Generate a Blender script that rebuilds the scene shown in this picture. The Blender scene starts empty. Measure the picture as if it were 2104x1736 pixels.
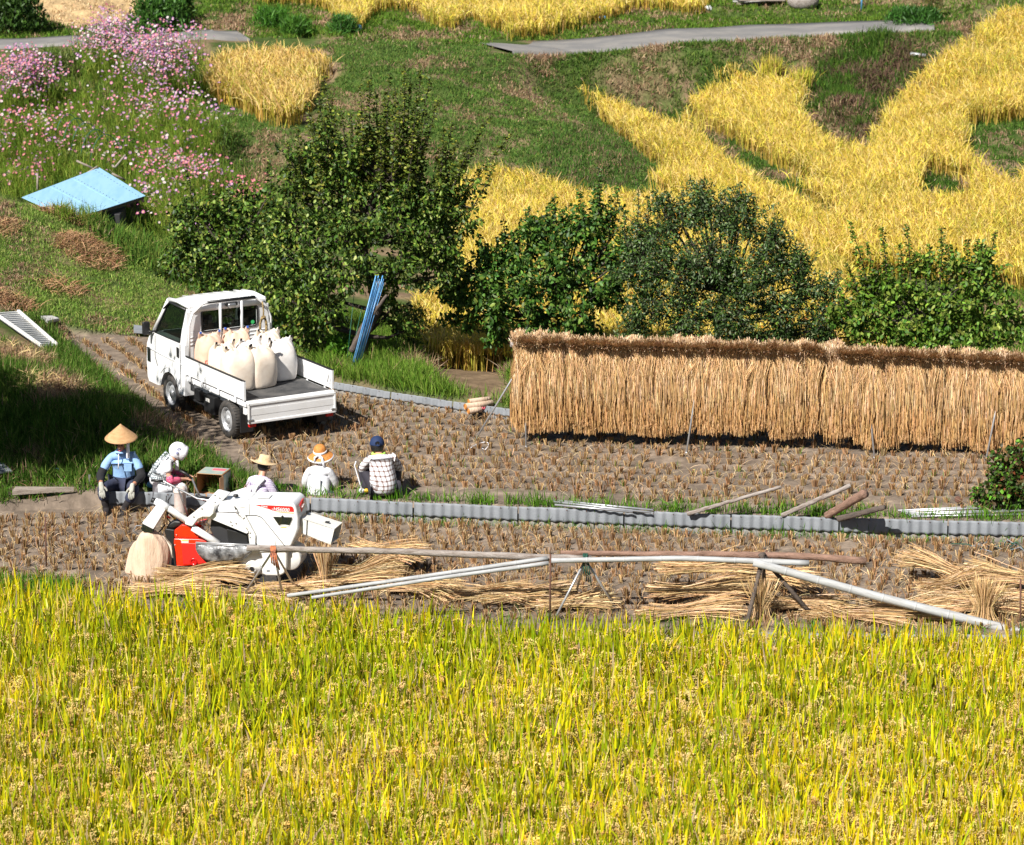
import bpy, math, random
import numpy as np
from mathutils import Vector, Matrix, Euler
R = math.radians
random.seed(7); rng = np.random.default_rng(11)
S = bpy.context.scene
COL = S.collection
# ------------------------------------------------------------ camera
F = 6000.0; PITCH = R(13.9); CZ = 10.32; CU, CV = 1052.0, 868.0
SP, CP = math.sin(PITCH), math.cos(PITCH)
cd = bpy.data.cameras.new('camera'); cam = bpy.data.objects.new('camera', cd); COL.objects.link(cam)
cam.location = (0, 0, CZ); cam.rotation_euler = (math.pi/2-PITCH, 0, 0)
cd.sensor_width = 36; cd.sensor_fit = 'HORIZONTAL'; cd.lens = F/2104*36; cd.clip_start = .5; cd.clip_end = 3000
cd.dof.use_dof = True; cd.dof.focus_distance = 38; cd.dof.aperture_fstop = 3.6
S.camera = cam
def ray(u, v):
    x = (u-CU)/F; h = -(v-CV)/F
    return Vector((x, CP+h*SP, -SP+h*CP))
def G(u, v, z=0.0):                      # point of the level z seen at (u, v)
    d = ray(u, v); t = (z-CZ)/d.z
    return Vector((d.x*t, d.y*t, z))
def AY(u, v, y):                         # point at depth y seen at (u, v)
    d = ray(u, v); t = y/d.y
    return Vector((d.x*t, y, CZ+d.z*t))
def proj(x, y, z):
    dz = z-CZ
    d = y*CP-dz*SP; h = y*SP+dz*CP
    return CU+F*x/d, CV-F*h/d
def inpoly(u, v, poly):
    u = np.asarray(u); v = np.asarray(v); ins = np.zeros(u.shape, bool)
    n = len(poly); j = n-1
    for i in range(n):
        xi, yi = poly[i]; xj, yj = poly[j]
        if yi != yj:
            c = ((yi > v) != (yj > v)) & (u < (xj-xi)*(v-yi)/(yj-yi)+xi)
            ins ^= c
        j = i
    return ins
# ------------------------------------------------------------ noise
_tab = rng.random((256, 256))
def vnoise(x, y, s=1.0, o=0.0):
    x = np.asarray(x)*s+o+100.0; y = np.asarray(y)*s+o*1.7+100.0
    xi = np.floor(x).astype(int); yi = np.floor(y).astype(int)
    fx = x-xi; fy = y-yi; fx = fx*fx*(3-2*fx); fy = fy*fy*(3-2*fy)
    a = _tab[xi % 256, yi % 256]; b = _tab[(xi+1) % 256, yi % 256]
    c = _tab[xi % 256, (yi+1) % 256]; d = _tab[(xi+1) % 256, (yi+1) % 256]
    return (a*(1-fx)+b*fx)*(1-fy)+(c*(1-fx)+d*fx)*fy
def fbm(x, y, s=1.0, o=0.0):
    return .55*vnoise(x, y, s, o)+.3*vnoise(x, y, s*2.3, o+7)+.15*vnoise(x, y, s*5.1, o+13)
# ------------------------------------------------------------ materials
def mat(name, col=(.5, .5, .5), rough=.6, metal=0.0, var=.12, vs=4.0, bump=0.0, bs=40.0, attr=False, trans=0.0, spec=.5, coat=0.0, col2=None, stretch=None):
    m = bpy.data.materials.new(name); m.use_nodes = True; nt = m.node_tree; N = nt.nodes; L = nt.links
    b = N['Principled BSDF']; b.inputs['Roughness'].default_value = rough; b.inputs['Metallic'].default_value = metal
    b.inputs['Specular IOR Level'].default_value = spec; b.inputs['Coat Weight'].default_value = coat
    tc = N.new('ShaderNodeTexCoord'); src = tc.outputs['Object']
    if stretch:
        mp = N.new('ShaderNodeMapping'); mp.inputs['Scale'].default_value = stretch; L.new(src, mp.inputs['Vector']); src = mp.outputs['Vector']
    nz = N.new('ShaderNodeTexNoise'); nz.inputs['Scale'].default_value = vs; nz.inputs['Detail'].default_value = 6; nz.inputs['Roughness'].default_value = .65
    L.new(src, nz.inputs['Vector'])
    if attr:
        a = N.new('ShaderNodeAttribute'); a.attribute_name = 'Col'; base = a.outputs['Color']
    else:
        c = N.new('ShaderNodeMix'); c.data_type = 'RGBA'
        c2 = col2 if col2 else tuple(x*.72 for x in col)
        c.inputs['A'].default_value = (*col, 1); c.inputs['B'].default_value = (*c2, 1)
        rmp = N.new('ShaderNodeMapRange'); rmp.inputs['From Min'].default_value = .42; rmp.inputs['From Max'].default_value = .68
        L.new(nz.outputs['Fac'], rmp.inputs['Value'])
        if not col2:
            mm = N.new('ShaderNodeMath'); mm.operation = 'MULTIPLY'; mm.inputs[1].default_value = min(1, var*2.5); L.new(rmp.outputs['Result'], mm.inputs[0]); L.new(mm.outputs[0], c.inputs['Factor'])
        else: L.new(rmp.outputs['Result'], c.inputs['Factor'])
        base = c.outputs['Result']
    if attr and var > 0:
        mr = N.new('ShaderNodeMapRange'); mr.inputs['To Min'].default_value = 1-var; mr.inputs['To Max'].default_value = 1+var
        mr.inputs['From Min'].default_value = .3; mr.inputs['From Max'].default_value = .7
        L.new(nz.outputs['Fac'], mr.inputs['Value'])
        mu = N.new('ShaderNodeVectorMath'); mu.operation = 'SCALE'; L.new(base, mu.inputs[0]); L.new(mr.outputs['Result'], mu.inputs['Scale']); base = mu.outputs[0]
    L.new(base, b.inputs['Base Color'])
    if bump:
        n2 = N.new('ShaderNodeTexNoise'); n2.inputs['Scale'].default_value = bs; n2.inputs['Detail'].default_value = 5
        L.new(src, n2.inputs['Vector'])
        bp = N.new('ShaderNodeBump'); bp.inputs['Strength'].default_value = bump; bp.inputs['Distance'].default_value = .02
        L.new(n2.outputs['Fac'], bp.inputs['Height']); L.new(bp.outputs['Normal'], b.inputs['Normal'])
    if trans:
        t = N.new('ShaderNodeBsdfTranslucent'); L.new(base, t.inputs['Color'])
        mx = N.new('ShaderNodeMixShader'); mx.inputs[0].default_value = trans
        L.new(b.outputs[0], mx.inputs[1]); L.new(t.outputs[0], mx.inputs[2]); L.new(mx.outputs[0], N['Material Output'].inputs['Surface'])
    return m
M = {}
M['leaf'] = mat('rice_leaf', attr=True, rough=.6, var=.12, vs=1.5, trans=.34, spec=.12)
M['grass'] = mat('grass_blade', attr=True, rough=.7, var=.1, vs=1.0, trans=.25, spec=.1)
M['straw'] = mat('dry_straw', attr=True, rough=.65, var=.12, vs=3, spec=.15)
M['treeleaf'] = mat('tree_leaf', attr=True, rough=.5, var=.1, vs=3, trans=.2, spec=.32)
M['petal'] = mat('petal', attr=True, rough=.5, var=.05, trans=.3)
M['bark'] = mat('bark', (.06, .045, .035), .9, vs=14, var=.35, bump=.6, bs=60)
M['ground'] = mat('ground_soil', attr=True, rough=.95, var=.3, vs=6, bump=.9, bs=14, spec=.1)
M['asphalt'] = mat('asphalt', (.17, .165, .16), .9, vs=1.3, var=.25, bump=.3, bs=60, col2=(.24, .225, .205))
M['white'] = mat('white_paint', (.80, .81, .82), .3, vs=2.2, coat=.35, col2=(.72, .71, .69), bump=.03, bs=9)
M['offwhite'] = mat('dusty_white_panel', (.76, .76, .73), .38, vs=6, col2=(.64, .62, .57), coat=.1)
M['glass'] = mat('dark_glass', (.012, .016, .016), .04, var=0, spec=.8)
M['black'] = mat('black_plastic', (.016, .016, .017), .45, var=.3)
M['rubber'] = mat('rubber', (.03, .029, .028), .8, var=.3, vs=20, col2=(.07, .06, .05))
M['steel'] = mat('brushed_steel', (.55, .55, .55), .38, metal=.85, var=.2)
M['rim'] = mat('wheel_silver', (.62, .63, .64), .35, metal=.5, var=.15)
M['alu'] = mat('galvanised_pipe', (.55, .56, .58), .4, metal=.6, var=.3, vs=9)
M['dark'] = mat('dark_underbody', (.025, .025, .027), .7, var=.3)
M['mat'] = mat('rubber_bed_mat', (.035, .036, .038), .75, vs=3, col2=(.11, .105, .10))
M['red'] = mat('red_enamel', (.80, .03, .006), .3, var=.1, coat=.4)
M['redlens'] = mat('red_lens', (.5, .01, .01), .2, var=0)
M['decal'] = mat('decal_red', (.72, .02, .015), .4, var=0)
M['decaltext'] = mat('decal_white', (.8, .8, .8), .4, var=0)
M['gold'] = mat('decal_gold', (.55, .42, .2), .4, var=0)
M['yellow'] = mat('yellow_label', (.75, .45, .03), .4, var=0)
M['sack'] = mat('grain_sack', (.76, .66, .55), .75, vs=5, col2=(.68, .56, .44), bump=.22, bs=12)
M['sackfold'] = mat('tan_woven_sack', (.66, .50, .37), .8, vs=4, col2=(.55, .40, .28), bump=.5, bs=14, stretch=(3, 3, .7))
M['sackwhite'] = mat('white_sack', (.74, .71, .68), .7, vs=5, col2=(.64, .60, .56), bump=.22, bs=12)
M['sackpink'] = mat('peach_sack', (.72, .50, .38), .75, vs=5, col2=(.62, .40, .28), bump=.22, bs=12)
M['tarp'] = mat('silver_black_tarp', (.03, .03, .033), .35, vs=7, col2=(.34, .35, .36), bump=1.0, bs=9)
M['sheet'] = mat('grey_fibre_sheet', (.215, .23, .25), .75, vs=2.5, col2=(.16, .175, .19), bump=.2, bs=60)
M['sheetlow'] = mat('muddy_base_sheet', (.20, .205, .205), .85, vs=3, col2=(.21, .17, .13), bump=.3, bs=40)
M['logwood'] = mat('weathered_log', (.36, .32, .29), .85, vs=5, col2=(.15, .11, .085), bump=.7, bs=30, stretch=(1, 6, 6))
M['logred'] = mat('reddish_log', (.30, .18, .13), .85, vs=5, col2=(.13, .075, .05), bump=.7, bs=30, stretch=(1, 6, 6))
M['logdark'] = mat('dark_log', (.13, .10, .08), .85, vs=5, col2=(.05, .04, .035), bump=.7, bs=30, stretch=(1, 6, 6))
M['bamboo'] = mat('grey_bamboo', (.42, .43, .43), .55, vs=4, col2=(.28, .28, .28), bump=.15, bs=40, stretch=(1, 8, 8))
M['rust'] = mat('rusty_rebar', (.12, .055, .035), .85, vs=30, var=.4)
M['rope'] = mat('orange_rope', (.5, .16, .06), .8, vs=30, col2=(.08, .05, .06), bump=.6)
M['greenrope'] = mat('green_cord', (.01, .07, .045), .7, var=.2)
M['bluepole'] = mat('blue_pole', (.10, .32, .68), .35, vs=6, col2=(.22, .5, .82))
M['roofblue'] = mat('light_blue_roof_metal', (.30, .52, .70), .45, vs=2, col2=(.24, .45, .62), stretch=(4, .7, 1))
M['woodplank'] = mat('weathered_plank', (.33, .28, .23), .9, vs=4, col2=(.2, .16, .13), bump=.5, stretch=(1, 8, 8))
M['concrete'] = mat('concrete_slab', (.42, .41, .40), .9, vs=4, col2=(.32, .31, .29), bump=.4)
M['card'] = mat('cardboard', (.42, .235, .11), .85, vs=4, col2=(.35, .19, .09))
M['cardprint'] = mat('card_print_green', (.25, .33, .30), .8, vs=9, col2=(.4, .38, .3))
M['pinkprint'] = mat('card_print_pink', (.75, .12, .16), .8, var=.1)
M['skin'] = mat('skin', (.42, .19, .11), .5, var=.1, vs=12)
M['skinlight'] = mat('skin_light', (.55, .29, .19), .5, var=.1, vs=12)
M['poloblue'] = mat('light_blue_polo', (.27, .45, .72), .85, vs=7, col2=(.22, .38, .65), bump=.4, bs=18)
M['navy'] = mat('navy_cloth', (.022, .028, .06), .9, vs=7, col2=(.04, .045, .08), bump=.5, bs=18)
M['sleeveblack'] = mat('black_sleeve', (.012, .012, .014), .9, var=.3, bump=.4)
M['boot'] = mat('dark_socks', (.018, .014, .015), .85, var=.3)
M['glove'] = mat('grey_work_glove', (.42, .42, .37), .9, vs=20, var=.2)
M['whitecloth'] = mat('white_cloth', (.74, .74, .76), .9, vs=6, col2=(.64, .65, .69), bump=.4, bs=16)
M['strawhat'] = mat('woven_straw', (.66, .50, .30), .8, vs=14, col2=(.50, .34, .18), bump=.5, bs=90)
M['conehat'] = mat('sedge_hat', (.55, .33, .16), .75, vs=10, col2=(.42, .23, .10), bump=.5, bs=80, stretch=(1, 1, 6))
M['orangehat'] = mat('orange_brown_hat', (.62, .25, .055), .75, vs=30, col2=(.42, .15, .03), bump=.5, bs=90)
M['capnavy'] = mat('navy_cap', (.008, .025, .085), .8, var=.2)
M['hair'] = mat('black_hair', (.008, .007, .007), .5, var=.2)
M['lime'] = mat('lime_towel', (.45, .75, .12), .85, var=.1)
M['darktrouser'] = mat('dark_track_trousers', (.02, .018, .028), .8, var=.2)
M['canister'] = mat('chipped_cream_enamel', (.66, .58, .54), .5, vs=12, col2=(.58, .44, .38))
M['greensticker'] = mat('green_sticker', (.05, .5, .15), .4, var=0)
M['ropetan'] = mat('tan_black_rope', (.35, .25, .10), .8, vs=60, col2=(.04, .03, .02), bump=.8)
M['bluetag'] = mat('blue_tag', (.05, .12, .5), .5, var=0)
M['bluecloth'] = mat('blue_plastic', (.12, .35, .62), .5, var=.2)
M['greenpole'] = mat('dark_green_hoop', (.01, .10, .06), .5, var=.1)
M['pinkarm'] = mat('magenta_flowered_sleeve', (.62, .03, .13), .8, vs=70, col2=(.75, .30, .38))
M['flowerblue'] = mat('printed_blue_flower', (.16, .19, .42), .9, var=.1)
M['smockgrey'] = mat('pale_grey_panel', (.60, .60, .62), .9, var=.1)
def plaid(name, base, line, s=16.0, w=.36, line2=None, gap=True):
    m = mat(name, base, .85, var=.05, vs=6); nt = m.node_tree; N = nt.nodes; L = nt.links
    b = N['Principled BSDF']; old = b.inputs['Base Color'].links[0].from_socket
    tc = N.new('ShaderNodeTexCoord'); sp = N.new('ShaderNodeSeparateXYZ')
    nz = N.new('ShaderNodeTexNoise'); nz.inputs['Scale'].default_value = 5; L.new(tc.outputs['Object'], nz.inputs['Vector'])
    ms = N.new('ShaderNodeVectorMath'); ms.operation = 'SCALE'; ms.inputs['Scale'].default_value = .05; L.new(nz.outputs['Color'], ms.inputs[0])
    ad = N.new('ShaderNodeVectorMath'); ad.operation = 'ADD'; L.new(tc.outputs['Object'], ad.inputs[0]); L.new(ms.outputs[0], ad.inputs[1])
    L.new(ad.outputs[0], sp.inputs[0])
    # circumference coordinate: x+y mix, height z
    xy = N.new('ShaderNodeMath'); xy.operation = 'MULTIPLY_ADD'; L.new(sp.outputs['Y'], xy.inputs[0]); xy.inputs[1].default_value = .8; L.new(sp.outputs['X'], xy.inputs[2])
    outs = []
    for sock in (xy.outputs[0], sp.outputs['Z']):
        a = N.new('ShaderNodeMath'); a.operation = 'MULTIPLY'; a.inputs[1].default_value = s; L.new(sock, a.inputs[0])
        f = N.new('ShaderNodeMath'); f.operation = 'FRACT'; L.new(a.outputs[0], f.inputs[0])
        g = N.new('ShaderNodeMath'); g.operation = 'LESS_THAN'; g.inputs[1].default_value = w; L.new(f.outputs[0], g.inputs[0]); outs.append(g.outputs[0])
    mx = N.new('ShaderNodeMath'); mx.operation = 'ADD'; L.new(outs[0], mx.inputs[0]); L.new(outs[1], mx.inputs[1])
    hf = N.new('ShaderNodeMath'); hf.operation = 'MULTIPLY'; hf.inputs[1].default_value = .62; hf.use_clamp = True; L.new(mx.outputs[0], hf.inputs[0])
    c = N.new('ShaderNodeMix'); c.data_type = 'RGBA'; L.new(hf.outputs[0], c.inputs['Factor']); L.new(old, c.inputs['A']); c.inputs['B'].default_value = (*line, 1)
    L.new(c.outputs['Result'], b.inputs['Base Color']); return m
M['plaidbrown'] = plaid('brown_white_plaid', (.76, .77, .80), (.15, .075, .055), 17, .34)
M['checkpurple'] = plaid('fine_purple_check', (.72, .70, .78), (.30, .20, .42), 42, .35)
M['gingham'] = plaid('grey_green_gingham', (.72, .74, .75), (.03, .07, .09), 34, .5)
# ------------------------------------------------------------ mesh helpers
def put(o, parent=None):
    COL.objects.link(o)
    if parent is not None: o.parent = parent
    return o
def props(o, label=None, cat=None, group=None, kind=None):
    for k, v in (('label', label), ('category', cat), ('group', group), ('kind', kind)):
        if v: o[k] = v
    return o
def npmesh(name, V, Fq, m, col=None, parent=None, smooth=False):
    V = np.asarray(V, np.float32).reshape(-1, 3); Fq = np.asarray(Fq, np.int32)
    me = bpy.data.meshes.new(name); k = Fq.shape[1]
    me.vertices.add(len(V)); me.vertices.foreach_set('co', V.ravel())
    me.loops.add(Fq.size); me.loops.foreach_set('vertex_index', Fq.ravel())
    me.polygons.add(len(Fq)); me.polygons.foreach_set('loop_start', np.arange(0, Fq.size, k, dtype=np.int32))
    if smooth: me.polygons.foreach_set('use_smooth', np.ones(len(Fq), bool))
    me.update(calc_edges=True)
    if col is not None:
        a = me.color_attributes.new('Col', 'FLOAT_COLOR', 'POINT')
        c = np.ones((len(V), 4), np.float32); c[:, :3] = np.asarray(col).reshape(-1, 3); a.data.foreach_set('color', c.ravel())
    me.materials.append(m)
    o = bpy.data.objects.new(name, me); return put(o, parent)
class Acc:                                # many ribbons / templates gathered into one mesh
    def __init__(s): s.V = []; s.F = []; s.C = []; s.n = 0
    def add(s, V, Fq, C):
        s.V.append(np.asarray(V, np.float32).reshape(-1, 3)); s.F.append(np.asarray(Fq, np.int64)+s.n); s.C.append(np.asarray(C, np.float32).reshape(-1, 3)); s.n += len(s.V[-1])
    def build(s, name, m, parent=None, smooth=False):
        return npmesh(name, np.concatenate(s.V), np.concatenate(s.F), m, np.concatenate(s.C), parent, smooth)
def ribbons(P, W, C, side=None):
    """P (N,T,3) centre lines, W (N,T) widths, C (N,T,3) or (N,3) colours -> V,F,C of flat strips"""
    P = np.asarray(P, float); N, T, _ = P.shape
    tan = P[:, -1]-P[:, 0]; tan /= np.linalg.norm(tan, axis=1, keepdims=True)+1e-9
    if side is None: side = rng.normal(size=(N, 3))
    sd = side-tan*(side*tan).sum(1, keepdims=True); sd /= np.linalg.norm(sd, axis=1, keepdims=True)+1e-9
    W = np.broadcast_to(W, (N, T)); off = sd[:, None, :]*W[:, :, None]*.5
    V = np.stack([P-off, P+off], 2).reshape(-1, 3)
    C = np.asarray(C); C = np.broadcast_to(C[:, None, :] if C.ndim == 2 else C, (N, T, 3))
    CC = np.repeat(C[:, :, None, :], 2, 2).reshape(-1, 3)
    b = (np.arange(N)*T*2)[:, None]+(np.arange(T-1)*2)[None, :]; b = b.ravel()
    return V, np.stack([b, b+1, b+3, b+2], 1), CC
def blades(base, L, W, lean, az, col, T=4, droop=0.0, tipcol=None, prof=None, sideaz=None):
    N = len(base); t = np.linspace(0, 1, T)[None, :]
    L = np.broadcast_to(L, (N,)); W = np.broadcast_to(W, (N,)); lean = np.broadcast_to(lean, (N,)); droop = np.broadcast_to(droop, (N,))
    h = L[:, None]*lean[:, None]*(t**1.5)
    z = L[:, None]*np.sqrt(np.maximum(.05, 1-lean[:, None]**2*.8))*t-L[:, None]*droop[:, None]*t**3
    P = np.stack([base[:, 0:1]+h*np.cos(az)[:, None], base[:, 1:2]+h*np.sin(az)[:, None], base[:, 2:3]+z], 2)
    if prof is None: prof = np.interp(np.linspace(0, 1, T), [0, .35, .75, 1], [.6, 1, .7, .05])
    sa = rng.random(N)*6.283 if sideaz is None else sideaz
    sd = np.stack([np.cos(sa), np.sin(sa), np.zeros(N)], 1)
    C = np.repeat(col[:, None, :], T, 1)
    if tipcol is not None: C = C*(1-t[..., None]**1.5)+tipcol[:, None, :]*t[..., None]**1.5
    return ribbons(P, W[:, None]*prof[None, :], C, sd)
def pal(cols, n, w=None, jit=.18):
    cols = np.array(cols, float); w = None if w is None else np.array(w, float)/sum(w)
    w = w if w is None or len(w) == len(cols) else None
    c = cols[rng.choice(len(cols), n, p=w)]
    return c*(1+rng.normal(size=(n, 1))*jit).clip(.4, 1.7)*(1+rng.normal(size=(n, 3))*.05)
class MB:                                 # small hard-surface builder
    def __init__(s): s.v = []; s.f = []
    def raw(s, vs, fs): n = len(s.v); s.v += [tuple(v) for v in vs]; s.f += [tuple(i+n for i in f) for f in fs]; return s
    def box(s, c, d, rot=None):
        vs = [Vector((x*d[0]/2, y*d[1]/2, z*d[2]/2)) for x in (-1, 1) for y in (-1, 1) for z in (-1, 1)]
        if rot is not None: vs = [rot @ v for v in vs]
        return s.raw([v+Vector(c) for v in vs], [(0, 1, 3, 2), (4, 6, 7, 5), (0, 4, 5, 1), (2, 3, 7, 6), (0, 2, 6, 4), (1, 5, 7, 3)])
    def tube(s, pts, r, n=8, cap=True):
        pts = [Vector(p) for p in pts]; rs = r if isinstance(r, (list, tuple)) else [r]*len(pts); b = len(s.v); up = None
        for i, p in enumerate(pts):
            t = (pts[min(i+1, len(pts)-1)]-pts[max(i-1, 0)]).normalized()
            if up is None: up = t.orthogonal().normalized()
            up = (up-t*up.dot(t)).normalized(); q = t.cross(up)
            for k in range(n):
                a = 2*math.pi*k/n; s.v.append(tuple(p+(up*math.cos(a)+q*math.sin(a))*rs[i]))
        for i in range(len(pts)-1):
            for k in range(n):
                s.f.append((b+i*n+k, b+i*n+(k+1) % n, b+(i+1)*n+(k+1) % n, b+(i+1)*n+k))
        if cap: s.f.append(tuple(b+k for k in range(n))[::-1]); s.f.append(tuple(b+(len(pts)-1)*n+k for k in range(n)))
        return s
    def lathe(s, prof, n=20, c=(0, 0, 0), rot=None, cap=False):
        b = len(s.v)
        for r_, z in prof:
            for k in range(n):
                a = 2*math.pi*k/n; v = Vector((r_*math.cos(a), r_*math.sin(a), z))
                if rot is not None: v = rot @ v
                s.v.append(tuple(v+Vector(c)))
        for i in range(len(prof)-1):
            for k in range(n): s.f.append((b+i*n+k, b+i*n+(k+1) % n, b+(i+1)*n+(k+1) % n, b+(i+1)*n+k))
        if cap: s.f.append(tuple(b+k for k in range(n))[::-1]); s.f.append(tuple(b+(len(prof)-1)*n+k for k in range(n)))
        return s
    def prism(s, poly, a, b_, axis=1):     # outline extruded along an axis from a to b
        def mk(p, h): return (p[0], h, p[1]) if axis == 1 else ((h, p[0], p[1]) if axis == 0 else (p[0], p[1], h))
        n = len(poly); base = len(s.v)
        s.v += [mk(p, a) for p in poly]+[mk(p, b_) for p in poly]
        s.f.append(tuple(base+i for i in range(n))); s.f.append(tuple(base+n+i for i in range(n))[::-1])
        for i in range(n): s.f.append((base+i, base+n+i, base+n+(i+1) % n, base+(i+1) % n))
        return s
    def loft(s, rings, cap=True):          # list of equal-length rings of points
        b = len(s.v); n = len(rings[0])
        for r_ in rings: s.v += [tuple(p) for p in r_]
        for i in range(len(rings)-1):
            for k in range(n): s.f.append((b+i*n+k, b+i*n+(k+1) % n, b+(i+1)*n+(k+1) % n, b+(i+1)*n+k))
        if cap: s.f.append(tuple(b+k for k in range(n))[::-1]); s.f.append(tuple(b+(len(rings)-1)*n+k for k in range(n)))
        return s
    def build(s, name, m, parent=None, smooth=False, bevel=0, seg=2, loc=None, subsurf=0):
        me = bpy.data.meshes.new(name); me.from_pydata(s.v, [], s.f); me.materials.append(m)
        import bmesh
        bm = bmesh.new(); bm.from_mesh(me); bmesh.ops.recalc_face_normals(bm, faces=bm.faces); bm.to_mesh(me); bm.free()
        if smooth:
            for p in me.polygons: p.use_smooth = True
        o = bpy.data.objects.new(name, me); put(o, parent)
        if loc is not None: o.location = loc
        if bevel:
            bv = o.modifiers.new('bevel', 'BEVEL'); bv.width = bevel; bv.segments = seg; bv.limit_method = 'ANGLE'; bv.angle_limit = R(40)
            for p in me.polygons: p.use_smooth = True
            w = o.modifiers.new('wn', 'WEIGHTED_NORMAL'); w.keep_sharp = False
        if subsurf:
            ss = o.modifiers.new('ss', 'SUBSURF'); ss.levels = ss.render_levels = subsurf
        return o
def empty(name, loc=(0, 0, 0), rz=0.0, label=None, cat=None, group=None):
    o = bpy.data.objects.new(name, None); put(o); o.location = loc; o.rotation_euler = (0, 0, rz); o.empty_display_size = .2
    return props(o, label, cat, group)
def frame_pt(o, axis, c, u, v):           # local point on a plane of a thing's own frame
    M4 = Matrix.LocRotScale(o.location, o.rotation_euler, None).inverted()
    p = M4 @ Vector((0, 0, CZ)); d = M4.to_3x3() @ ray(u, v); t = (c-p[axis])/d[axis]; return p+d*t
def copy_tree(o, parent=None):
    c = o.copy(); COL.objects.link(c); c.parent = parent
    for ch in list(o.children): copy_tree(ch, c)
    return c
# ------------------------------------------------------------ terrain
P_LEFT = [(418, 190), (420, 150), (425, 120), (470, 98), (560, 90), (640, 97), (665, 105), (688, 140), (672, 165), (655, 175), (630, 240), (600, 268), (560, 262), (510, 235), (440, 210)]
P_UP = [(500, -30), (530, 8), (600, 12), (660, 20), (690, 38), (705, 62), (735, 68), (752, 45), (800, 22), (850, 30), (900, 62), (932, 64), (960, 40), (1010, 62), (1045, 84), (1130, 80), (1210, 55), (1320, 20), (1430, 36), (1460, 20), (1462, -30)]
P_BIG = [(1118, 160), (1180, 165), (1240, 185), (1290, 212), (1330, 230), (1395, 250), (1455, 287), (1500, 322), (1580, 374), (1690, 420), (1722, 430), (1725, 412), (1690, 394), (1580, 338), (1500, 290), (1404, 230), (1420, 205), (1500, 122), (1530, 128), (1560, 150),
         (1625, 155), (1665, 185), (1640, 200), (1655, 245), (1700, 275), (1790, 302), (1800, 262), (1850, 190), (1900, 135), (2000, 60), (2060, 12), (2200, 0), (2200, 240), (1990, 262), (1968, 270), (1985, 300), (2020, 330), (2070, 365), (2110, 375), (2110, 328), (2200, 300), (2200, 600), (2104, 605), (2000, 590), (1700, 560),
         (1900, 740), (1000, 740), (930, 740), (850, 720), (860, 600), (950, 560), (940, 380), (960, 345), (1020, 330), (1100, 345), (1200, 390), (1395, 392), (1320, 320), (1210, 230)]
P_ISL = [(1886, 360), (1940, 364), (2008, 380), (2000, 396), (1940, 396), (1888, 388)]
def xpoly(pts, z): return [tuple(G(u, v, z)[:2]) for u, v in pts]
WALLF_PX = [(-300, 1010), (0, 1014), (205, 1006), (440, 1011), (650, 1024), (850, 1034), (1100, 1044), (1500, 1059), (1800, 1068), (2104, 1075), (2500, 1085)]
WALLF = np.array([tuple(G(u, v, 0)[:2]) for u, v in WALLF_PX])
def ywall(x): return np.interp(x, WALLF[:, 0], WALLF[:, 1])
EDGE = np.array([tuple(G(u, v, -.25)[:2]) for u, v in [(-500, 1200), (0, 1228), (1000, 1288), (2104, 1312), (2600, 1320)]])
def yedge(x): return np.interp(x, EDGE[:, 0], EDGE[:, 1])
UF_PX = [(120, 688), (200, 752), (300, 832), (400, 912), (470, 962), (560, 1009), (650, 1024), (850, 1034), (1100, 1044), (1500, 1059), (1800, 1068), (2104, 1075), (2600, 1087),
         (2600, 915), (2104, 897), (1500, 880), (1110, 866), (1000, 850), (900, 838), (800, 822), (690, 803), (560, 762), (420, 712), (290, 690)]
UFW = xpoly(UF_PX, 0)
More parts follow.
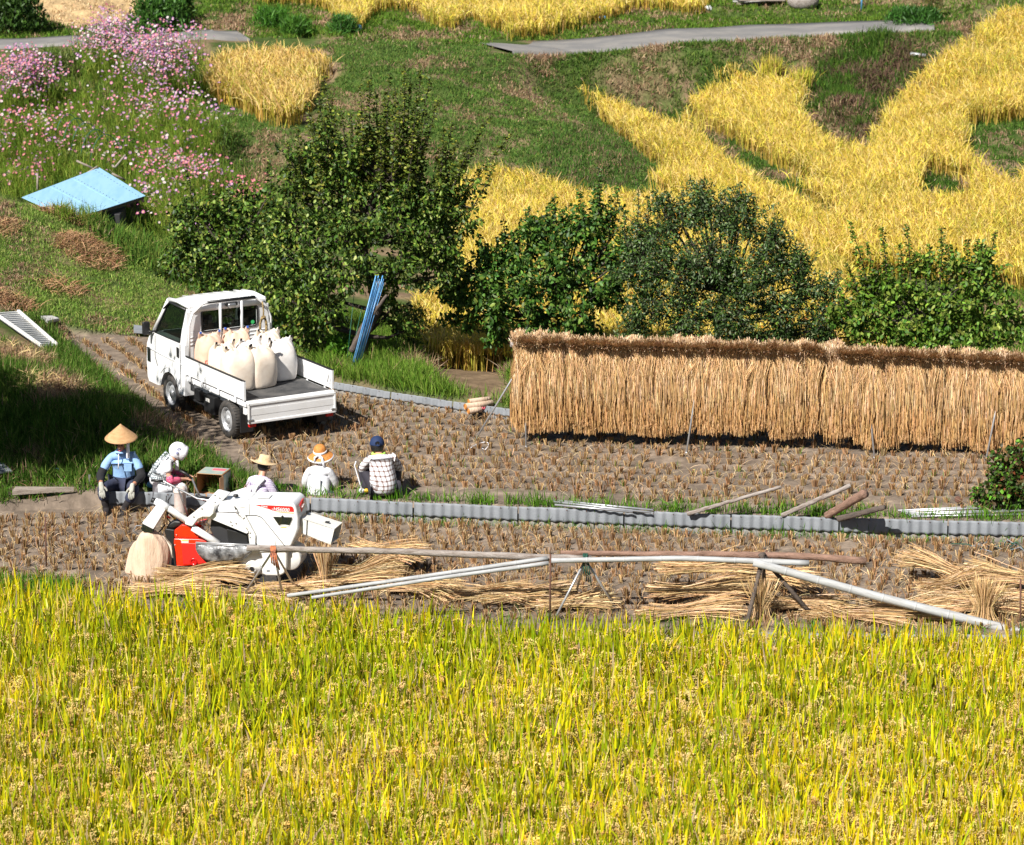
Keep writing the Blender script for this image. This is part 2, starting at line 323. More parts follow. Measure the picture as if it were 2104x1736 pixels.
CTRL = [  # u, v, level : what the picture shows at each height
 # left bank in front of the field
 (-300, 600, .9), (-300, 750, .55), (-300, 900, .2), (0, 720, .42), (60, 785, .45), (150, 850, .42), (250, 905, .32), (0, 860, .22), (100, 940, .06), (0, 975, -.03), (200, 985, 0), (350, 945, .14), (440, 985, .04), (0, 1040, -.15), (-200, 1040, -.15),
 (110, 700, .1), (60, 660, .3), (190, 765, .05), (290, 845, .05), (390, 925, .05),
 # left mound and its crest
 (0, 600, .58), (0, 500, .98), (0, 415, 1.36), (100, 445, 1.15), (180, 500, .85), (250, 545, .55), (320, 590, .3), (390, 640, .12), (200, 640, .2), (300, 668, .06), (-300, 500, 1.3), (-300, 420, 1.7),
 # hollow behind it
 (60, 380, .15), (200, 478, -.15), (270, 490, -.15), (350, 520, -.15), (450, 560, -.1), (-200, 380, .3),
 # flower slope
 (300, 450, .0), (200, 330, .45), (100, 250, .85), (250, 200, 1.15), (350, 330, .35), (60, 140, 1.35), (300, 110, 1.5), (0, 320, .6), (-300, 200, 1.2),
 (420, 300, .5), (450, 400, .15),
 # small left paddy
 (450, 170, 1.25), (650, 170, 1.2), (560, 265, .95), (640, 225, 1.05), (500, 330, .45), (600, 340, .3), (550, 450, -.05), (620, 400, .1),
 # central hill
 (750, 130, 1.6), (900, 110, 1.65), (800, 200, 1.15), (900, 150, 1.4), (950, 200, 1.08), (1000, 250, .74), (850, 300, .62), (960, 320, .32), (1080, 320, .22), (780, 380, .15), (1080, 250, .62), (1200, 300, .25), (1300, 370, -.1), (1050, 150, 1.15), (1120, 200, .6), (1220, 265, .15), (1330, 360, -.2),
 # road shelf
 (60, 98, 1.55), (300, 82, 1.6), (600, 78, 1.62), (900, 90, 1.6), (1100, 98, 1.5), (1300, 88, 1.5), (1500, 74, 1.6), (1800, 58, 1.75), (2000, 50, 1.85), (2400, 40, 2.0), (-300, 105, 1.55),
 # beyond the road
 (100, 40, 1.75), (300, 20, 1.8), (600, 30, 1.75), (900, 30, 1.7), (1200, 20, 1.75), (1500, 20, 1.85), (1800, 15, 2.0), (0, 0, 2.1), (1000, -20, 2.1), (2104, 0, 2.4), (380, 45, 2.0), (700, 55, 1.9), (1150, 70, 1.65),
 (0, -60, 2.6), (1000, -80, 2.7), (2104, -70, 3.0), (1000, -200, 3.6), (-300, -150, 3.5), (2500, -150, 3.8),
 # bank under the road, right
 (1200, 140, .95), (1200, 190, .35), (1350, 130, 1.1), (1350, 200, .35), (1450, 210, .28), (1550, 130, 1.1), (1560, 175, .65), (1650, 160, .85), (1680, 230, .45), (1750, 120, 1.3), (1760, 200, .7), (1800, 270, .3), (1870, 290, .18), (1900, 120, 1.35),
 (1720, 150, 1.05), (1740, 190, .95), (1780, 210, .45), (1800, 250, .15), (1850, 285, .02), (1850, 230, .3), (1290, 330, .1), (1330, 352, -.1), (1350, 388, -.33),
 # paddies right
 (1180, 250, .1), (1300, 310, -.12), (1450, 390, -.25), (1550, 240, .2), (1500, 300, .0), (1700, 330, .1), (1800, 400, .05), (1600, 430, -.15), (1700, 460, -.15), (1950, 430, .0), (2104, 480, .0), (2104, 300, .45), (2000, 300, .5), (2104, 130, 1.15), (1980, 160, 1.1), (1900, 240, .65), (2400, 200, 1.2), (2400, 500, .0),
 (2080, 360, .25), (1940, 440, .0), (1500, 420, -.32),
 # big paddy and its near edge
 (1000, 420, -.3), (1200, 450, -.32), (1400, 480, -.32), (1700, 560, -.34), (2104, 600, -.34), (1000, 600, -.38), (1300, 650, -.4), (1700, 680, -.4), (2104, 700, -.4), (900, 735, -.4), (1100, 745, -.4), (1600, 750, -.4), (2104, 770, -.35), (800, 600, -.3), (800, 700, -.3),
 # strip behind the far wall
 (700, 770, .2), (850, 800, .2), (950, 815, .18), (1050, 830, .16), (950, 770, .1), (1400, 840, .15), (1800, 850, .15), (2104, 860, .15), (2500, 860, .15), (620, 740, .12), (720, 720, .1), (600, 640, .0), (500, 640, .0), (1300, 790, .05), (1900, 800, .1),
]
CW = np.array([tuple(G(u, v, z)) for u, v, z in CTRL])
_ys = 1.0
def _phi(d): return np.sqrt(d*d+.6)
def _d(a, b): return np.hypot(a[:, None, 0]-b[None, :, 0], (a[:, None, 1]-b[None, :, 1])*_ys)
A = _phi(_d(CW, CW)); A[np.diag_indices(len(CW))] -= .10
_mean = np.polyfit(CW[:, 1], CW[:, 2], 1)
_w = np.linalg.solve(A, CW[:, 2]-np.polyval(_mean, CW[:, 1]))
def hsmooth(x, y):
    x = np.atleast_1d(np.asarray(x, float)).ravel(); y = np.atleast_1d(np.asarray(y, float)).ravel(); out = np.empty(len(x))
    for i in range(0, len(x), 20000):
        q = np.stack([x[i:i+20000], y[i:i+20000]], 1)
        out[i:i+20000] = _phi(_d(q, CW)) @ _w+np.polyval(_mean, q[:, 1])
    return out
_ufx = np.array(UFW)
def height(x, y):
    x = np.atleast_1d(np.asarray(x, float)); y = np.atleast_1d(np.asarray(y, float)); sh = x.shape; x = x.ravel(); y = y.ravel()
    ye = yedge(x); yw = ywall(x)
    h = hsmooth(x, np.clip(y, 36, 110))
    h += (fbm(x, y, 1.1)-.5)*.12*np.clip((y-36)/4, 0, 1)
    pu, pv = proj(x, y, h+.25); pd = inpoly(pu, pv, P_BIG) | inpoly(pu, pv, P_UP) | inpoly(pu, pv, P_LEFT)
    h += np.where(pd, -.06, (fbm(x, y*.8, 1.35, 60)-.5)*.46*np.clip((y-60)/6, 0, 1))
    far = y > 110; h[far] += (y[far]-110)*.06
    uf = inpoly(x, y, UFW)
    h[uf] = (fbm(x[uf], y[uf], 2.5)-.5)*.03
    low = (y < yw+.06) & (y >= ye); h[low] = -.25+(fbm(x[low], y[low], 2.5)-.5)*.03
    fr = y < ye; h[fr] = -.97+np.clip((22-y[fr])/22, 0, None)*9.4
    return h.reshape(sh)
# the road beds are levelled into the slope
ROADS = []
def bed(pts):
    P = [onground0(u, v) for u, v in pts]; xs = np.linspace(0, len(P)-1, 90); k = np.ones(21)/21
    px = np.interp(xs, range(len(P)), [p[0] for p in P]); py = np.convolve(np.pad(np.interp(xs, range(len(P)), [p[1] for p in P]), 10, 'edge'), k, 'valid'); pz = np.convolve(np.pad(height0(px, py), 10, 'edge'), k, 'valid')
    return px, py, pz
def road_dist(x, y):
    d = np.full(np.shape(x), 99.0)
    for (px, py, pz), wd in ROADS:
        e = y-np.interp(x, px, py); q = np.where(e < 0, np.maximum(0, -e-wd/2)*.55, np.maximum(0, e-wd/2)); q = np.where((x < px[0]) | (x > px[-1]), 99, q); d = np.minimum(d, q)
    return d
height0 = height
def onground0(u, v):
    d = ray(u, v); ys = np.linspace(60, 110, 900); t = ys/d.y; X = d.x*t; Z = CZ+d.z*t; h = height0(X, ys)
    i = int(np.argmax(Z < h)) if (Z < h).any() else 899
    return X[i], ys[i], h[i]
RL_ = bed([(-250, 108), (0, 98), (170, 87), (320, 80), (420, 78), (500, 77)]); RR_ = bed([(1000, 101), (1120, 97), (1300, 86), (1450, 75), (1600, 66), (1760, 57), (1920, 55)])
ROADS += [(RL_, 2.4), (RR_, 3.1)]
def height(x, y):
    x = np.atleast_1d(np.asarray(x, float)); y = np.atleast_1d(np.asarray(y, float)); h = height0(x, y)
    for (px, py, pz), wd in ROADS:
        k = (y > 60) & (y < 110) & (x > px[0]-1.5) & (x < px[-1]+1.5)
        if not k.any(): continue
        xx = x[k]; d = np.abs(y[k]-np.interp(xx, px, py))-wd/2-.35; d = np.maximum(d, np.maximum(px[0]-xx, xx-px[-1])); w = 1-np.clip(d/1.6, 0, 1); w = w*w*(3-2*w)
        h[k] = h[k]*(1-w)+np.interp(xx, px, pz)*w
    return h
def H1(x, y): return float(height(x, y)[0])
def onground(u, v, lift=0.0):              # first terrain point seen at (u, v)
    d = ray(u, v); ys = np.linspace(25, 110, 1200); t = ys/d.y; X = d.x*t; Z = CZ+d.z*t; h = height(X, ys)+lift
    i = int(np.argmax(Z < h)) if (Z < h).any() else 1199
    return Vector((X[i], ys[i], h[i]))
yy = np.concatenate([np.linspace(-5, 25, 20, endpoint=False), np.arange(25, 32, .25), np.arange(32, 40, .06), np.arange(40, 50, .09), np.arange(50, 90, .16), np.arange(90, 130, .8), np.linspace(130, 1400, 40)])
sx = np.concatenate([-np.linspace(1.6, .26, 14), np.linspace(-.25, .25, 330), np.linspace(.26, 1.6, 14)])
YY, SX = np.meshgrid(yy, sx, indexing='ij'); XX = SX*np.maximum(YY, 24)
HH = height(XX, YY)
gu, gv = proj(XX, YY, HH)
# soil / grass colours of the ground itself
soil = np.array([.165, .130, .10]); grassg = np.array([.055, .085, .02]); dry = np.array([.20, .14, .085]); pale = np.array([.42, .30, .16])
n1 = fbm(XX, YY, .9, 3.3)[..., None]; n2 = fbm(XX, YY, 3.1, 9.1)[..., None]
C = grassg*(.7+.6*n2)+(dry-grassg)*np.clip((n1-.5)*5, 0, 1)
isf = (inpoly(XX, YY, UFW) | ((YY < ywall(XX)+.06) & (YY >= yedge(XX))))
sc = soil*(.65+.7*n2)+np.clip((fbm(XX, YY, 6, 31)[..., None]-.52)*6, 0, 1)*np.array([.07, .055, .042])
C = np.where(isf[..., None], sc, C)
far_pale = inpoly(gu, gv, [(60, -40), (420, -40), (330, 25), (220, 55), (140, 58), (40, 20)])
C = np.where(far_pale[..., None], pale*(.6+.7*n2), C)
mulch = inpoly(gu, gv, [(880, 745), (1040, 760), (1060, 830), (960, 815), (880, 775)])
C = np.where(mulch[..., None], dry*(.5+.8*n2), C)
bare = inpoly(gu, gv, [(-80, 992), (200, 990), (300, 1005), (300, 1050), (-80, 1070)]); C = np.where(bare[..., None], sc*.9, C)
front = YY < yedge(XX); C = np.where(front[..., None], np.array([.05, .045, .02])*np.ones_like(C), C)
nr, nc = XX.shape; idx = np.arange(nr*nc).reshape(nr, nc)
Fq = np.stack([idx[:-1, :-1], idx[:-1, 1:], idx[1:, 1:], idx[1:, :-1]], -1).reshape(-1, 4)
ground = npmesh('ground', np.stack([XX, YY, HH], -1), Fq, M['ground'], C, smooth=True); props(ground, kind='structure', label='sloping valley ground of terraces, banks and bare cut paddies')
# road laid on its bed
def road(B, wid, name, label):
    px, py, pz = B; tx = np.gradient(px); ty = np.gradient(py); l = np.hypot(tx, ty); nx, ny = -ty/l, tx/l; V = []
    for s, dz in ((-1, -.12), (-1, .04), (-.5, .05), (0, .055), (.5, .05), (1, .04), (1, -.12)): V.append(np.stack([px+nx*s*wid/2*(1+.03*np.sin(px*3+s)), py+ny*s*wid/2, pz+dz], 1))
    V = np.stack(V, 0); n = V.shape[1]; i2 = np.arange(V.shape[0]*n).reshape(V.shape[0], n)
    Fq = np.stack([i2[:-1, :-1], i2[:-1, 1:], i2[1:, 1:], i2[1:, :-1]], -1).reshape(-1, 4)
    props(npmesh(name, V, Fq, M['asphalt'], smooth=False), kind='structure', label=label)
road(RL_, 2.0, 'road', 'narrow asphalt farm road passing above the flowers')
road(RR_, 2.9, 'road', 'asphalt farm road bending above the terrace bank')
# ------------------------------------------------------------ world, sun
W = bpy.data.worlds.new('World'); S.world = W; W.use_nodes = True; nt = W.node_tree
sky = nt.nodes.new('ShaderNodeTexSky'); sky.sky_type = 'NISHITA'; sky.sun_disc = False
SUN = Vector((-.5, -.70, .86)).normalized()
sky.sun_elevation = math.asin(SUN.z); sky.sun_rotation = math.atan2(SUN.x, SUN.y)
nt.links.new(sky.outputs[0], nt.nodes['Background'].inputs[0]); nt.nodes['Background'].inputs[1].default_value = .038
sl = bpy.data.lights.new('sun', 'SUN'); sl.energy = 4.9; sl.angle = R(.5); sl.color = (1, .955, .89)
so = bpy.data.objects.new('sun', sl); put(so); so.rotation_euler = (-SUN).to_track_quat('-Z', 'Y').to_euler()
S.view_settings.view_transform = 'Standard'; S.view_settings.look = 'None'; S.view_settings.exposure = .78; S.view_settings.gamma = 1
S.render.film_transparent = False
S.cycles.max_bounces = 6; S.cycles.diffuse_bounces = 3; S.cycles.glossy_bounces = 2; S.cycles.transparent_max_bounces = 4; S.cycles.transmission_bounces = 3
S.cycles.use_denoising = True
# ------------------------------------------------------------ foreground rice
def rice_field_front():
    a = Acc()
    xs, ys = np.meshgrid(np.arange(-8.5, 8.5, .165), np.arange(23.0, 34.2, .26))
    xs = xs.ravel()+rng.normal(size=xs.size)*.03; ys = ys.ravel()+rng.normal(size=ys.size)*.04
    k = (ys < yedge(xs)-.12) & (np.abs(xs) < ys*.185+.6); xs = xs[k]; ys = ys[k]; n = len(xs)
    gz = height(xs, ys)
    # plant height so the canopy lies as seen, a little taller at the left edge
    hh = 1.0+.07*np.clip(-xs/6, -1, 1)+(fbm(xs, ys, .7)-.5)*.16
    patch = fbm(xs, ys, .55, 21); low = fbm(xs, ys, 1.3, 5)
    greens = [(.17, .33, .002), (.37, .48, .002), (.05, .13, .004), (.58, .58, .003)]
    yell = [(.76, .66, .004), (.82, .72, .008), (.68, .48, .008), (.74, .60, .22)]
    rep = 20; b = np.repeat(np.arange(n), rep); m = len(b)
    base = np.stack([xs[b]+rng.normal(size=m)*.035, ys[b]+rng.normal(size=m)*.035, gz[b]+.38+rng.random(m)*.15], 1)
    L = (hh[b]-.45)*rng.uniform(.72, 1.22, m)
    near = np.clip((33-ys[b])/8, 0, 1)
    pg = np.clip(.76-.24*near+(patch[b]-.5)*1.1, .15, .9)
    isg = rng.random(m) < pg
    c = np.where(isg[:, None], pal(greens, m, [3, 3, 2, 2]), pal(yell, m, [4, 3, 2, 2]))
    tip = c*.6+np.array([.60, .48, .03])*.4
    dead = rng.random(m) < .03; c[dead] = (.50, .38, .24); tip[dead] = (.5, .38, .26)
    lean = np.abs(rng.normal(size=m))*.17+.04
    az = rng.random(m)*6.283
    a.add(*blades(base, L, rng.uniform(.015, .029, m), lean, az, c, T=5, droop=rng.random(m)**3*.35, tipcol=tip, prof=np.array([.5, .85, 1, .75, .04])))
    # bent leaves lying across the canopy
    m2 = n*4; b = np.repeat(np.arange(n), 4)
    base = np.stack([xs[b]+rng.normal(size=m2)*.05, ys[b]+rng.normal(size=m2)*.05, gz[b]+hh[b]*.66], 1)
    a.add(*blades(base, rng.uniform(.2, .36, m2), rng.uniform(.010, .016, m2), rng.uniform(.5, .95, m2), rng.random(m2)*6.283, pal(greens+yell, m2), T=5, droop=rng.uniform(.2, .7, m2)))
    # stems and inner foliage, darker only by real shade
    m3 = n*7; b = np.repeat(np.arange(n), 7)
    base = np.stack([xs[b]+rng.normal(size=m3)*.03, ys[b]+rng.normal(size=m3)*.03, gz[b]], 1)
    a.add(*blades(base, .72*hh[b], .013, np.abs(rng.normal(size=m3))*.1, rng.random(m3)*6.283, pal([(.25, .26, .03), (.42, .34, .07)], m3), T=3, prof=np.array([1, 1, .7])))
    o = a.build('rice_plants', M['leaf']); props(o, kind='stuff', label='tall yellow green rice filling the front paddy', cat='rice')
    # drooping ears
    def ear():
        V = []; Fs = []; 
        for br in range(5):
            az = rng.normal()*.5; ln = rng.uniform(.10, .17); t = np.linspace(0, 1, 10)
            hx = ln*np.sin(t*1.9)*.62; hz = .05*np.sin(t*2.2)-ln*.75*t**2.0
            st = rng.uniform(0, .04)
            for i in range(1, 10):
                cx, cy, cz = hx[i]*math.cos(az)+st, hx[i]*math.sin(az)+rng.normal()*.004, hz[i]+rng.normal()*.004
                g = .0055; gl = .0105; b0 = len(V)
                V += [(cx-g, cy, cz), (cx, cy-g, cz), (cx+g, cy, cz), (cx, cy+g, cz), (cx, cy, cz+gl), (cx, cy, cz-gl)]
                Fs += [(b0, b0+1, b0+4), (b0+1, b0+2, b0+4), (b0+2, b0+3, b0+4), (b0+3, b0, b0+4), (b0+1, b0, b0+5), (b0+2, b0+1, b0+5), (b0+3, b0+2, b0+5), (b0, b0+3, b0+5)]
        return np.array(V), np.array(Fs)
    e = Acc()
    for k in range(8):
        Vt, Ft = ear(); m = int(n*11/8); b = rng.integers(0, n, m)
        keep = rng.random(m) < np.clip(.36+.66*near_y(ys[b])+(low[b]-.5)*1.0, .12, 1); b = b[keep]; m = len(b)
        az = rng.random(m)*6.283; s = rng.uniform(.8, 1.25, m)
        px = xs[b]+rng.normal(size=m)*.05; py = ys[b]+rng.normal(size=m)*.06; pz = gz[b]+hh[b]*rng.uniform(.64, .86, m)
        ca, sa = np.cos(az), np.sin(az)
        X = (Vt[None, :, 0]*ca[:, None]-Vt[None, :, 1]*sa[:, None])*s[:, None]+px[:, None]
        Y = (Vt[None, :, 0]*sa[:, None]+Vt[None, :, 1]*ca[:, None])*s[:, None]+py[:, None]
        Z = Vt[None, :, 2]*s[:, None]+pz[:, None]
        Fq = (Ft[None]+(np.arange(m)*len(Vt))[:, None, None]).reshape(-1, 3)
        cc = np.repeat(pal([(.64, .44, .14), (.72, .53, .22), (.48, .30, .09), (.66, .52, .14)], m, jit=.12)[:, None], len(Vt), 1)
        cc = cc*(1+rng.normal(size=(m, len(Vt), 1))*.12)
        e.add(np.stack([X, Y, Z], -1), Fq, cc)
    o = e.build('rice_ears', M['straw']); props(o, kind='stuff', label='drooping tan rice ears among the front leaves', cat='rice ears')
def near_y(y): return np.clip((33-y)/7, 0, 1)
rice_field_front()
# ------------------------------------------------------------ distant golden paddies
P_RIDGE = [(1404, 234), (1470, 272), (1560, 330), (1650, 383), (1712, 410), (1725, 424), (1690, 416), (1600, 374), (1510, 320), (1450, 279)]
P_UNDER = [(860, 640), (930, 600), (1100, 560), (2200, 640), (2200, 745), (860, 745)]
def golden(poly, dens, hgt, name, label, x0, x1, y0, y1, cols, hole=None, polyb=None, wd=.013):
    A_ = Acc(); N_ = int((x1-x0)*(y1-y0)*dens); x = rng.uniform(x0, x1, N_); y = rng.uniform(y0, y1, N_)
    k = np.abs(x) < y*.19+.5; x = x[k]; y = y[k]
    z = height(x, y); u0, v0 = proj(x, y, z); u1, v1 = proj(x, y, z+hgt*.72)
    k = inpoly(u1, v1, poly) & (inpoly(u0, v0, poly) | (v0 > 330) & inpoly(u0, np.minimum(v0, 730), poly))
    u3, v3 = proj(x, y, z+hgt*.4)
    for ho in hole or (): k &= ~inpoly(u1, v1, ho) & ~inpoly(u0, v0, ho) & ~inpoly(u3, v3, ho)
    x = x[k]; y = y[k]; z = z[k]; n = len(x)
    pt = fbm(x, y, .5, 4); rep = 7; b = np.repeat(np.arange(n), rep); m = len(b)
    dirn = 3.6+1.2*(fbm(x, y, .35, 17)-.5)*3
    c = pal(cols[0], m, cols[1], jit=.12); gr = (rng.random(m) < np.clip((pt[b]-.45)*.9, .04, .4)); c[gr] = pal([(.36, .40, .04), (.5, .46, .06)], int(gr.sum()), jit=.12)
    base = np.stack([x[b]+rng.normal(size=m)*.08, y[b]+rng.normal(size=m)*.08, z[b]+hgt*(.42+.1*(rng.random(m)-.5))], 1)
    L = hgt*rng.uniform(.42, .66, m); lean = np.clip(np.abs(rng.normal(size=m))*.35+.2, 0, .95)
    az = dirn[b]+rng.normal(size=m)*1.7
    A_.add(*blades(base, L, rng.uniform(.8, 1.5, m)*wd, lean, az, c, T=4, droop=rng.uniform(0, .75, m), tipcol=c*.75+np.array([.55, .36, .12])*.25, prof=np.array([.6, 1, .9, .35])))
    # lower stems make the side of the crop
    b = np.repeat(np.arange(n), 3); m = len(b)
    base = np.stack([x[b]+rng.normal(size=m)*.06, y[b]+rng.normal(size=m)*.06, z[b]], 1)
    A_.add(*blades(base, hgt*.7, wd*1.6, np.abs(rng.normal(size=m))*.15, rng.random(m)*6.28, pal([(.46, .33, .06), (.40, .36, .05), (.54, .36, .10)], m), T=2, prof=np.array([1, .7])))
    o = A_.build(name, M['leaf']); props(o, kind='stuff', label=label, cat='rice'); return n
gold = ([(.86, .68, .19), (.84, .69, .10), (.88, .71, .30), (.72, .52, .15), (.80, .70, .08)], [4, 4, 2, 2, 2])
cA = golden(P_BIG, 82, .70, 'golden_rice', 'ripe golden rice sweeping down the terraces behind the bushes', -5, 19, 46, 92, gold, hole=[P_ISL, P_RIDGE])
goldl = ([(.84, .64, .28), (.78, .60, .17), (.72, .50, .19)], [4, 4, 2])
golden(P_LEFT, 60, .75, 'golden_rice', 'small pale golden rice plot beside the cosmos flowers', -9, -3, 60, 76, goldl, wd=.016)
golden(P_UP, 45, .6, 'golden_rice', 'golden rice above the farm road at the top', -9, 8, 74, 100, gold, wd=.016)
def shocks():
    for (u, v, lab) in ((1585, 165, 'upright yellow green rice clump left uncut on the bare bank'), (1650, 190, 'bushy rice clump leaning at the corner of the golden plot')):
        p = onground(u, v); m = 260
        base = np.stack([p.x+rng.normal(size=m)*.14, p.y+rng.normal(size=m)*.14, np.full(m, p.z)], 1)
        a = Acc(); a.add(*blades(base, rng.uniform(.5, .85, m), .022, np.abs(rng.normal(size=m))*.3, rng.random(m)*6.28, pal([(.62, .55, .08), (.45, .46, .05), (.66, .5, .16)], m), T=4, droop=rng.random(m)*.4))
        props(a.build('rice_clump', M['leaf']), lab, 'rice clump')
shocks()
# ------------------------------------------------------------ stubble
def tuft_mesh(n=18, h=.1, spread=.05):
    a = Acc(); base = np.stack([rng.normal(size=n)*spread*.45, rng.normal(size=n)*spread*.45, np.zeros(n)], 1)
    az = np.arctan2(base[:, 1], base[:, 0]); r = np.hypot(base[:, 0], base[:, 1])
    c = pal([(.36, .22, .105), (.26, .145, .065), (.52, .36, .19), (.18, .10, .045)], n)
    for q in (0, 1.57):
        a.add(*blades(base, h*rng.uniform(.75, 1.15, n) if q == 0 else h, 0.0088, np.clip(r/spread*.35, 0, .6), az, c, T=3, prof=np.array([1, 1, .95]), sideaz=np.full(n, q+.4)))
    m = 5; base = rng.normal(size=(m, 3))*.03; base[:, 2] = .01
    a.add(*blades(base, rng.uniform(.08, .2, m), .006, .97, rng.random(m)*6.28, pal([(.5, .36, .2), (.42, .29, .15)], m), T=3))
    return np.concatenate(a.V), np.concatenate(a.F), np.concatenate(a.C)
TUFTS = [tuft_mesh(int(rng.integers(11, 18)), rng.uniform(.072, .10), rng.uniform(.032, .045)) for _ in range(10)]
pts = []
# lower field rows follow the wall
for k in range(19):
    xs = np.arange(-9, 9, .165)+(.09 if k % 2 else 0)+rng.normal()*.05
    off = .22+k*.27; ys = ywall(xs)-off
    pts.append(np.stack([xs+rng.normal(size=len(xs))*.010, ys+rng.normal(size=len(xs))*.016, np.full(len(xs), 0.0)], 1))
lowp = np.concatenate(pts); lowp = lowp[(lowp[:, 1] > yedge(lowp[:, 0])+.1)]
lu, lv = proj(lowp[:, 0], lowp[:, 1], -.25); kk = (lu > -60) & (lu < 2170) & ~((lu < 200) & (lv < 1062)) & ~inpoly(lu, lv, [(335, 1110), (600, 1120), (610, 1230), (300, 1230)]) & (rng.random(len(lu)) > .04); lowp = lowp[kk]; lu = lu[kk]; lv = lv[kk]
pts = []
e0 = np.array(G(120, 690)[:2]); e1 = np.array(G(470, 962)[:2]); ed = (e1-e0)/np.linalg.norm(e1-e0); en = np.array([-ed[1], ed[0]])
if en[0] < 0: en = -en
for k in range(1, 12):                     # left rows run along the bank
    s = np.arange(-.5, 12, .19); q = e0+ed*s[:, None]+en*(k*.36-.1); q = q+rng.normal(size=q.shape)*.014; pts.append(q)
left = np.concatenate(pts); u, v = proj(left[:, 0], left[:, 1], 0); left = left[(u < 330+(v-690)*.62)]
pts = []
for k in range(20):
    xs = np.arange(-8, 9.5, .168)+(.09 if k % 2 else 0)+rng.normal()*.03
    ys = ywall(xs)+.22+k*.34+np.clip(k-3, 0, 9)*.012
    pts.append(np.stack([xs+rng.normal(size=len(xs))*.010, ys+rng.normal(size=len(xs))*.018], 1))
right = np.concatenate(pts); u, v = proj(right[:, 0], right[:, 1], 0); right = right[~(u < 345+(v-690)*.62)]
up = np.concatenate([left, right]); k = inpoly(up[:, 0], up[:, 1], UFW); up = up[k]; u, v = proj(up[:, 0], up[:, 1], 0)
bd = inpoly(u, v, [(a, b) for a, b in [(110, 700), (480, 990), (560, 1025), (700, 1030), (1100, 1046), (2200, 1085), (2200, 1062), (2104, 1055), (1800, 1048), (1500, 1038), (1100, 1020), (650, 1002), (560, 985), (200, 745)]])
up = up[(u > -60) & (u < 2170) & (v < 1075) & (v > 700) & ~bd & (rng.random(len(u)) > .05)]
# the 300 nearest stand as things of their own
order = np.argsort(-lv); near = lowp[order[:300]]; rest = lowp[order[300:]]
tm = []
for i, (V, Fq, C) in enumerate(TUFTS):
    me_o = npmesh('stubble_tuft', V, Fq, M['straw'], C); tm.append(me_o.data)
    if i < 10: bpy.data.objects.remove(me_o)
for i, p in enumerate(near):
    o = bpy.data.objects.new('stubble_tuft', tm[i % 10]); put(o)
    o.location = (p[0], p[1], H1(p[0], p[1])-.005); o.rotation_euler = (rng.normal()*.1, rng.normal()*.1, rng.random()*6.28); s = rng.uniform(.85, 1.2); o.scale = (s, s, s*rng.uniform(.85, 1.15))
    props(o, 'cut rice stubble tuft in the front rows of the lower field', 'stubble', 'stubble tufts in the front rows of the lower field')
def stamp(P, zz, sc=(.85, 1.25)):
    a = Acc(); kind = rng.integers(0, 10, len(P))
    for i, (V, Fq, C) in enumerate(TUFTS):
        q = P[kind == i]; m = len(q)
        if not m: continue
        z = zz[kind == i]; az = rng.random(m)*6.28; s = rng.uniform(*sc, m); ca, sa = np.cos(az), np.sin(az)
        X = (V[None, :, 0]*ca[:, None]-V[None, :, 1]*sa[:, None])*s[:, None]+q[:, 0:1]; Y = (V[None, :, 0]*sa[:, None]+V[None, :, 1]*ca[:, None])*s[:, None]+q[:, 1:2]
        Z = V[None, :, 2]*s[:, None]*rng.uniform(.85, 1.2, (m, 1))+z[:, None]
        a.add(np.stack([X, Y, Z], -1), (Fq[None]+(np.arange(m)*len(V))[:, None, None]).reshape(-1, 4), np.tile(C[None], (m, 1, 1))*rng.uniform(.8, 1.2, (m, 1, 1)))
    return a
a = stamp(rest[:, :2], height(rest[:, 0], rest[:, 1])); o = a.build('stubble_rows', M['straw']); props(o, kind='stuff', label='rows of cut rice stubble farther back in the lower field', cat='stubble')
a = stamp(up, height(up[:, 0], up[:, 1]), (.85, 1.2)); o = a.build('stubble_rows', M['straw']); props(o, kind='stuff', label='rows of cut rice stubble around the truck and rack', cat='stubble')
# fallen straw bits, and green regrowth
a = Acc(); m = 12000; x = rng.uniform(-9, 9, m); y = rng.uniform(32, 48, m); k = (y > yedge(x)) & ((y < ywall(x)) | inpoly(x, y, UFW)); x = x[k]; y = y[k]
dn = fbm(x, y, 1.2, 8); k = rng.random(len(x)) < np.clip((dn-.32)*2.4, .12, 1); x = x[k]; y = y[k]; m = len(x)
a.add(*blades(np.stack([x, y, height(x, y)+.012], 1), rng.uniform(.06, .26, m), .0055, rng.uniform(.95, 1.05, m), rng.random(m)*6.28, pal([(.50, .37, .21), (.42, .30, .17), (.6, .48, .3)], m), T=3))
o = a.build('fallen_straw', M['straw']); props(o, kind='stuff', label='loose straw bits strewn over both cut fields', cat='straw')
GREEN = [(.075, .19, .012), (.11, .26, .02), (.05, .13, .01), (.16, .28, .03)]
a = Acc()
def zone0(poly, n, x0, x1, y0, y1):
    x = rng.uniform(x0, x1, n*4); y = rng.uniform(y0, y1, n*4); k = inpoly(*proj(x, y, height(x, y)), poly); return x[k][:n], y[k][:n]
def grass(a, x, y, h, w, cols, rep=8, lean=.4, sp=.05, T=3, wts=None, droop=.25):
    n = len(x); b = np.repeat(np.arange(n), rep); m = len(b); z = height(x, y); h = np.broadcast_to(h, (n,))
    base = np.stack([x[b]+rng.normal(size=m)*sp, y[b]+rng.normal(size=m)*sp, z[b]-.01], 1)
    a.add(*blades(base, h[b]*rng.uniform(.6, 1.3, m), w*rng.uniform(.7, 1.3, m), np.clip(np.abs(rng.normal(size=m))*lean, 0, .97), rng.random(m)*6.283, pal(cols, m, wts), T=T, droop=rng.random(m)*droop))
k = rng.random(len(up)) < .22; q = up[k]; grass(a, q[:, 0], q[:, 1], .13, .008, GREEN, rep=5, lean=.25, sp=.03)
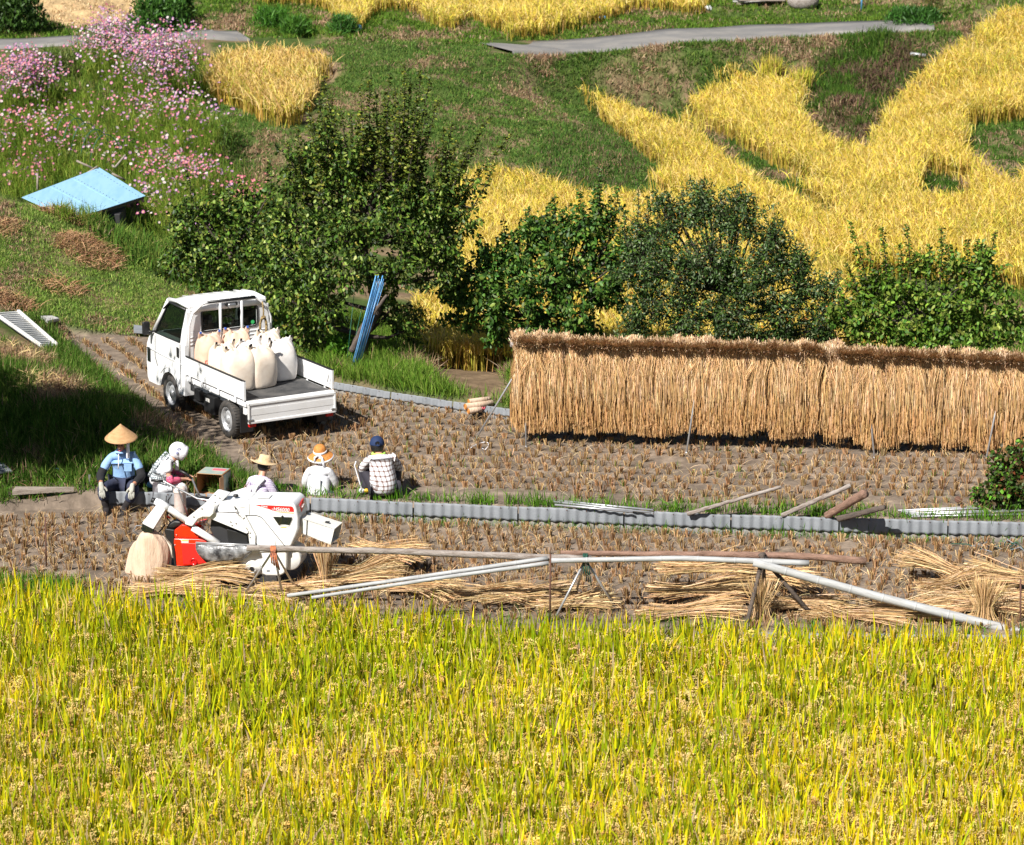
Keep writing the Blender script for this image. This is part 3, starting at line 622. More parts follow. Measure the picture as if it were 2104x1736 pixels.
x = rng.uniform(-3.2, 8.5, 1500); y = ywall(x)+rng.uniform(.0, .32, 1500)**1.3; k = rng.random(1500) < .25+.9*np.clip(fbm(x, y, .9, 41)-.35, 0, 1); grass(a, x[k], y[k], rng.uniform(.1, .26, k.sum()), .011, GREEN, rep=8, lean=.4)
x = rng.uniform(-2.5, 8.5, 330); y = ywall(x)-rng.uniform(.02, .16, 330); grass(a, x, y, .15, .007, GREEN+[(.3, .25, .08)], rep=4, lean=.35)
x, y = zone0([(-60, 985), (230, 985), (280, 1010), (190, 1032), (-60, 1045)], 700, -9, -4, 36.5, 40); grass(a, x, y, .14, .010, GREEN+[(.3, .2, .1)], rep=6, lean=.6)
x = rng.uniform(-7.5, -5.2, 260); y = yedge(x)+rng.uniform(.0, .7, 260); grass(a, x, y, .2, .011, GREEN, rep=9, lean=.5)
x = rng.uniform(-5.2, 8.5, 140); y = yedge(x)+rng.uniform(-.05, .2, 140); grass(a, x, y, .2, .011, GREEN, rep=5, lean=.3)
o = a.build('field_grass', M['grass']); props(o, kind='stuff', label='fresh green grass along the low sheet walls and between stubble', cat='grass')
# ------------------------------------------------------------ turf on mound, banks and hills
def zone(n, poly, x0, x1, y0, y1, not_=(), prm=None, soft=0):
    x = rng.uniform(x0, x1, n); y = rng.uniform(y0, y1, n); z = height(x, y); u, v = proj(x, y, z)
    if soft: u = u+rng.normal(size=n)*soft+(fbm(x, y, .9, 71)-.5)*soft*5; v = v+rng.normal(size=n)*soft*.5+(fbm(x, y, .9, 77)-.5)*soft*4
    k = inpoly(u, v, poly) & ~inpoly(x, y, UFW) & ~((y < ywall(x)) & (x > -5.2)) & (road_dist(x, y) > .12)
    for p in not_: k &= ~inpoly(u, v, p)
    return x[k], y[k]
TURF = [(.085, .17, .018), (.12, .22, .025), (.055, .12, .012), (.16, .22, .035)]
HAY = [(.38, .25, .15), (.28, .18, .11), (.46, .34, .21), (.19, .11, .07)]
def turf(name, label, x, y, h, w, rep=7, dryth=.55, dryw=6.0, lean=.5, sc=.8, off=2.0, sp=.06, cols=TURF, flat=.9):
    a = Acc(); d = fbm(x, y*.6, sc, off); isd = rng.random(len(x)) < np.clip((d-dryth)*dryw, 0.03, .95)
    if (~isd).any(): grass(a, x[~isd], y[~isd], h, w, cols, rep=rep, lean=lean, sp=sp)
    if isd.any(): grass(a, x[isd], y[isd], h*1.1, w, HAY, rep=rep, lean=flat, sp=sp*1.3, droop=.35)
    o = a.build(name, M['grass']); props(o, kind='stuff', label=label, cat='grass'); return o
BANK = [(-60, 650), (60, 640), (120, 700), (300, 850), (480, 975), (600, 1008), (560, 1022), (300, 1005), (205, 1000), (150, 1015), (40, 1030), (-60, 1045)]
x, y = zone(26000, BANK, -9, -2.5, 36.3, 50); k = ~inpoly(*proj(x, y, height(x, y)), [(-30, 640), (45, 636), (130, 722), (75, 735), (-30, 700)]) & ~inpoly(*proj(x, y, height(x, y)), [(15, 1000), (165, 1000), (165, 1060), (10, 1060)]); x = x[k]; y = y[k]
turf('bank_grass', 'long dark grass with dry patches on the bank behind the seated farmers', x, y, .25, .013, rep=6, dryth=.57, lean=.55, sc=.9, off=6, sp=.05, cols=[(.055, .13, .014), (.085, .18, .022), (.04, .09, .01), (.16, .22, .045)])
MOUND = [(-80, 395), (0, 402), (100, 440), (190, 485), (260, 530), (330, 575), (410, 610), (560, 680), (640, 740), (440, 720), (290, 700), (120, 700), (60, 650), (-80, 660)]
x, y = zone(42000, MOUND, -11, -2.5, 43, 58)
k = ~inpoly(*proj(x, y, height(x, y)), [(-30, 640), (45, 636), (135, 722), (80, 730), (-30, 668)]); x = x[k]; y = y[k]
turf('mound_grass', 'mown grass with brown hay patches on the rise above the truck', x, y, .075, .013, rep=7, dryth=.53, dryw=6, lean=.75, sc=.8, off=14, cols=[(.17, .28, .045), (.22, .32, .06), (.11, .20, .03), (.30, .34, .10)])
x, y = zone(12000, [(270, 560), (330, 560), (640, 720), (640, 780), (700, 806), (800, 824), (900, 836), (1010, 852), (1110, 866), (1110, 700), (700, 640), (400, 560)], -5.5, 1.2, 41.5, 50, not_=[[(880, 745), (1040, 760), (1060, 830), (960, 815), (880, 775)]])
turf('verge_grass', 'rough tall grass under the trees behind the far sheet wall', x, y, .26, .012, rep=8, dryth=.62, lean=.45, cols=[(.10, .2, .02), (.16, .28, .03), (.2, .28, .05), (.07, .14, .015)])
HILL = [(640, 100), (700, 70), (1020, 92), (1130, 150), (1240, 240), (1400, 395), (1180, 395), (1040, 350), (960, 345), (930, 400), (700, 420), (560, 420), (480, 330), (420, 250), (430, 200), (640, 270), (700, 150), (690, 110)]
x, y = zone(62000, HILL, -9, 5, 55, 80, not_=[P_LEFT])
turf('hill_grass', 'close mown green hill with brown clippings between the golden plots', x, y, .10, .018, rep=6, dryth=.56, dryw=4, sc=.9, off=20, lean=.7, sp=.07, cols=[(.08, .165, .03), (.12, .21, .04), (.055, .12, .02), (.17, .23, .05)])
RB = [(1030, 92), (1300, 92), (1500, 78), (1800, 62), (1960, 50), (2010, 40), (1900, 140), (1790, 290), (1830, 320), (1700, 290), (1640, 230), (1600, 200), (1480, 160), (1420, 260), (1250, 220), (1130, 170)]
x, y = zone(60000, RB, 0, 13, 60, 84, not_=[])
turf('terrace_bank_grass', 'steep terrace bank of cut brown hay and green tufts under the road', x, y, .15, .02, rep=6, dryth=.43, dryw=4, sc=1.1, off=30, lean=.8, sp=.08, cols=[(.06, .13, .018), (.10, .18, .028), (.04, .09, .012), (.14, .20, .04)])
x, y = zone(30000, [(1380, 240), (1470, 300), (1570, 370), (1700, 440), (1790, 450), (1680, 390), (1560, 330), (1450, 250)], 2, 12, 54, 80)
x2, y2 = zone(30000, [(1880, 350), (1950, 355), (2020, 380), (2000, 410), (1880, 400)], 6, 14, 52, 75); x = np.concatenate([x, x2]); y = np.concatenate([y, y2])
x2, y2 = zone(20000, [(1950, 250), (2200, 240), (2200, 380), (2080, 370), (1980, 300)], 8, 16, 52, 80); x = np.concatenate([x, x2]); y = np.concatenate([y, y2])
turf('ridge_grass', 'narrow grassy ridges and brown hollow between the golden paddies', x, y, .13, .02, rep=6, dryth=.46, dryw=4, sc=1.2, off=33, lean=.8, cols=[(.06, .13, .018), (.10, .18, .028), (.04, .09, .012)])
VAL = [(1680, 120), (1800, 85), (1900, 100), (1870, 160), (1810, 230), (1795, 295), (1740, 275), (1700, 230), (1660, 180)]
x, y = zone(26000, VAL, 4, 13, 62, 82, not_=[P_BIG], soft=14); d_ = rng.random(len(x)) < np.clip((fbm(x, y, 1.3, 91)-.5)*5+.4, 0, 1)
a = Acc(); grass(a, x[d_], y[d_], .34, .02, [(.035, .085, .012), (.06, .12, .02), (.09, .17, .02)], rep=6, lean=.5, sp=.08); grass(a, x[~d_], y[~d_], .26, .02, [(.14, .09, .06), (.20, .13, .085), (.08, .05, .035)], rep=6, lean=.85, sp=.1)  # dark blade and hay colours stand in for the gully's shade
props(a.build('valley_shade_weeds', M['grass']), kind='stuff', label='weeds and brown hay in the gully between the golden terraces, darkened as painted shade', cat='weeds')
x, y = zone(16000, [(1180, 250), (1240, 255), (1320, 320), (1400, 395), (1200, 395), (1060, 355), (1120, 320)], -1, 6, 58, 76, not_=[P_BIG], soft=22); k_ = rng.random(len(x)) < .6; x = x[k_]; y = y[k_]
a = Acc(); grass(a, x, y, .17, .018, [(.05, .12, .02), (.08, .16, .028), (.16, .12, .07)], rep=6, lean=.5, sp=.07)  # darker blades paint the shade along the hill's lower right edge
props(a.build('hillfoot_shade_grass', M['grass']), kind='stuff', label='longer grass at the foot of the mown hill by the golden plot, shade painted into its colour', cat='grass')
TOP = [(-80, -60), (2200, -60), (2200, 30), (2000, 52), (1800, 56), (1500, 72), (1300, 88), (1100, 100), (1000, 95), (620, 78), (400, 78), (170, 84), (0, 100), (-80, 105)]
x, y = zone(70000, TOP, -15, 16, 73, 100, not_=[[(60, -40), (420, -40), (330, 25), (220, 55), (140, 58), (40, 20)]])
turf('roadside_grass', 'mixed green and straw coloured verge above the farm road', x, y, .13, .025, rep=6, dryth=.52, dryw=4, sc=.8, off=40, lean=.7, sp=.09)
x, y = zone(9000, [(60, -40), (420, -40), (330, 25), (220, 55), (140, 58), (40, 20)], -16, -5, 76, 100)
a = Acc(); grass(a, x, y, .1, .02, [(.55, .38, .2), (.62, .46, .27), (.4, .26, .13)], rep=5, lean=.95, sp=.1); props(a.build('cut_straw', M['straw']), kind='stuff', label='pale dry straw on the harvested plot at the top left', cat='straw')
x, y = zone(22000, [(1000, 700), (2200, 590), (2200, 900), (1300, 880), (1100, 850)], 0, 10, 41, 60, not_=[P_BIG])
turf('slope_grass', 'rough green grass on the slope behind the straw rack', x, y, .22, .014, rep=7, dryth=.62, lean=.5, cols=[(.10, .19, .02), (.15, .25, .03), (.07, .13, .015)])
# ------------------------------------------------------------ hay windrows on mound and bank
def hay_heap(u, v, w, d, h, n, lab, cols, ang=0.0):
    p = onground(u, v); a = Acc(); r = np.sqrt(rng.random(n)); th = rng.random(n)*6.28; lx = r*np.cos(th)*w/2; ly = r*np.sin(th)*d/2
    ca, sa = math.cos(ang), math.sin(ang); x = p.x+lx*ca-ly*sa; y = p.y+lx*sa+ly*ca; z = height(x, y)+h*(1-r*r)*rng.random(n)
    a.add(*blades(np.stack([x, y, z], 1), rng.uniform(.12, .34, n), .011, rng.uniform(.8, 1.0, n), rng.random(n)*6.28, pal(cols, n), T=4, droop=rng.uniform(.1, .5, n)))
    props(a.build('hay_heap', M['straw']), lab, 'hay heap')
BR = [(.34, .19, .10), (.26, .14, .07), (.42, .27, .14)]; DK = [(.10, .07, .05), (.15, .10, .07), (.07, .05, .035)]; GO = [(.5, .37, .17), (.42, .30, .13), (.56, .43, .2)]
hay_heap(140, 452, 1.3, .9, .16, 1100, 'brown hay heap below the corner of the blue roof', BR, -.5)
hay_heap(185, 520, 1.1, 1.6, .14, 1300, 'wide brown hay streak running down the mound', BR, .6)
hay_heap(20, 625, 1.0, .7, .08, 500, 'thin brown hay patch at the left border above the ramp', BR)
hay_heap(10, 470, .5, .9, .06, 300, 'small brown hay patch highest on the mound at the left border', BR)
hay_heap(130, 600, .8, .8, .06, 350, 'faint hay patch in the middle of the mown rise', BR)
hay_heap(30, 735, 1.1, 1.2, .12, 900, 'golden dry grass heap on the bank just below the ramp', GO)
hay_heap(95, 800, 1.3, 1.0, .14, 900, 'golden combed dry grass in the middle of the dark bank', GO, -.5)
hay_heap(232, 838, .8, 1.0, .12, 700, 'dark brown weed heap on the bank near the truck wheel', DK, -.7)
hay_heap(302, 902, .9, .9, .12, 700, 'dark brown weed heap right behind the kerchief woman', DK, -.7)
# ------------------------------------------------------------ cosmos
def cosmos():
    a = Acc(); f = Acc()
    blobs = [  # u, v of ground, radius px, plants, height, flower share, colour weights (pink, white, lilac, magenta)
        (230, 160, 60, 170, 1.25, 1.6, (4, 2.5, 5, .3)), (330, 215, 75, 230, 1.4, 1.6, (4, 2, 6, .3)), (370, 330, 70, 130, 1.45, .55, (3, 1, 3, .6)), (290, 300, 60, 100, 1.1, .6, (3, 1, 3, .5)),
        (50, 235, 70, 180, 1.2, 1.6, (5, 1.2, 5, .8)), (30, 330, 70, 120, 1.0, .5, (2, .6, 1, 3)), (140, 330, 90, 170, .9, .35, (3, 1, 2, .6)), (210, 370, 90, 150, .8, .3, (3, 2, 2, 1.5)),
        (60, 395, 60, 80, .7, .4, (3, 0, 2, 2)), (350, 400, 70, 130, .9, .75, (4, 1, 2, 1.5)), (310, 470, 60, 110, .8, .35, (3, 3, 3, .3)), (420, 430, 50, 80, .9, .6, (4, 1, 2, 2)), (390, 500, 50, 70, .8, .3, (3, 3, 2, .3)),
        (505, 450, 32, 40, .75, .8, (.2, 0, .2, 5)), (445, 300, 22, 26, .8, .6, (1, .5, 4, 0)), (170, 440, 50, 60, .5, .1, (3, 1, 1, 1)), (150, 250, 60, 60, .55, .05, (1, 1, 1, 0))]
    COLS = np.array([(.46, .035, .36), (.66, .58, .78), (.32, .10, .56), (.46, .0, .24)])
    for (u, v, r, n, h, fs, wt) in blobs:
        uu = u+rng.normal(size=n)*r*.5; vv = v+rng.normal(size=n)*r*.28; P = [onground(a_, b_) for a_, b_ in zip(uu, vv)]
        x = np.array([p.x for p in P]); y = np.array([p.y for p in P]); z = np.array([p.z for p in P]); hh = h*rng.uniform(.6, 1.1, n)
        b = np.repeat(np.arange(n), 85); m = len(b); t = rng.random(m)
        base = np.stack([x[b]+rng.normal(size=m)*.09, y[b]+rng.normal(size=m)*.09, z[b]+hh[b]*t*.75], 1)
        a.add(*blades(base, rng.uniform(.12, .34, m), .0085, np.abs(rng.normal(size=m))*.5, rng.random(m)*6.28, pal([(.13, .23, .02), (.20, .30, .04), (.08, .15, .015), (.30, .33, .06)], m, jit=.25), T=3, droop=rng.random(m)*.3))
        k = int(n*(5.2 if fs > 1 else 3.6)*fs); b = rng.integers(0, n, k); c0 = COLS[rng.choice(4, k, p=np.array(wt)/sum(wt))]*(1+rng.normal(size=(k, 1))*.1)
        px = x[b]+rng.normal(size=k)*.16; py = y[b]+rng.normal(size=k)*.16; pz = z[b]+hh[b]*rng.uniform(.78, 1.12, k)
        az = rng.random(k)*6.28; tilt = rng.uniform(.2, 1.2, k); nrm = np.stack([np.cos(az)*np.sin(tilt), np.sin(az)*np.sin(tilt)-.5, np.cos(tilt)], 1); nrm /= np.linalg.norm(nrm, axis=1, keepdims=True)
        e1_ = np.cross(nrm, np.array([0, 0, 1.0])+rng.normal(size=(k, 3))*.1); e1_ /= np.linalg.norm(e1_, axis=1, keepdims=True); e2_ = np.cross(nrm, e1_)
        rad = rng.uniform(.024, .040, k); ctr = np.stack([px, py, pz], 1)
        ang = np.arange(16)*math.pi/8; rr = np.where(np.arange(16) % 2 == 0, 1, .78)
        ring = ctr[:, None]+(e1_[:, None]*np.cos(ang)[None, :, None]+e2_[:, None]*np.sin(ang)[None, :, None])*(rad[:, None]*rr[None])[..., None]+nrm[:, None]*.008
        V = np.concatenate([ctr[:, None], ring], 1); tri = np.array([(0, i+1, (i+1) % 16+1) for i in range(16)])
        cc = np.repeat(c0[:, None], 17, 1); cc[:, 0] = (.7, .5, .1)
        f.add(V, (tri[None]+(np.arange(k)*17)[:, None, None]).reshape(-1, 3), cc)
        st = np.stack([ctr-np.array([0, 0, .25]), ctr], 1)
        a.add(*ribbons(st, np.full((k, 2), .006), np.full((k, 3), .14)*np.array([.7, 1.4, .2])))
    # small red dahlia-like and white heads
    props(a.build('cosmos_foliage', M['grass']), kind='stuff', label='feathery green cosmos stems covering the garden slope', cat='flowers')
    props(f.build('cosmos_blossoms', M['petal']), kind='stuff', label='pink, white and magenta cosmos blossoms over the garden slope', cat='flowers')
cosmos()
x, y = zone(14000, [(-60, 110), (180, 110), (430, 120), (430, 300), (560, 420), (620, 600), (520, 640), (330, 570), (260, 540), (180, 480), (40, 400), (-60, 400)], -12, -2.5, 48, 77)
turf('garden_weeds', 'tangled green weeds and vegetable leaves behind the blue roof', x, y, .34, .02, rep=10, dryth=.75, lean=.5, sc=.7, off=50, sp=.1, cols=[(.07, .15, .02), (.11, .20, .03), (.04, .09, .012), (.2, .25, .05)])
# ------------------------------------------------------------ trees
def leaf_batch(P, D, L, Wd, cols, wts=None, fold=.25, jit=.3):
    """leaves hanging from points P along directions D: 4-point folded leaf, two quads"""
    n = len(P); D = D/np.linalg.norm(D, axis=1, keepdims=True); s = rng.normal(size=(n, 3)); s -= D*(s*D).sum(1, keepdims=True); s /= np.linalg.norm(s, axis=1, keepdims=True); nn = np.cross(D, s)
    L = np.broadcast_to(L, (n,))[:, None]*rng.uniform(.7, 1.25, (n, 1)); W = np.broadcast_to(Wd, (n,))[:, None]*rng.uniform(.8, 1.2, (n, 1))
    mid1 = P+D*L*.33-nn*W*.1; mid2 = P+D*L*.7-nn*W*.25; tip = P+D*L-nn*L*.12
    V = np.stack([P, mid1+s*W*.48+nn*W*fold, mid2+s*W*.36+nn*W*fold*.6, tip, mid2-s*W*.36+nn*W*fold*.6, mid1-s*W*.48+nn*W*fold, mid1, mid2], 1)
    Fq = np.array([(0, 1, 2, 6), (6, 2, 3, 7), (0, 6, 4, 5), (6, 7, 3, 4)]); Fq = np.array([(0, 1, 2, 6), (6, 2, 3, 4), (0, 6, 4, 5)])
    c = pal(cols, n, wts, jit=jit); return V.reshape(-1, 3), (Fq[None]+(np.arange(n)*8)[:, None, None]).reshape(-1, 4), np.repeat(c[:, None], 8, 1)
def tree(name, label, base, trunk_pts, blobs, shoots, cols, wts=None, leafL=.085, leafW=.045, dens=1.0, cat='tree', shootd=None, tr=.07, y_spread=1.0, twigcol=None, group=None, upl=.0):
    """blobs: (u, v, dy, radius m) leafy masses; shoots: (u, v, dy, len m, lean) long upright twigs"""
    root = empty(name, base, 0, label, cat, group); b0 = Vector(base); tb = MB(); lv = Acc()
    tp = [Vector((0, 0, 0))]+[AY(u, v, base[1]+dy)-b0 for u, v, dy in trunk_pts]
    tb.tube(tp, [tr*(1-.45*i/len(tp)) for i in range(len(tp))], 8)
    for (u, v, dy, r) in blobs:
        c = AY(u, v, base[1]+dy)-b0; st = min(tp[1:], key=lambda q: (q-c).length-.6*(c.z-q.z > 0)); mid = (st+c)/2+Vector((random.uniform(-.1, .1), random.uniform(-.1, .1), -.08))
        tb.tube([st, mid, c], [tr*.5, tr*.34, tr*.18], 6)
        nt_ = int(52*dens*(r/.5)**2.2); th = rng.random(nt_)*6.283; ph = np.arccos(rng.uniform(-.85, 1, nt_)); rr = r*rng.uniform(.3, 1.0, nt_)**.6
        dirs = np.stack([np.sin(ph)*np.cos(th), np.sin(ph)*np.sin(th)*y_spread, np.cos(ph)], 1)
        P0 = np.array(c)[None]+dirs*(rr*.35)[:, None]; P1 = np.array(c)[None]+dirs*rr[:, None]+np.array([0, 0, .10])
        for i in range(0, nt_, 3): tb.tube([Vector(P0[i]), Vector(P1[i])], [.010, .004], 4, cap=False)
        for _ in range(3):
            d3 = Vector((rng.normal(), rng.normal()*y_spread, abs(rng.normal())*1.1+.25)).normalized(); q0 = c+d3*r*.45; q1 = c+d3*r*rng.uniform(1.25, 1.85); tb.tube([q0, q1], [.009, .003], 4, cap=False); m_ = int((q1-q0).length*95); t_ = rng.random(m_); Pm = np.array(q0)[None]+np.array(q1-q0)[None]*t_[:, None]+rng.normal(size=(m_, 3))*.03; lv.add(*leaf_batch(Pm, rng.normal(size=(m_, 3))*.7+np.array([0, 0, -.3+upl]), leafL, leafW, cols, wts))
        per = 15; tt = rng.uniform(.25, 1.1, (nt_, per)); LP = P0[:, None]+(P1-P0)[:, None]*tt[..., None]+rng.normal(size=(nt_, per, 3))*.045
        LD = rng.normal(size=(nt_, per, 3))*.6+dirs[:, None]*.5+np.array([0, 0, -.75+upl])
        lv.add(*leaf_batch(LP.reshape(-1, 3), LD.reshape(-1, 3), leafL, leafW, cols, wts))
    for (u, v, dy, L, lean) in shoots:
        p = AY(u, v, base[1]+dy)-b0; n = max(6, int(L*140)); top = p; bot = p-Vector((lean*L, 0, L*math.sqrt(max(.1, 1-lean*lean))))
        tb.tube([bot, (bot+top)/2+Vector((.02, 0, 0)), top], [.011, .008, .003], 5, cap=False)
        st = min(tp[1:], key=lambda q: (q-bot).length)
        if (st-bot).length < 2.2: tb.tube([st, (st+bot)/2-Vector((0, 0, .12)), bot], [.03, .02, .011], 5, cap=False)
        t = rng.random(n); P = np.array(bot)[None]+(np.array(top)-np.array(bot))[None]*t[:, None]+rng.normal(size=(n, 3))*(.045*(1.2-t))[:, None]
        aa = rng.random(n)*6.28; D = np.stack([np.cos(aa), np.sin(aa), rng.uniform(-.5, .5, n)], 1); sc = (1.08-.36*t)
        lv.add(*leaf_batch(P, D, leafL*sc*.9, leafW*sc*.9, cols if shootd is None else shootd, None if shootd is not None else wts))
    tb.build('trunk', twigcol or M['bark'], root, smooth=True)
    o = lv.build('crown', M['treeleaf'], root); return root
LV = [(.045, .10, .012), (.08, .155, .018), (.15, .22, .03), (.024, .055, .008), (.25, .31, .07), (.32, .30, .05)]
LW = [4, 5, 4, 4, 2.2, .5]
LVB = [(.04, .10, .012), (.075, .15, .018), (.12, .19, .02), (.025, .07, .010)]
by = 45.2
# tall pear tree behind the truck
tree('pear_tree', 'tall pear tree with upright bare-tipped shoots behind the truck', AY(745, 748, by), [(748, 690, 0), (775, 640, .1), (760, 570, .1), (745, 500, 0), (760, 430, .1), (790, 350, .1)],
     [(600, 470, .2, .55), (560, 540, 0, .5), (640, 560, -.2, .55), (700, 480, 0, .6), (620, 390, .3, .45), (700, 400, .1, .5), (780, 400, .2, .5), (850, 420, .2, .5), (930, 400, .3, .38), (800, 480, -.2, .55), (880, 500, 0, .5), (940, 470, .2, .38),
      (660, 640, -.2, .5), (600, 620, -.3, .42), (720, 560, -.4, .5), (820, 560, -.2, .45), (890, 570, 0, .4), (640, 330, .3, .36), (720, 340, 0, .38), (820, 350, .3, .36), (640, 700, 0, .3), (830, 680, .3, .28), (800, 640, .3, .32), (880, 450, .1, .45), (905, 520, .1, .36), (930, 560, .2, .28), (620, 580, .3, .4), (540, 590, .1, .35), (770, 300, .1, .3), (670, 300, .2, .28)],
     [(760, 160, 0, 1.3, .05), (800, 150, .1, 1.5, .08), (833, 132, 0, 1.6, .06), (865, 142, .2, 1.5, .12), (886, 150, .2, 1.5, .22), (740, 175, -.1, 1.3, -.02), (720, 230, .1, 1.2, -.05), (700, 220, .2, 1.2, -.08), (665, 150, .3, 1.5, -.12), (640, 240, 0, 1.1, -.14), (610, 260, .2, .9, -.1), (630, 210, .4, 1.2, -.12),
      (900, 205, .1, 1.4, .28), (1005, 240, .2, 1.6, .5), (930, 250, .2, 1.2, .2), (912, 262, .1, 1.0, .1), (955, 330, .2, 1.0, .5), (1050, 275, .3, 1.7, .62), (1018, 335, .2, .8, .45), (855, 200, 0, 1.3, .1), (820, 210, .1, 1.2, .02), (790, 200, .2, 1.3, .02), (780, 240, -.1, 1.2, 0), (850, 250, -.1, 1.1, .1), (650, 300, -.1, .9, -.1), (590, 290, .2, .8, -.15),
      (748, 210, .2, 1.2, .0), (812, 180, -.1, 1.4, .05), (842, 170, .1, 1.4, .08), (772, 185, .2, 1.3, 0), (720, 280, 0, 1.0, -.05), (875, 230, 0, 1.2, .18), (690, 270, .1, 1, -.08), (760, 260, .1, 1.0, 0), (830, 250, .2, 1.1, .06), (800, 280, .1, 1.0, .03), (870, 290, .1, 1.0, .12), (735, 240, .1, 1.1, -.02), (655, 200, .2, 1.2, -.1), (620, 320, .1, .8, -.1),
      (665, 240, .1, 1.1, -.1), (680, 200, .3, 1.2, -.08), (610, 300, 0, .9, -.12), (915, 300, .1, 1.0, .2), (940, 290, .2, 1.1, .3), (965, 300, .1, 1.1, .4), (985, 275, .2, 1.2, .45)],
     LV, LW, dens=.95, tr=.085, shootd=[(.12, .16, .02), (.08, .12, .014), (.20, .22, .03), (.045, .07, .01)])
tree('pear_tree', 'spreading low pear tree left of the tall one, above the cab', AY(560, 735, 47.0), [(545, 690, 0), (520, 640, 0), (500, 570, 0), (470, 520, 0)],
     [(400, 500, 0, .45), (370, 560, -.1, .36), (440, 560, -.2, .45), (470, 480, .1, .42), (500, 550, 0, .45), (430, 440, .2, .36), (500, 430, .2, .32), (560, 480, .2, .4), (380, 450, .2, .26), (540, 620, 0, .45), (470, 600, -.2, .32), (600, 700, -.1, .38), (620, 650, -.2, .36), (390, 530, .1, .4), (420, 590, -.2, .22), (570, 560, -.2, .42), (640, 725, -.2, .26)],
     [(395, 395, .1, .5, 0), (430, 380, .2, .6, 0), (470, 385, .1, .6, .05), (350, 440, 0, .5, -.2), (560, 380, .2, .6, .05), (590, 385, .2, .6, 0), (520, 385, .2, .4, 0), (340, 505, 0, .3, -.3), (385, 350, .1, .4, -.1), (555, 330, .1, .5, 0)],
     LV, LW, dens=.95, tr=.07)
tree('pear_tree', 'leafy round pear tree in the middle behind the rack end', AY(1130, 752, 45.8), [(1130, 700, 0), (1125, 650, 0), (1150, 600, 0)],
     [(1010, 560, 0, .42), (960, 610, 0, .4), (1060, 540, .1, .42), (1120, 500, .1, .42), (1180, 480, .1, .4), (1230, 530, .1, .42), (1150, 560, -.2, .5), (1080, 620, -.3, .5), (1000, 650, -.2, .42), (1180, 630, -.3, .5), (1250, 610, 0, .45), (950, 670, 0, .26), (1100, 690, -.2, .4), (1200, 700, -.1, .4), (1020, 700, 0, .26), (1240, 460, .2, .3), (1090, 480, .2, .28), (930, 600, .2, .26), (1280, 560, 0, .36), (1000, 610, -.2, .4)],
     [(1085, 425, .1, .7, -.05), (1175, 440, .1, .6, 0), (1230, 345, .1, .9, 0), (1270, 385, .2, .8, .1), (1120, 440, .1, .6, 0), (1200, 420, .2, .6, 0), (1150, 430, .1, .6, 0), (1060, 470, 0, .5, -.1), (1000, 500, 0, .5, -.1), (960, 530, 0, .4, -.1), (1255, 400, .1, .8, .05), (1100, 450, .2, .5, 0), (1225, 380, .2, .8, -.05), (940, 575, .1, .4, -.2), (1285, 430, 0, .6, .1), (985, 480, .1, .6, -.15), (1035, 450, .1, .6, 0), (1140, 400, .1, .6, .05), (1190, 390, 0, .6, -.05), (1300, 460, 0, .5, .1), (1250, 430, .2, .6, .15), (920, 560, 0, .4, -.2)],
     [(.04, .11, .014), (.065, .15, .02), (.10, .18, .025), (.026, .07, .012), (.16, .21, .035)], [4, 5, 4, 2.5, 1.5], dens=1.05, tr=.06, leafL=.09, leafW=.05)
tree('quince_tree', 'dense silvery dark green fruit tree with a few orange leaves behind the rack', AY(1480, 762, 45.4), [(1480, 700, 0), (1470, 650, 0), (1490, 600, 0)],
     [(1340, 500, 0, .45), (1400, 460, .1, .42), (1460, 450, .1, .42), (1520, 470, 0, .45), (1580, 510, 0, .42), (1620, 560, 0, .42), (1660, 610, 0, .38), (1310, 570, -.1, .45), (1380, 560, -.3, .5), (1460, 550, -.3, .55), (1540, 580, -.3, .52), (1330, 640, -.1, .45), (1420, 640, -.3, .5), (1510, 650, -.3, .5), (1600, 650, -.2, .45), (1680, 670, 0, .36), (1720, 640, 0, .2), (1300, 690, 0, .36), (1400, 700, -.2, .36), (1500, 705, -.2, .36), (1600, 700, -.2, .36), (1440, 410, .1, .26), (1360, 430, .1, .24), (1310, 520, .1, .32), (1520, 420, .1, .22), (1640, 540, .1, .2), (1700, 600, 0, .26), (1740, 660, 0, .3), (1690, 700, 0, .3), (1765, 690, 0, .26)],
     [(1310, 375, .1, .8, 0), (1330, 400, .1, .7, 0), (1440, 365, .1, .8, 0), (1520, 375, .1, .7, .05), (1480, 385, .1, .6, 0), (1555, 410, .1, .6, .15), (1595, 440, .1, .6, .3), (1400, 390, .1, .6, -.05), (1370, 400, .1, .6, -.05), (1630, 480, .1, .6, .4), (1680, 520, .1, .6, .5), (1280, 470, 0, .5, -.2), (1725, 585, .1, .5, .6), (1460, 395, .2, .5, 0), (1505, 400, .2, .6, .05), (1650, 500, .1, .5, .35), (1350, 420, 0, .5, 0)],
     [(.045, .09, .022), (.08, .135, .04), (.028, .06, .012), (.17, .21, .11), (.08, .15, .02), (.65, .25, .02)], [4, 3, 4, 2.2, 2.5, .10], dens=2.1, tr=.07, leafL=.07, leafW=.026, upl=.35)
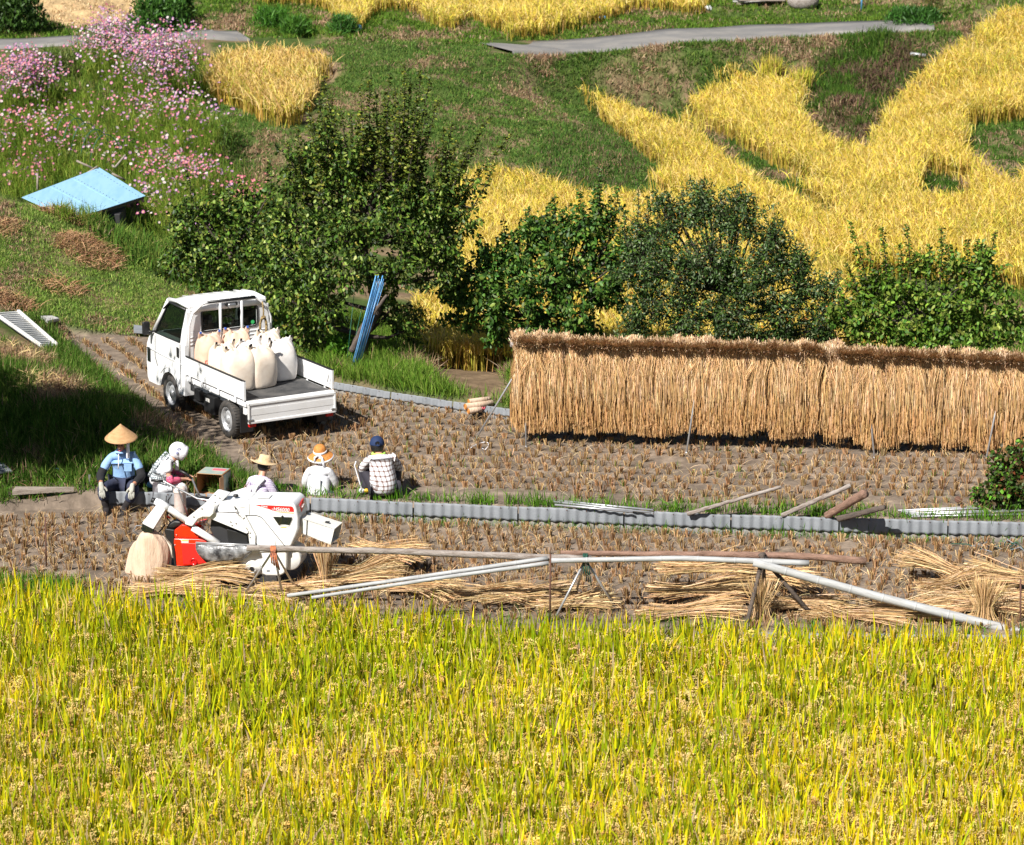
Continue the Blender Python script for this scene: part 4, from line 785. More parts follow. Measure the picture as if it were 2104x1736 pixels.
tree('young_tree', 'sparse light green young tree at the right with thin leafy shoots', AY(1900, 775, 45.0), [(1900, 720, 0), (1895, 680, 0), (1900, 640, 0)],
     [(1800, 650, 0, .38), (1860, 620, 0, .36), (1930, 630, 0, .38), (1990, 610, 0, .32), (1840, 690, -.1, .38), (1920, 690, -.1, .4), (2000, 680, 0, .36), (1760, 680, 0, .3), (2050, 650, 0, .3), (1960, 560, .1, .24), (1900, 560, .1, .22), (2010, 560, .1, .26), (1810, 590, .1, .2), (2050, 700, 0, .28), (1720, 660, .1, .24), (2020, 530, .1, .18), (2085, 680, 0, .28), (1780, 620, 0, .28), (1950, 680, -.1, .34), (1880, 700, -.1, .34), (2060, 600, .1, .2), (1810, 715, 0, .3)],
     [(1745, 455, 0, 1.1, -.3), (1812, 465, 0, 1.1, -.1), (1862, 458, .1, 1.1, -.1), (1935, 465, .1, 1.0, 0), (2045, 475, .1, 1.0, .15), (1990, 490, .1, .8, .05), (1910, 500, .1, .8, 0), (1740, 540, 0, .7, -.35), (1720, 590, 0, .5, -.4), (1850, 500, 0, .9, -.05), (1950, 500, .1, .8, .05), (2030, 520, .1, .8, .15), (1780, 500, 0, .9, -.25), (1880, 520, .1, .8, -.05), (1770, 560, 0, .7, -.2), (1830, 540, 0, .8, -.1), (1900, 540, .1, .7, 0), (1970, 520, .1, .8, .05), (2010, 490, .1, .9, .1)],
     [(.10, .20, .02), (.06, .14, .015), (.15, .25, .03), (.2, .24, .04)], None, dens=1.1, tr=.035, leafL=.085, leafW=.05, shootd=[(.09, .16, .015), (.13, .22, .02), (.06, .11, .012)])
tree('vine_bush', 'tangled vine bush with big bright leaves at the right edge of the cut field', G(2085, 1050, 0), [(2085, 1020, 0), (2090, 985, 0)],
     [(2080, 1000, 0, .26), (2040, 1020, 0, .2), (2100, 960, .1, .28), (2090, 1030, -.05, .22), (2130, 990, 0, .4), (2015, 1028, .1, .12), (2060, 975, .1, .2)],
     [(2095, 925, 0, .4, .1), (2060, 945, 0, .35, -.2), (2030, 975, 0, .3, -.4), (2000, 1000, 0, .3, -.5)],
     [(.05, .12, .012), (.09, .06, .02), (.10, .26, .02), (.04, .07, .015), (.16, .05, .02)], [3, 3, 2, 3, .5], dens=3.2, tr=.02, leafL=.06, leafW=.05, cat='bush')
# trees outside the left and right borders whose shade reaches the bank and verge
tree('shade_tree', 'tree beside the left border shading the bank', Vector((-10.6, 35.2, H1(-10.6, 35.2))), [], [], [], LV) if False else None
def plain_tree(x, y, cz, r, lab, n=5):
    z0 = H1(x, y); root = empty('broadleaf_tree', (x, y, z0), 0, lab, 'tree'); tb = MB(); tb.tube([(0, 0, 0), (.1, 0, (cz-z0)*.6), (0, 0, cz-z0)], [.14, .1, .05], 8); lv = Acc()
    for i in range(26):
        d = rng.normal(size=3); d /= np.linalg.norm(d); c = np.array([0, 0, cz-z0])+d*r*rng.uniform(.3, .85)*np.array([1, 1, .75]); tb.tube([(0, 0, (cz-z0)*.6), tuple(c)], [.05, .015], 5)
        m = 700; P = c+np.clip(rng.normal(size=(m, 3)), -1.5, 1.5)*r*.22; lv.add(*leaf_batch(P, rng.normal(size=(m, 3))+np.array([0, 0, -.6]), .12, .07, LV, LW))
    tb.build('trunk', M['bark'], root, True); lv.build('crown', M['treeleaf'], root)
plain_tree(-8.95, 36.9, 4.7, 1.7, 'broad leafy tree just outside the left border, shading the bank')
plain_tree(-11.2, 38.9, 4.3, 1.4, 'second leafy tree farther back outside the left border')
# far shrubs
def shrub(u, v, w, h, n, lab, cols, L=.09, lw=.03, name='shrub'):
    p = onground(u, v); a = Acc(); root = empty(name, p, 0, lab, 'shrub'); th = rng.random(n)*6.28; r = np.sqrt(rng.random(n)); zz = rng.random(n)**.8
    P = np.stack([r*np.cos(th)*w/2*(1-.35*zz), r*np.sin(th)*w/2*(1-.35*zz), zz*h], 1)*(1+rng.normal(size=(n, 1))*.07)
    a.add(*leaf_batch(P, rng.normal(size=(n, 3))*.6+np.array([0, 0, .9]), L, lw, cols)); a.build('crown', M['treeleaf'], root)
    t = MB(); [t.tube([(0, 0, 0), (random.uniform(-.3, .3)*w, random.uniform(-.3, .3)*w, h*.7)], [.015, .006], 5) for _ in range(6)]; t.build('stem', M['bark'], root)
shrub(20, 60, 2.2, 1.0, 2600, 'dark dense shrub at the top left corner', [(.03, .07, .01), (.05, .11, .015)], .14, .06)
shrub(-20, 30, 1.8, 1.2, 1800, 'dark shrub tip cut by the upper left corner of the picture', [(.025, .06, .01), (.045, .09, .015)], .14, .06)
shrub(330, 68, 1.9, .85, 2600, 'dark green bush above the cosmos on the road side', [(.035, .10, .012), (.06, .15, .02)], .15, .05)
shrub(360, 40, 1.2, .7, 1400, 'small dark shrub top just above the roadside bush', [(.03, .08, .01), (.05, .12, .015)], .15, .05)
shrub(560, 58, 1.2, .45, 1500, 'bright green weed clump left of the upper golden field', [(.05, .16, .015), (.08, .22, .02)], .2, .02)
shrub(610, 72, 1.0, .35, 1100, 'low green weed clump beside the road end', [(.05, .14, .015), (.08, .2, .02)], .2, .02)
shrub(705, 70, .8, .4, 900, 'green reeds between the brown verge and the golden field', [(.05, .14, .02), (.07, .2, .03)], .22, .018)
shrub(1915, 42, .7, .9, 900, 'slender orange-stemmed shrub beyond the road at the top right', [(.12, .16, .03), (.2, .16, .04), (.08, .13, .02)], .12, .02)
shrub(1880, 50, 1.8, .35, 1500, 'low dark green tussock beside the slender shrub', [(.03, .10, .012), (.05, .14, .02)], .2, .03)
shrub(130, 175, 1.2, .7, 1600, 'olive green bush between two cosmos drifts', [(.10, .14, .03), (.14, .17, .04)], .12, .025)
shrub(455, 320, .7, .9, 500, 'lone pale cosmos plant standing below the small golden plot', [(.10, .2, .03), (.14, .25, .04)], .16, .012, name='cosmos_plant')
shrub(250, 345, 1.0, .55, 1600, 'leafy vegetable bush at the far corner of the blue roof', [(.05, .12, .015), (.08, .16, .02)], .1, .05)
shrub(160, 360, 1.2, .5, 1500, 'pale flecked tomato bush behind the blue roof', [(.14, .2, .05), (.2, .26, .08)], .09, .03)
shrub(480, 490, .9, .6, 1000, 'yellow green weeds between the cosmos and the pear trees', [(.12, .2, .03), (.16, .24, .03)], .12, .04)
shrub(700, 740, .5, .35, 500, 'bright leafy weed at the foot of the blue poles', [(.12, .28, .02), (.08, .2, .02)], .1, .06)
shrub(845, 725, .8, .75, 1300, 'olive willow-leaved bush between the blue poles and golden rice', [(.12, .18, .03), (.18, .22, .04)], .09, .018)
# ------------------------------------------------------------ corrugated sheet walls
def path_pts(px, z):
    return [G(u, v, z) for u, v in px]
def resample(P, step):
    s = [0.0]
    for a, b in zip(P[:-1], P[1:]): s.append(s[-1]+(b-a).length)
    n = max(2, int(s[-1]/step)+1); t = np.linspace(0, s[-1], n)
    return np.stack([np.interp(t, s, [p[i] for p in P]) for i in range(3)], 1), t
def sheet_panel(p0, p1, top, bot, lab, group, lowz=None):
    p0 = Vector(p0); p1 = Vector(p1); d = (p1-p0); L = d.length; rz = math.atan2(d.y, d.x)
    root = empty('sheet_panel', (p0.x, p0.y, bot), rz, lab, 'wall panel', group)
    n = int(L/.011); xs = np.linspace(.004, L-.004, n); w = .013*np.sin(xs/.13*2*math.pi); H = top-bot
    j = np.sin(xs*3.1)*.004
    V = []; zs = [H*.40, H*.5, H*.75, H*.9, H]
    off = [-.028, -.026, -.018, -.012, -.008]
    for z, o_ in zip(zs, off):
        V.append(np.stack([xs, -.03+w*(1.2-z/H*.5)+o_, np.full(n, z)+j*(z/H)], 1))
    V = np.concatenate([np.stack(V, 0), np.stack(V, 0)[::-1]+np.array([0, .007, 0])], 0); m = V.shape[0]; idx = np.arange(m*n).reshape(m, n)
    ii = np.concatenate([idx, idx[:1]], 0); Fq = np.stack([ii[:-1, :-1], ii[:-1, 1:], ii[1:, 1:], ii[1:, :-1]], -1).reshape(-1, 4)
    npmesh('corrugated_sheet', V, Fq, M['sheet'], parent=root, smooth=True)
    V = []
    for z, o_ in zip([-.03, H*.2, H*.43], [-.045, -.04, -.034]): V.append(np.stack([xs, o_+w*.35, np.full(n, z)], 1))
    V = np.concatenate([np.stack(V, 0), np.stack(V, 0)[::-1]+np.array([0, .012, 0])], 0); m = V.shape[0]; idx = np.arange(m*n).reshape(m, n); ii = np.concatenate([idx, idx[:1]], 0)
    Fq = np.stack([ii[:-1, :-1], ii[:-1, 1:], ii[1:, 1:], ii[1:, :-1]], -1).reshape(-1, 4)
    npmesh('base_sheet', V, Fq, M['sheetlow'], parent=root, smooth=True)
    b = MB(); [b.lathe([(.0001, .006), (.006, .006), (.007, 0)], 8, (x, -.03-.018, H*.93), Matrix.Rotation(math.pi/2, 3, 'X')) for x in np.arange(.12, L, .26)]; b.build('nail', M['rust'], root)
    return root
P, t = resample(path_pts([(640, 1024), (850, 1034), (1100, 1044), (1500, 1059), (1800, 1068), (2104, 1075), (2400, 1083)], 0), 1.31)
desc = ['corrugated wall panel nearest the harvester chute', 'corrugated wall panel below the man in the plaid shirt', 'corrugated wall panel between the plaid shirt man and the tied metal pipes', 'corrugated wall panel under the tied metal pipes', 'corrugated wall panel right of the tied pipes below a log tip', 'corrugated wall panel crossed by the dark log shadow', 'corrugated wall panel under the loose pipe stack', 'corrugated wall panel at the right border', 'corrugated wall panel past the right border']
for i in range(len(P)-1): sheet_panel(P[i], P[i+1]-(P[i+1]-P[i])*.008, .022, -.28, desc[i % 9], 'front row of wall panels')
P, t = resample(path_pts([(210, 1010), (440, 1015), (640, 1024)], 0), 1.0)
dl = ['low grey wall panel the conical-hat man sits on', 'low grey wall panel behind the kerchief woman', 'low grey wall panel hidden behind the harvester']
for i in range(len(P)-1): sheet_panel(P[i], P[i+1]-(P[i+1]-P[i])*.008, .015, -.27, dl[i % 3], 'left end wall panels')
P, t = resample(path_pts([(690, 806), (800, 826), (900, 842), (1000, 856), (1100, 869), (1210, 883)], 0), .98)
dr = ['far wall panel in shade beside the truck tailgate', 'far wall panel half in the truck shadow', 'far wall panel in front of the white tube', 'far wall panel beneath the rolled sacks', 'far wall panel behind the end legs of the rack', 'far wall panel under the straw rack']
for i in range(len(P)-1): sheet_panel(P[i], P[i+1]-(P[i+1]-P[i])*.008, .17, -.01, dr[i % 6], 'far row of wall panels')
# flat silver sheets at the paddy edge
x0 = float(EDGE[0, 0])
for i, (ua, ub) in enumerate([(1420, 1700), (1700, 1960), (1960, 2200)]):
    a_ = G(ua, 1296+(ua-1400)*.012, -.22); b_ = G(ub, 1296+(ub-1400)*.012, -.22)
    sheet_panel((a_.x, a_.y-.02, 0), (b_.x-.01, b_.y-.02, 0), -.21, -.5, ['silver edging sheet glimpsed behind the rice under the wooden tripod', 'silver edging sheet glimpsed behind the rice right of the wooden tripod', 'silver edging sheet glimpsed behind the rice at the right border'][i], 'silver edging sheets')
# ------------------------------------------------------------ drying rack
ra = G(1040, 906, 0); rb = G(2104, 933, 0); rdir = (rb-ra).normalized(); rz = math.atan2(rdir.y, rdir.x); RL = (rb-ra).length
ra.z = 0
def sheaf(seed):
    g = np.random.default_rng(seed); n = 640; T = 8; t = np.linspace(0, 1, T)
    side = np.where(g.random(n) < .86, -1.0, 1.0)
    P = np.zeros((n, T, 3)); zt = np.array([.13, .06, -.01, -.12, -.4, -.72, -1.0, -1.2])
    x0 = g.normal(size=n)*.045; x1 = g.normal(size=n)*.030; x2 = g.normal(size=n)*.050; x3 = x2+g.normal(size=n)*.035
    for k in range(T):
        q = k/(T-1.0); xx = np.where(q < .28, x0+(x1-x0)*q/.28, x1+(x2-x1)*np.clip((q-.28)/.4, 0, 1)); xx = xx+(x3-x2)*max(0, (q-.7)/.3)
        P[:, k, 0] = xx
        yb = [.12, .09, .06, .085, .13, .155, .15, .13][k]
        P[:, k, 1] = side*yb+g.normal(size=n)*[.045, .03, .02, .022, .03, .035, .04, .04][k]
        P[:, k, 2] = zt[k]
    P[:, 0, 1] -= .05
    ln = g.uniform(.86, 1.05, n); P[:, 3:, 2] = P[:, 3:, 2]*ln[:, None]; P[:, 0, 2] += g.normal(size=n)*.035
    P[:, :, 0] += g.normal(size=(n, T))*.004
    c = pal([(.50, .305, .14), (.59, .385, .195), (.35, .20, .08), (.70, .50, .30)], n, [4, 3, 2.4, 1.6], jit=.25)
    ct = np.repeat(c[:, None], T, 1)
    butt = pal([(.46, .29, .15), (.56, .38, .22), (.34, .20, .10), (.72, .55, .37)], n, [3, 3, 2, 2]); ct[:, 0] = butt; ct[:, 1] = butt*.95; ct[:, 2] = (ct[:, 2]+butt)/2
    tipc = pal([(.56, .32, .13), (.48, .26, .09)], n); ct[:, 6:] = ct[:, 6:]*.45+tipc[:, None]*.55
    sd = np.stack([g.normal(size=n)*1.0+1.2, g.normal(size=n)*.6, np.zeros(n)], 1)
    cl = g.integers(0, 5, n); cx = g.normal(size=5)*.055; P[:, 4:, 0] = P[:, 4:, 0]*.55+cx[cl][:, None]*.8; w = np.broadcast_to(np.array([.007, .007, .0058, .0055, .0055, .006, .0085, .004]), (n, T))
    a = Acc(); a.add(*ribbons(P, w, ct, sd))
    # cut ends packed toward the viewer side and away from it
    m = 260; bx = g.normal(size=m)*.055; sd2 = np.where(g.random(m) < .75, -1, 1.0); st = np.stack([bx*.45, sd2*.03, np.full(m, -.02)+g.normal(size=m)*.01], 1)
    en = np.stack([bx, sd2*g.uniform(.07, .15, m), g.uniform(.0, .15, m)], 1)
    a.add(*ribbons(np.stack([st, en], 1), np.full((m, 2), .0075), np.stack([pal([(.46, .29, .15), (.36, .21, .10)], m), pal([(.60, .43, .26), (.78, .62, .46), (.44, .27, .15)], m)], 1)))
    # band
    ang = np.linspace(0, 2*math.pi, 13); b = np.stack([.05*np.cos(ang), -.055+.04*np.sin(ang), np.full(13, -.045)], 1)[None]
    a.add(*ribbons(b, np.full((1, 13), .02), np.full((1, 3), .36)*np.array([1, .7, .4]), np.array([[0, 0, 1.0]])))
    return np.concatenate(a.V), np.concatenate(a.F), np.concatenate(a.C)
sm = []
for i in range(8):
    o = npmesh('straw_sheaf', *[(lambda q: q)(z) for z in sheaf(100+i)[:2]], M['straw'], sheaf(100+i)[2]) if False else None
    V, Fq, C = sheaf(100+i); o = npmesh('straw_sheaf', V, Fq, M['straw'], C); sm.append(o.data); bpy.data.objects.remove(o)
ztop = lambda s: 1.40-.075*s/RL-.012*math.sin(s*1.1)+(.015 if s < RL*.6 else -.02)
rack = empty('drying_rack', ra, rz, 'long wooden rack of leaning pipe legs under the hanging straw', 'drying rack')
b = MB(); b.tube([(.06, 0, ztop(0)), (RL*.34, 0, ztop(RL*.34)), (RL*.67, 0, ztop(RL*.67)), (RL+1.2, 0, ztop(RL)-.03)], .035, 8); b.build('rail', M['logwood'], rack, True)
inv = Matrix.LocRotScale(rack.location, rack.rotation_euler, None).inverted()
for (u0, v0, u1, v1, fr) in [(977, 900, 1030, 805, 1), (1081, 918, 1075, 815, 1), (1410, 930, 1428, 850, 1), (1555, 908, 1535, 875, 0), (1668, 918, 1690, 880, 1), (1797, 940, 1780, 845, 1), (2025, 947, 2050, 885, 1)]:
    foot = inv @ G(u0, v0, 0); s = (inv @ G(u1, v1, 0)).x; topx = foot.x+(u1-u0)/148*1.5 if fr else foot.x-.25
    p = Vector((max(.02, topx) if u0 > 1000 else .35, .0, 1.37)); f = Vector((foot.x, foot.y, -.02))
    q = MB(); q.tube([f, f+(p-f)*1.02], .013, 8); q.tube([f-(p-f)*.0, f+(p-f)*.02], .017, 8); q.build('leg', M['alu'], rack, True)
for s in np.arange(.6, RL+1, 1.75):
    q = MB(); q.tube([(s-.2, .62, 0), (s, .03, 1.38)], .013, 8); q.build('leg', M['alu'], rack, True)
ns = 0; s = .17
while s < RL+.75:
    o = bpy.data.objects.new('straw_sheaf', sm[ns % 8 if ns % 3 else int(rng.integers(0, 8))]); put(o)
    p = ra+rdir*s; o.location = (p.x, p.y+rng.normal()*.022, ztop(s)+rng.normal()*.012); o.rotation_euler = (rng.normal()*.012, rng.normal()*.02, rz+rng.normal()*.12); o.scale = (1.05*rng.uniform(.9, 1.15), 1*rng.uniform(.9, 1.15)*(1 if rng.random() < .86 else -1), rng.uniform(.90, 1.08)*.93)
    lab = 'sheaf of dried rice straw hanging in the row on the rack'
    if ns == 0: lab = 'end sheaf of dried straw at the left end of the rack'
    props(o, lab, 'straw sheaf', 'straw sheaves hanging on the rack'); ns += 1
    s += .098 if s < .8 else rng.uniform(.085, .118)
# ------------------------------------------------------------ pole frame in front
def pole(name, pts, r0, r1, m, lab, cat, group=None, knots=0, n=10, axis_mat=True):
    pts = [Vector(p) for p in pts]; d = pts[-1]-pts[0]; L = d.length; q = d.to_track_quat('X', 'Z'); o = empty(name, pts[0], 0, lab, cat, group) if False else None
    loc = [q.inverted() @ (p-pts[0]) for p in pts]; b = MB(); N_ = 26
    cum = [0]
    for a_, c_ in zip(loc[:-1], loc[1:]): cum.append(cum[-1]+(c_-a_).length)
    ts = np.linspace(0, cum[-1], N_); P = [Vector([float(np.interp(t, cum, [l[i] for l in loc])) for i in range(3)]) for t in ts]
    if len(loc) > 2: P = [P[0]]+[(P[i-1]+P[i]*2+P[i+1])/4 for i in range(1, N_-1)]+[P[-1]]
    if knots:
        P2 = []; rs = []
        for k in range(N_):
            t = k/(N_-1); r_ = r0+(r1-r0)*t
            P2.append(P[k]); rs.append(r_)
        b.tube(P2, rs, 12)
        for k in range(1, knots+1):
            t = k/(knots+1); i_ = t*(N_-1); a_ = P[int(i_)]; c_ = P[min(N_-1, int(i_)+1)]; c0 = a_.lerp(c_, i_-int(i_)); rr = r0+(r1-r0)*t; dx = Vector((.012, 0, 0))
            b.tube([c0-dx, c0-dx*.4, c0+dx*.4, c0+dx], [rr*1.01, rr*1.07, rr*1.07, rr*1.01], 12, cap=False)
    else:
        rs = [(r0+(r1-r0)*k/(N_-1))*(1+.05*math.sin(k*1.7)+random.uniform(-.04, .04)) for k in range(N_)]
        P = [p+Vector((0, random.uniform(-1, 1)*.004, random.uniform(-1, 1)*.004)) for p in P]; b.tube(P, rs, 10)
    o = b.build(name, m, None, True); o.location = pts[0]; o.rotation_mode = 'QUATERNION'; o.rotation_quaternion = q; props(o, lab, cat, group); return o
fy = 33.15
pole('log_pole', [AY(507, 1126, fy), AY(820, 1133, fy), AY(1215, 1149, fy)], .034, .044, M['logwood'], 'weathered grey brown log lying across the tripods in front of the harvester', 'pole')
pole('log_pole', [AY(1152, 1136, fy+.1), AY(1450, 1139, fy+.08), AY(1650, 1142, fy+.06), AY(1780, 1153, fy)], .030, .046, M['logred'], 'reddish log pole continuing to the right over the stubble', 'pole')
pole('bamboo_pole', [AY(1130, 1152, fy-.1), AY(1400, 1147, fy-.1), AY(1662, 1157, fy-.08)], .030, .036, M['bamboo'], 'pale grey bamboo pole under the reddish log', 'pole', knots=6)
pole('bamboo_pole', [AY(590, 1224, fy-.45), AY(900, 1180, fy-.3), AY(1125, 1147, fy-.08)], .022, .028, M['bamboo'], 'thin bamboo pole sloping down left, upper of the tied pair', 'pole', knots=7)
pole('bamboo_pole', [AY(640, 1228, fy-.5), AY(900, 1188, fy-.36), AY(1127, 1157, fy-.16)], .020, .026, M['bamboo'], 'thin bamboo pole sloping down left, lower of the tied pair', 'pole', knots=7)
pole('bamboo_pole', [AY(1548, 1155, fy-.12), AY(1800, 1225, fy-.3), AY(2050, 1288, fy-.5), AY(2150, 1312, fy-.55)], .048, .056, M['bamboo'], 'thick grey bamboo trunk slanting down to the right border', 'pole', knots=8)
def tripod(lab, apex, feet, m, r, ext=.03):
    c = sum((f for f in feet), Vector())/len(feet); root = empty('tripod', (c.x, c.y, -.25), 0, lab, 'tripod'); o = root.location
    for f in feet:
        b = MB(); d = (apex-f); b.tube([f-o, apex-o+d*ext], r, 8); b.build('leg', m, root, True)
    return root
t1 = tripod('metal tripod bound with orange rope in front of the harvester', AY(562, 1130, fy), [G(497, 1228, -.25), G(583, 1235, -.25), G(610, 1213, -.25)], M['alu'], .014)
t2 = tripod('metal tripod bound with green cord in the middle of the frame', AY(1203, 1150, fy), [G(1138, 1282, -.25)+Vector((0, .12, 0)), G(1178, 1236, -.25), G(1270, 1262, -.25)+Vector((0, .1, 0))], M['alu'], .014)
t3 = tripod('dark wooden tripod holding the thick bamboo trunk', AY(1567, 1145, fy), [G(1533, 1300, -.25)+Vector((0, .1, 0)), G(1572, 1235, -.25), G(1678, 1278, -.25)+Vector((0, .1, 0))], M['logdark'], .026, .06)
def rope_wrap(root, name, m, at, n=5, r=.055, tail=.12, w=.009):
    b = MB(); o = at-root.location; pts = []
    for i in range(n*14): a = i/14*2*math.pi; pts.append(o+Vector((.05*(i/(n*14)-.5)+.006*math.sin(i), r*math.cos(a), r*math.sin(a))))
    b.tube(pts, w, 5)
    for k in range(4): b.tube([o+Vector((.02*k-.03, -r, -.02)), o+Vector((.02*k-.03+.01, -r-.02, -tail*.6)), o+Vector((.03*k-.02, -r, -tail*(1+.2*k)))], w*.9, 5)
    b.build(name, m, root, True)
rope_wrap(t1, 'rope_binding', M['rope'], AY(562, 1131, fy), 7, .05, .14, .011)
rope_wrap(t2, 'cord_binding', M['greenrope'], AY(1203, 1147, fy), 4, .055, .2, .008)
rope_wrap(t3, 'wire_binding', M['black'], AY(1572, 1150, fy), 3, .06, .05, .006)
def rebar(u0, v0, u1, v1, z, lab):
    f = G(u1, v1, z) if v1 < 1200 else AY(u1, v1, 32.9); top = AY(u0, v0, f.y); f = f.copy(); f.z = min(f.z, H1(f.x, f.y))
    b = MB(); b.tube([Vector((0, 0, -.05)), top-f], .011, 8)
    for k in range(40): zz = k*.03; 
    o = b.build('rebar_stake', M['rust'], None, True, loc=f); props(o, lab, 'stake')
rebar(93, 1062, 95, 1165, -.25, 'rusty stake alone in the stubble at the left')
rebar(1131, 1138, 1130, 1245, -.25, 'rusty stake joining the sloping and level bamboo poles')
rebar(2097, 1190, 2097, 1300, -.25, 'rusty stake at the right border by the bamboo trunk')
rebar(1575, 1130, 1573, 1170, -.25, 'dark stake end behind the wooden tripod top')
# logs, pipes lying on the wall
def wy(u, v): return G(u, v, .03)
pole('log_pole', [wy(1412, 1056), AY(1605, 1000, 36.5)], .028, .022, M['logwood'], 'thin weathered log tip rising over the wall, leftmost of four', 'log')
pole('log_pole', [wy(1606, 1059), AY(1748, 997, 36.4)], .030, .030, M['logwood'], 'second log tip rising over the wall, grey and straight', 'log')
pole('log_pole', [wy(1698, 1060), AY(1778, 1013, 36.0)], .050, .060, M['logred'], 'thick reddish log rising over the wall with a round cut end', 'log')
pole('log_pole', [wy(1722, 1066), AY(1818, 1042, 36.0)], .042, .034, M['logdark'], 'dark log lying low over the wall right of the thick reddish one', 'log')
def pipes(pairs, lab):
    c = pairs[0][0]; root = empty('pipe_bundle', c, 0, lab, 'pipes')
    for a_, b_ in pairs: q = MB(); q.tube([a_-c, b_-c], .014, 8); q.build('pipe', M['alu'], root, True)
    return root
pb = pipes([(wy(1136, 1032)+Vector((0, 0, .03)), wy(1342, 1051)+Vector((0, 0, .02))), (wy(1138, 1037)+Vector((0, 0, .04)), wy(1338, 1053)), (wy(1140, 1042)+Vector((0, -.02, .04)), wy(1300, 1052))], 'three galvanised pipes tied together lying on the wall')
b = MB(); b.tube([Vector((0.03, -.04, -.05)), Vector((.03, .05, 0)), Vector((.04, 0, .05)), Vector((.05, -.05, -.02))], .012, 6); b.build('tie', M['rust'], pb, True)
pr = pipes([(wy(1845+i*7, 1049+i*3), wy(2120+i*4, 1036+i*5)+Vector((0, 0, .02*(i % 2)))) for i in range(5)], 'loose stack of white pipes in the grass at the right wall')
b = MB(); o_ = pr.location
for (u, v) in ((1968, 1035), (2062, 1045)): p = wy(u, v)+Vector((0, 0, .06))-o_; b.lathe([(.001, .012), (.04, .006), (.045, -.006), (.001, -.012)], 12, p, Matrix.Rotation(1.2, 3, 'X'))
b.build('base_plate', M['rust'], pr)
# ------------------------------------------------------------ kei truck
def glassmat():
    m = bpy.data.materials.new('tinted_window_glass'); m.use_nodes = True; nt = m.node_tree; N = nt.nodes; L = nt.links
    g = N['Principled BSDF']; g.inputs['Base Color'].default_value = (.01, .014, .013, 1); g.inputs['Roughness'].default_value = .03
    t = N.new('ShaderNodeBsdfTransparent'); t.inputs['Color'].default_value = (.62, .68, .65, 1); nz = N.new('ShaderNodeTexNoise'); nz.inputs['Scale'].default_value = 1.5
    mr = N.new('ShaderNodeMapRange'); mr.inputs['To Min'].default_value = .72; mr.inputs['To Max'].default_value = .82; L.new(nz.outputs['Fac'], mr.inputs['Value'])
    mx = N.new('ShaderNodeMixShader'); L.new(mr.outputs[0], mx.inputs[0]); L.new(g.outputs[0], mx.inputs[1]); L.new(t.outputs[0], mx.inputs[2]); L.new(mx.outputs[0], N['Material Output'].inputs['Surface']); return m
M['window'] = glassmat()
TR = empty('pickup_truck', (-3.49, 41.17, 0), R(31.5), 'small white flatbed pickup truck with lowered tailgate, loaded with grain sacks', 'pickup truck')
bpy.context.view_layer.update()
def xw(z): return .735 if z < 1.02 else .735-(z-1.02)*.20
# lower cab body with wheel arch
def arch(cy, cz, r, a0, a1, n=9): return [(cy+r*math.cos(R(a0+(a1-a0)*i/n)), cz+r*math.sin(R(a0+(a1-a0)*i/n))) for i in range(n+1)]
prof = [(1.36, .34), (1.56, .34)]+arch(1.885, .27, .33, 168, 12)+[(2.30, .32), (2.62, .32), (2.67, .38), (2.69, .62), (2.665, .90), (2.62, 1.0), (2.50, 1.10), (1.36, 1.10)]
for sx_ in (-1, 1):
    b = MB(); n = len(prof); wide = [(sx_*(.735 if z < .95 else .722), y, z) for y, z in prof]; inn = [(sx_*.56, y, z) for y, z in prof]
    b.raw(wide+inn, [tuple(range(n)), tuple(range(n, 2*n))[::-1]]+[(i, n+i, n+(i+1) % n, (i+1) % n) for i in range(n)])
    b.build('cab_side', M['white'], TR, bevel=.022, seg=3)
b = MB(); b.box((0, 2.57, .74), (1.14, .16, .68)); b.box((0, 1.40, .86), (1.14, .07, .46)); b.build('cab_shell', M['white'], TR, bevel=.03)
b = MB(); b.box((0, 1.95, .58), (1.12, 1.1, .08)); b.box((0, 2.42, 1.02), (1.12, .22, .16)); b.build('dashboard', M['black'], TR, bevel=.03)
# raised flare line over the front wheel and door seam
b = MB(); a_ = arch(1.885, .27, .40, 175, 40, 10); b.tube([(-.733, y, z) for y, z in a_], .008, 6); b.build('arch_flare', M['white'], TR, True); b = MB(); b.tube([(.733, y, z) for y, z in a_], .008, 6); b.build('arch_flare', M['white'], TR, True); b = MB()
b.tube([(-.734, 1.44, .80), (-.735, 2.0, .815), (-.735, 2.6, .84)], .006, 6); b.build('body_crease', M['white'], TR, True)
b = MB(); b.tube([(-.7355, 1.49, 1.10), (-.7365, 1.49, .46), (-.7365, 1.53, .40)], .0035, 5); b.build('door_seam', M['dark'], TR); b = MB(); b.tube([(-.7365, 2.36, 1.08), (-.7365, 2.38, .75), (-.7365, 2.30, .62)], .0035, 5); b.build('door_seam', M['dark'], TR)
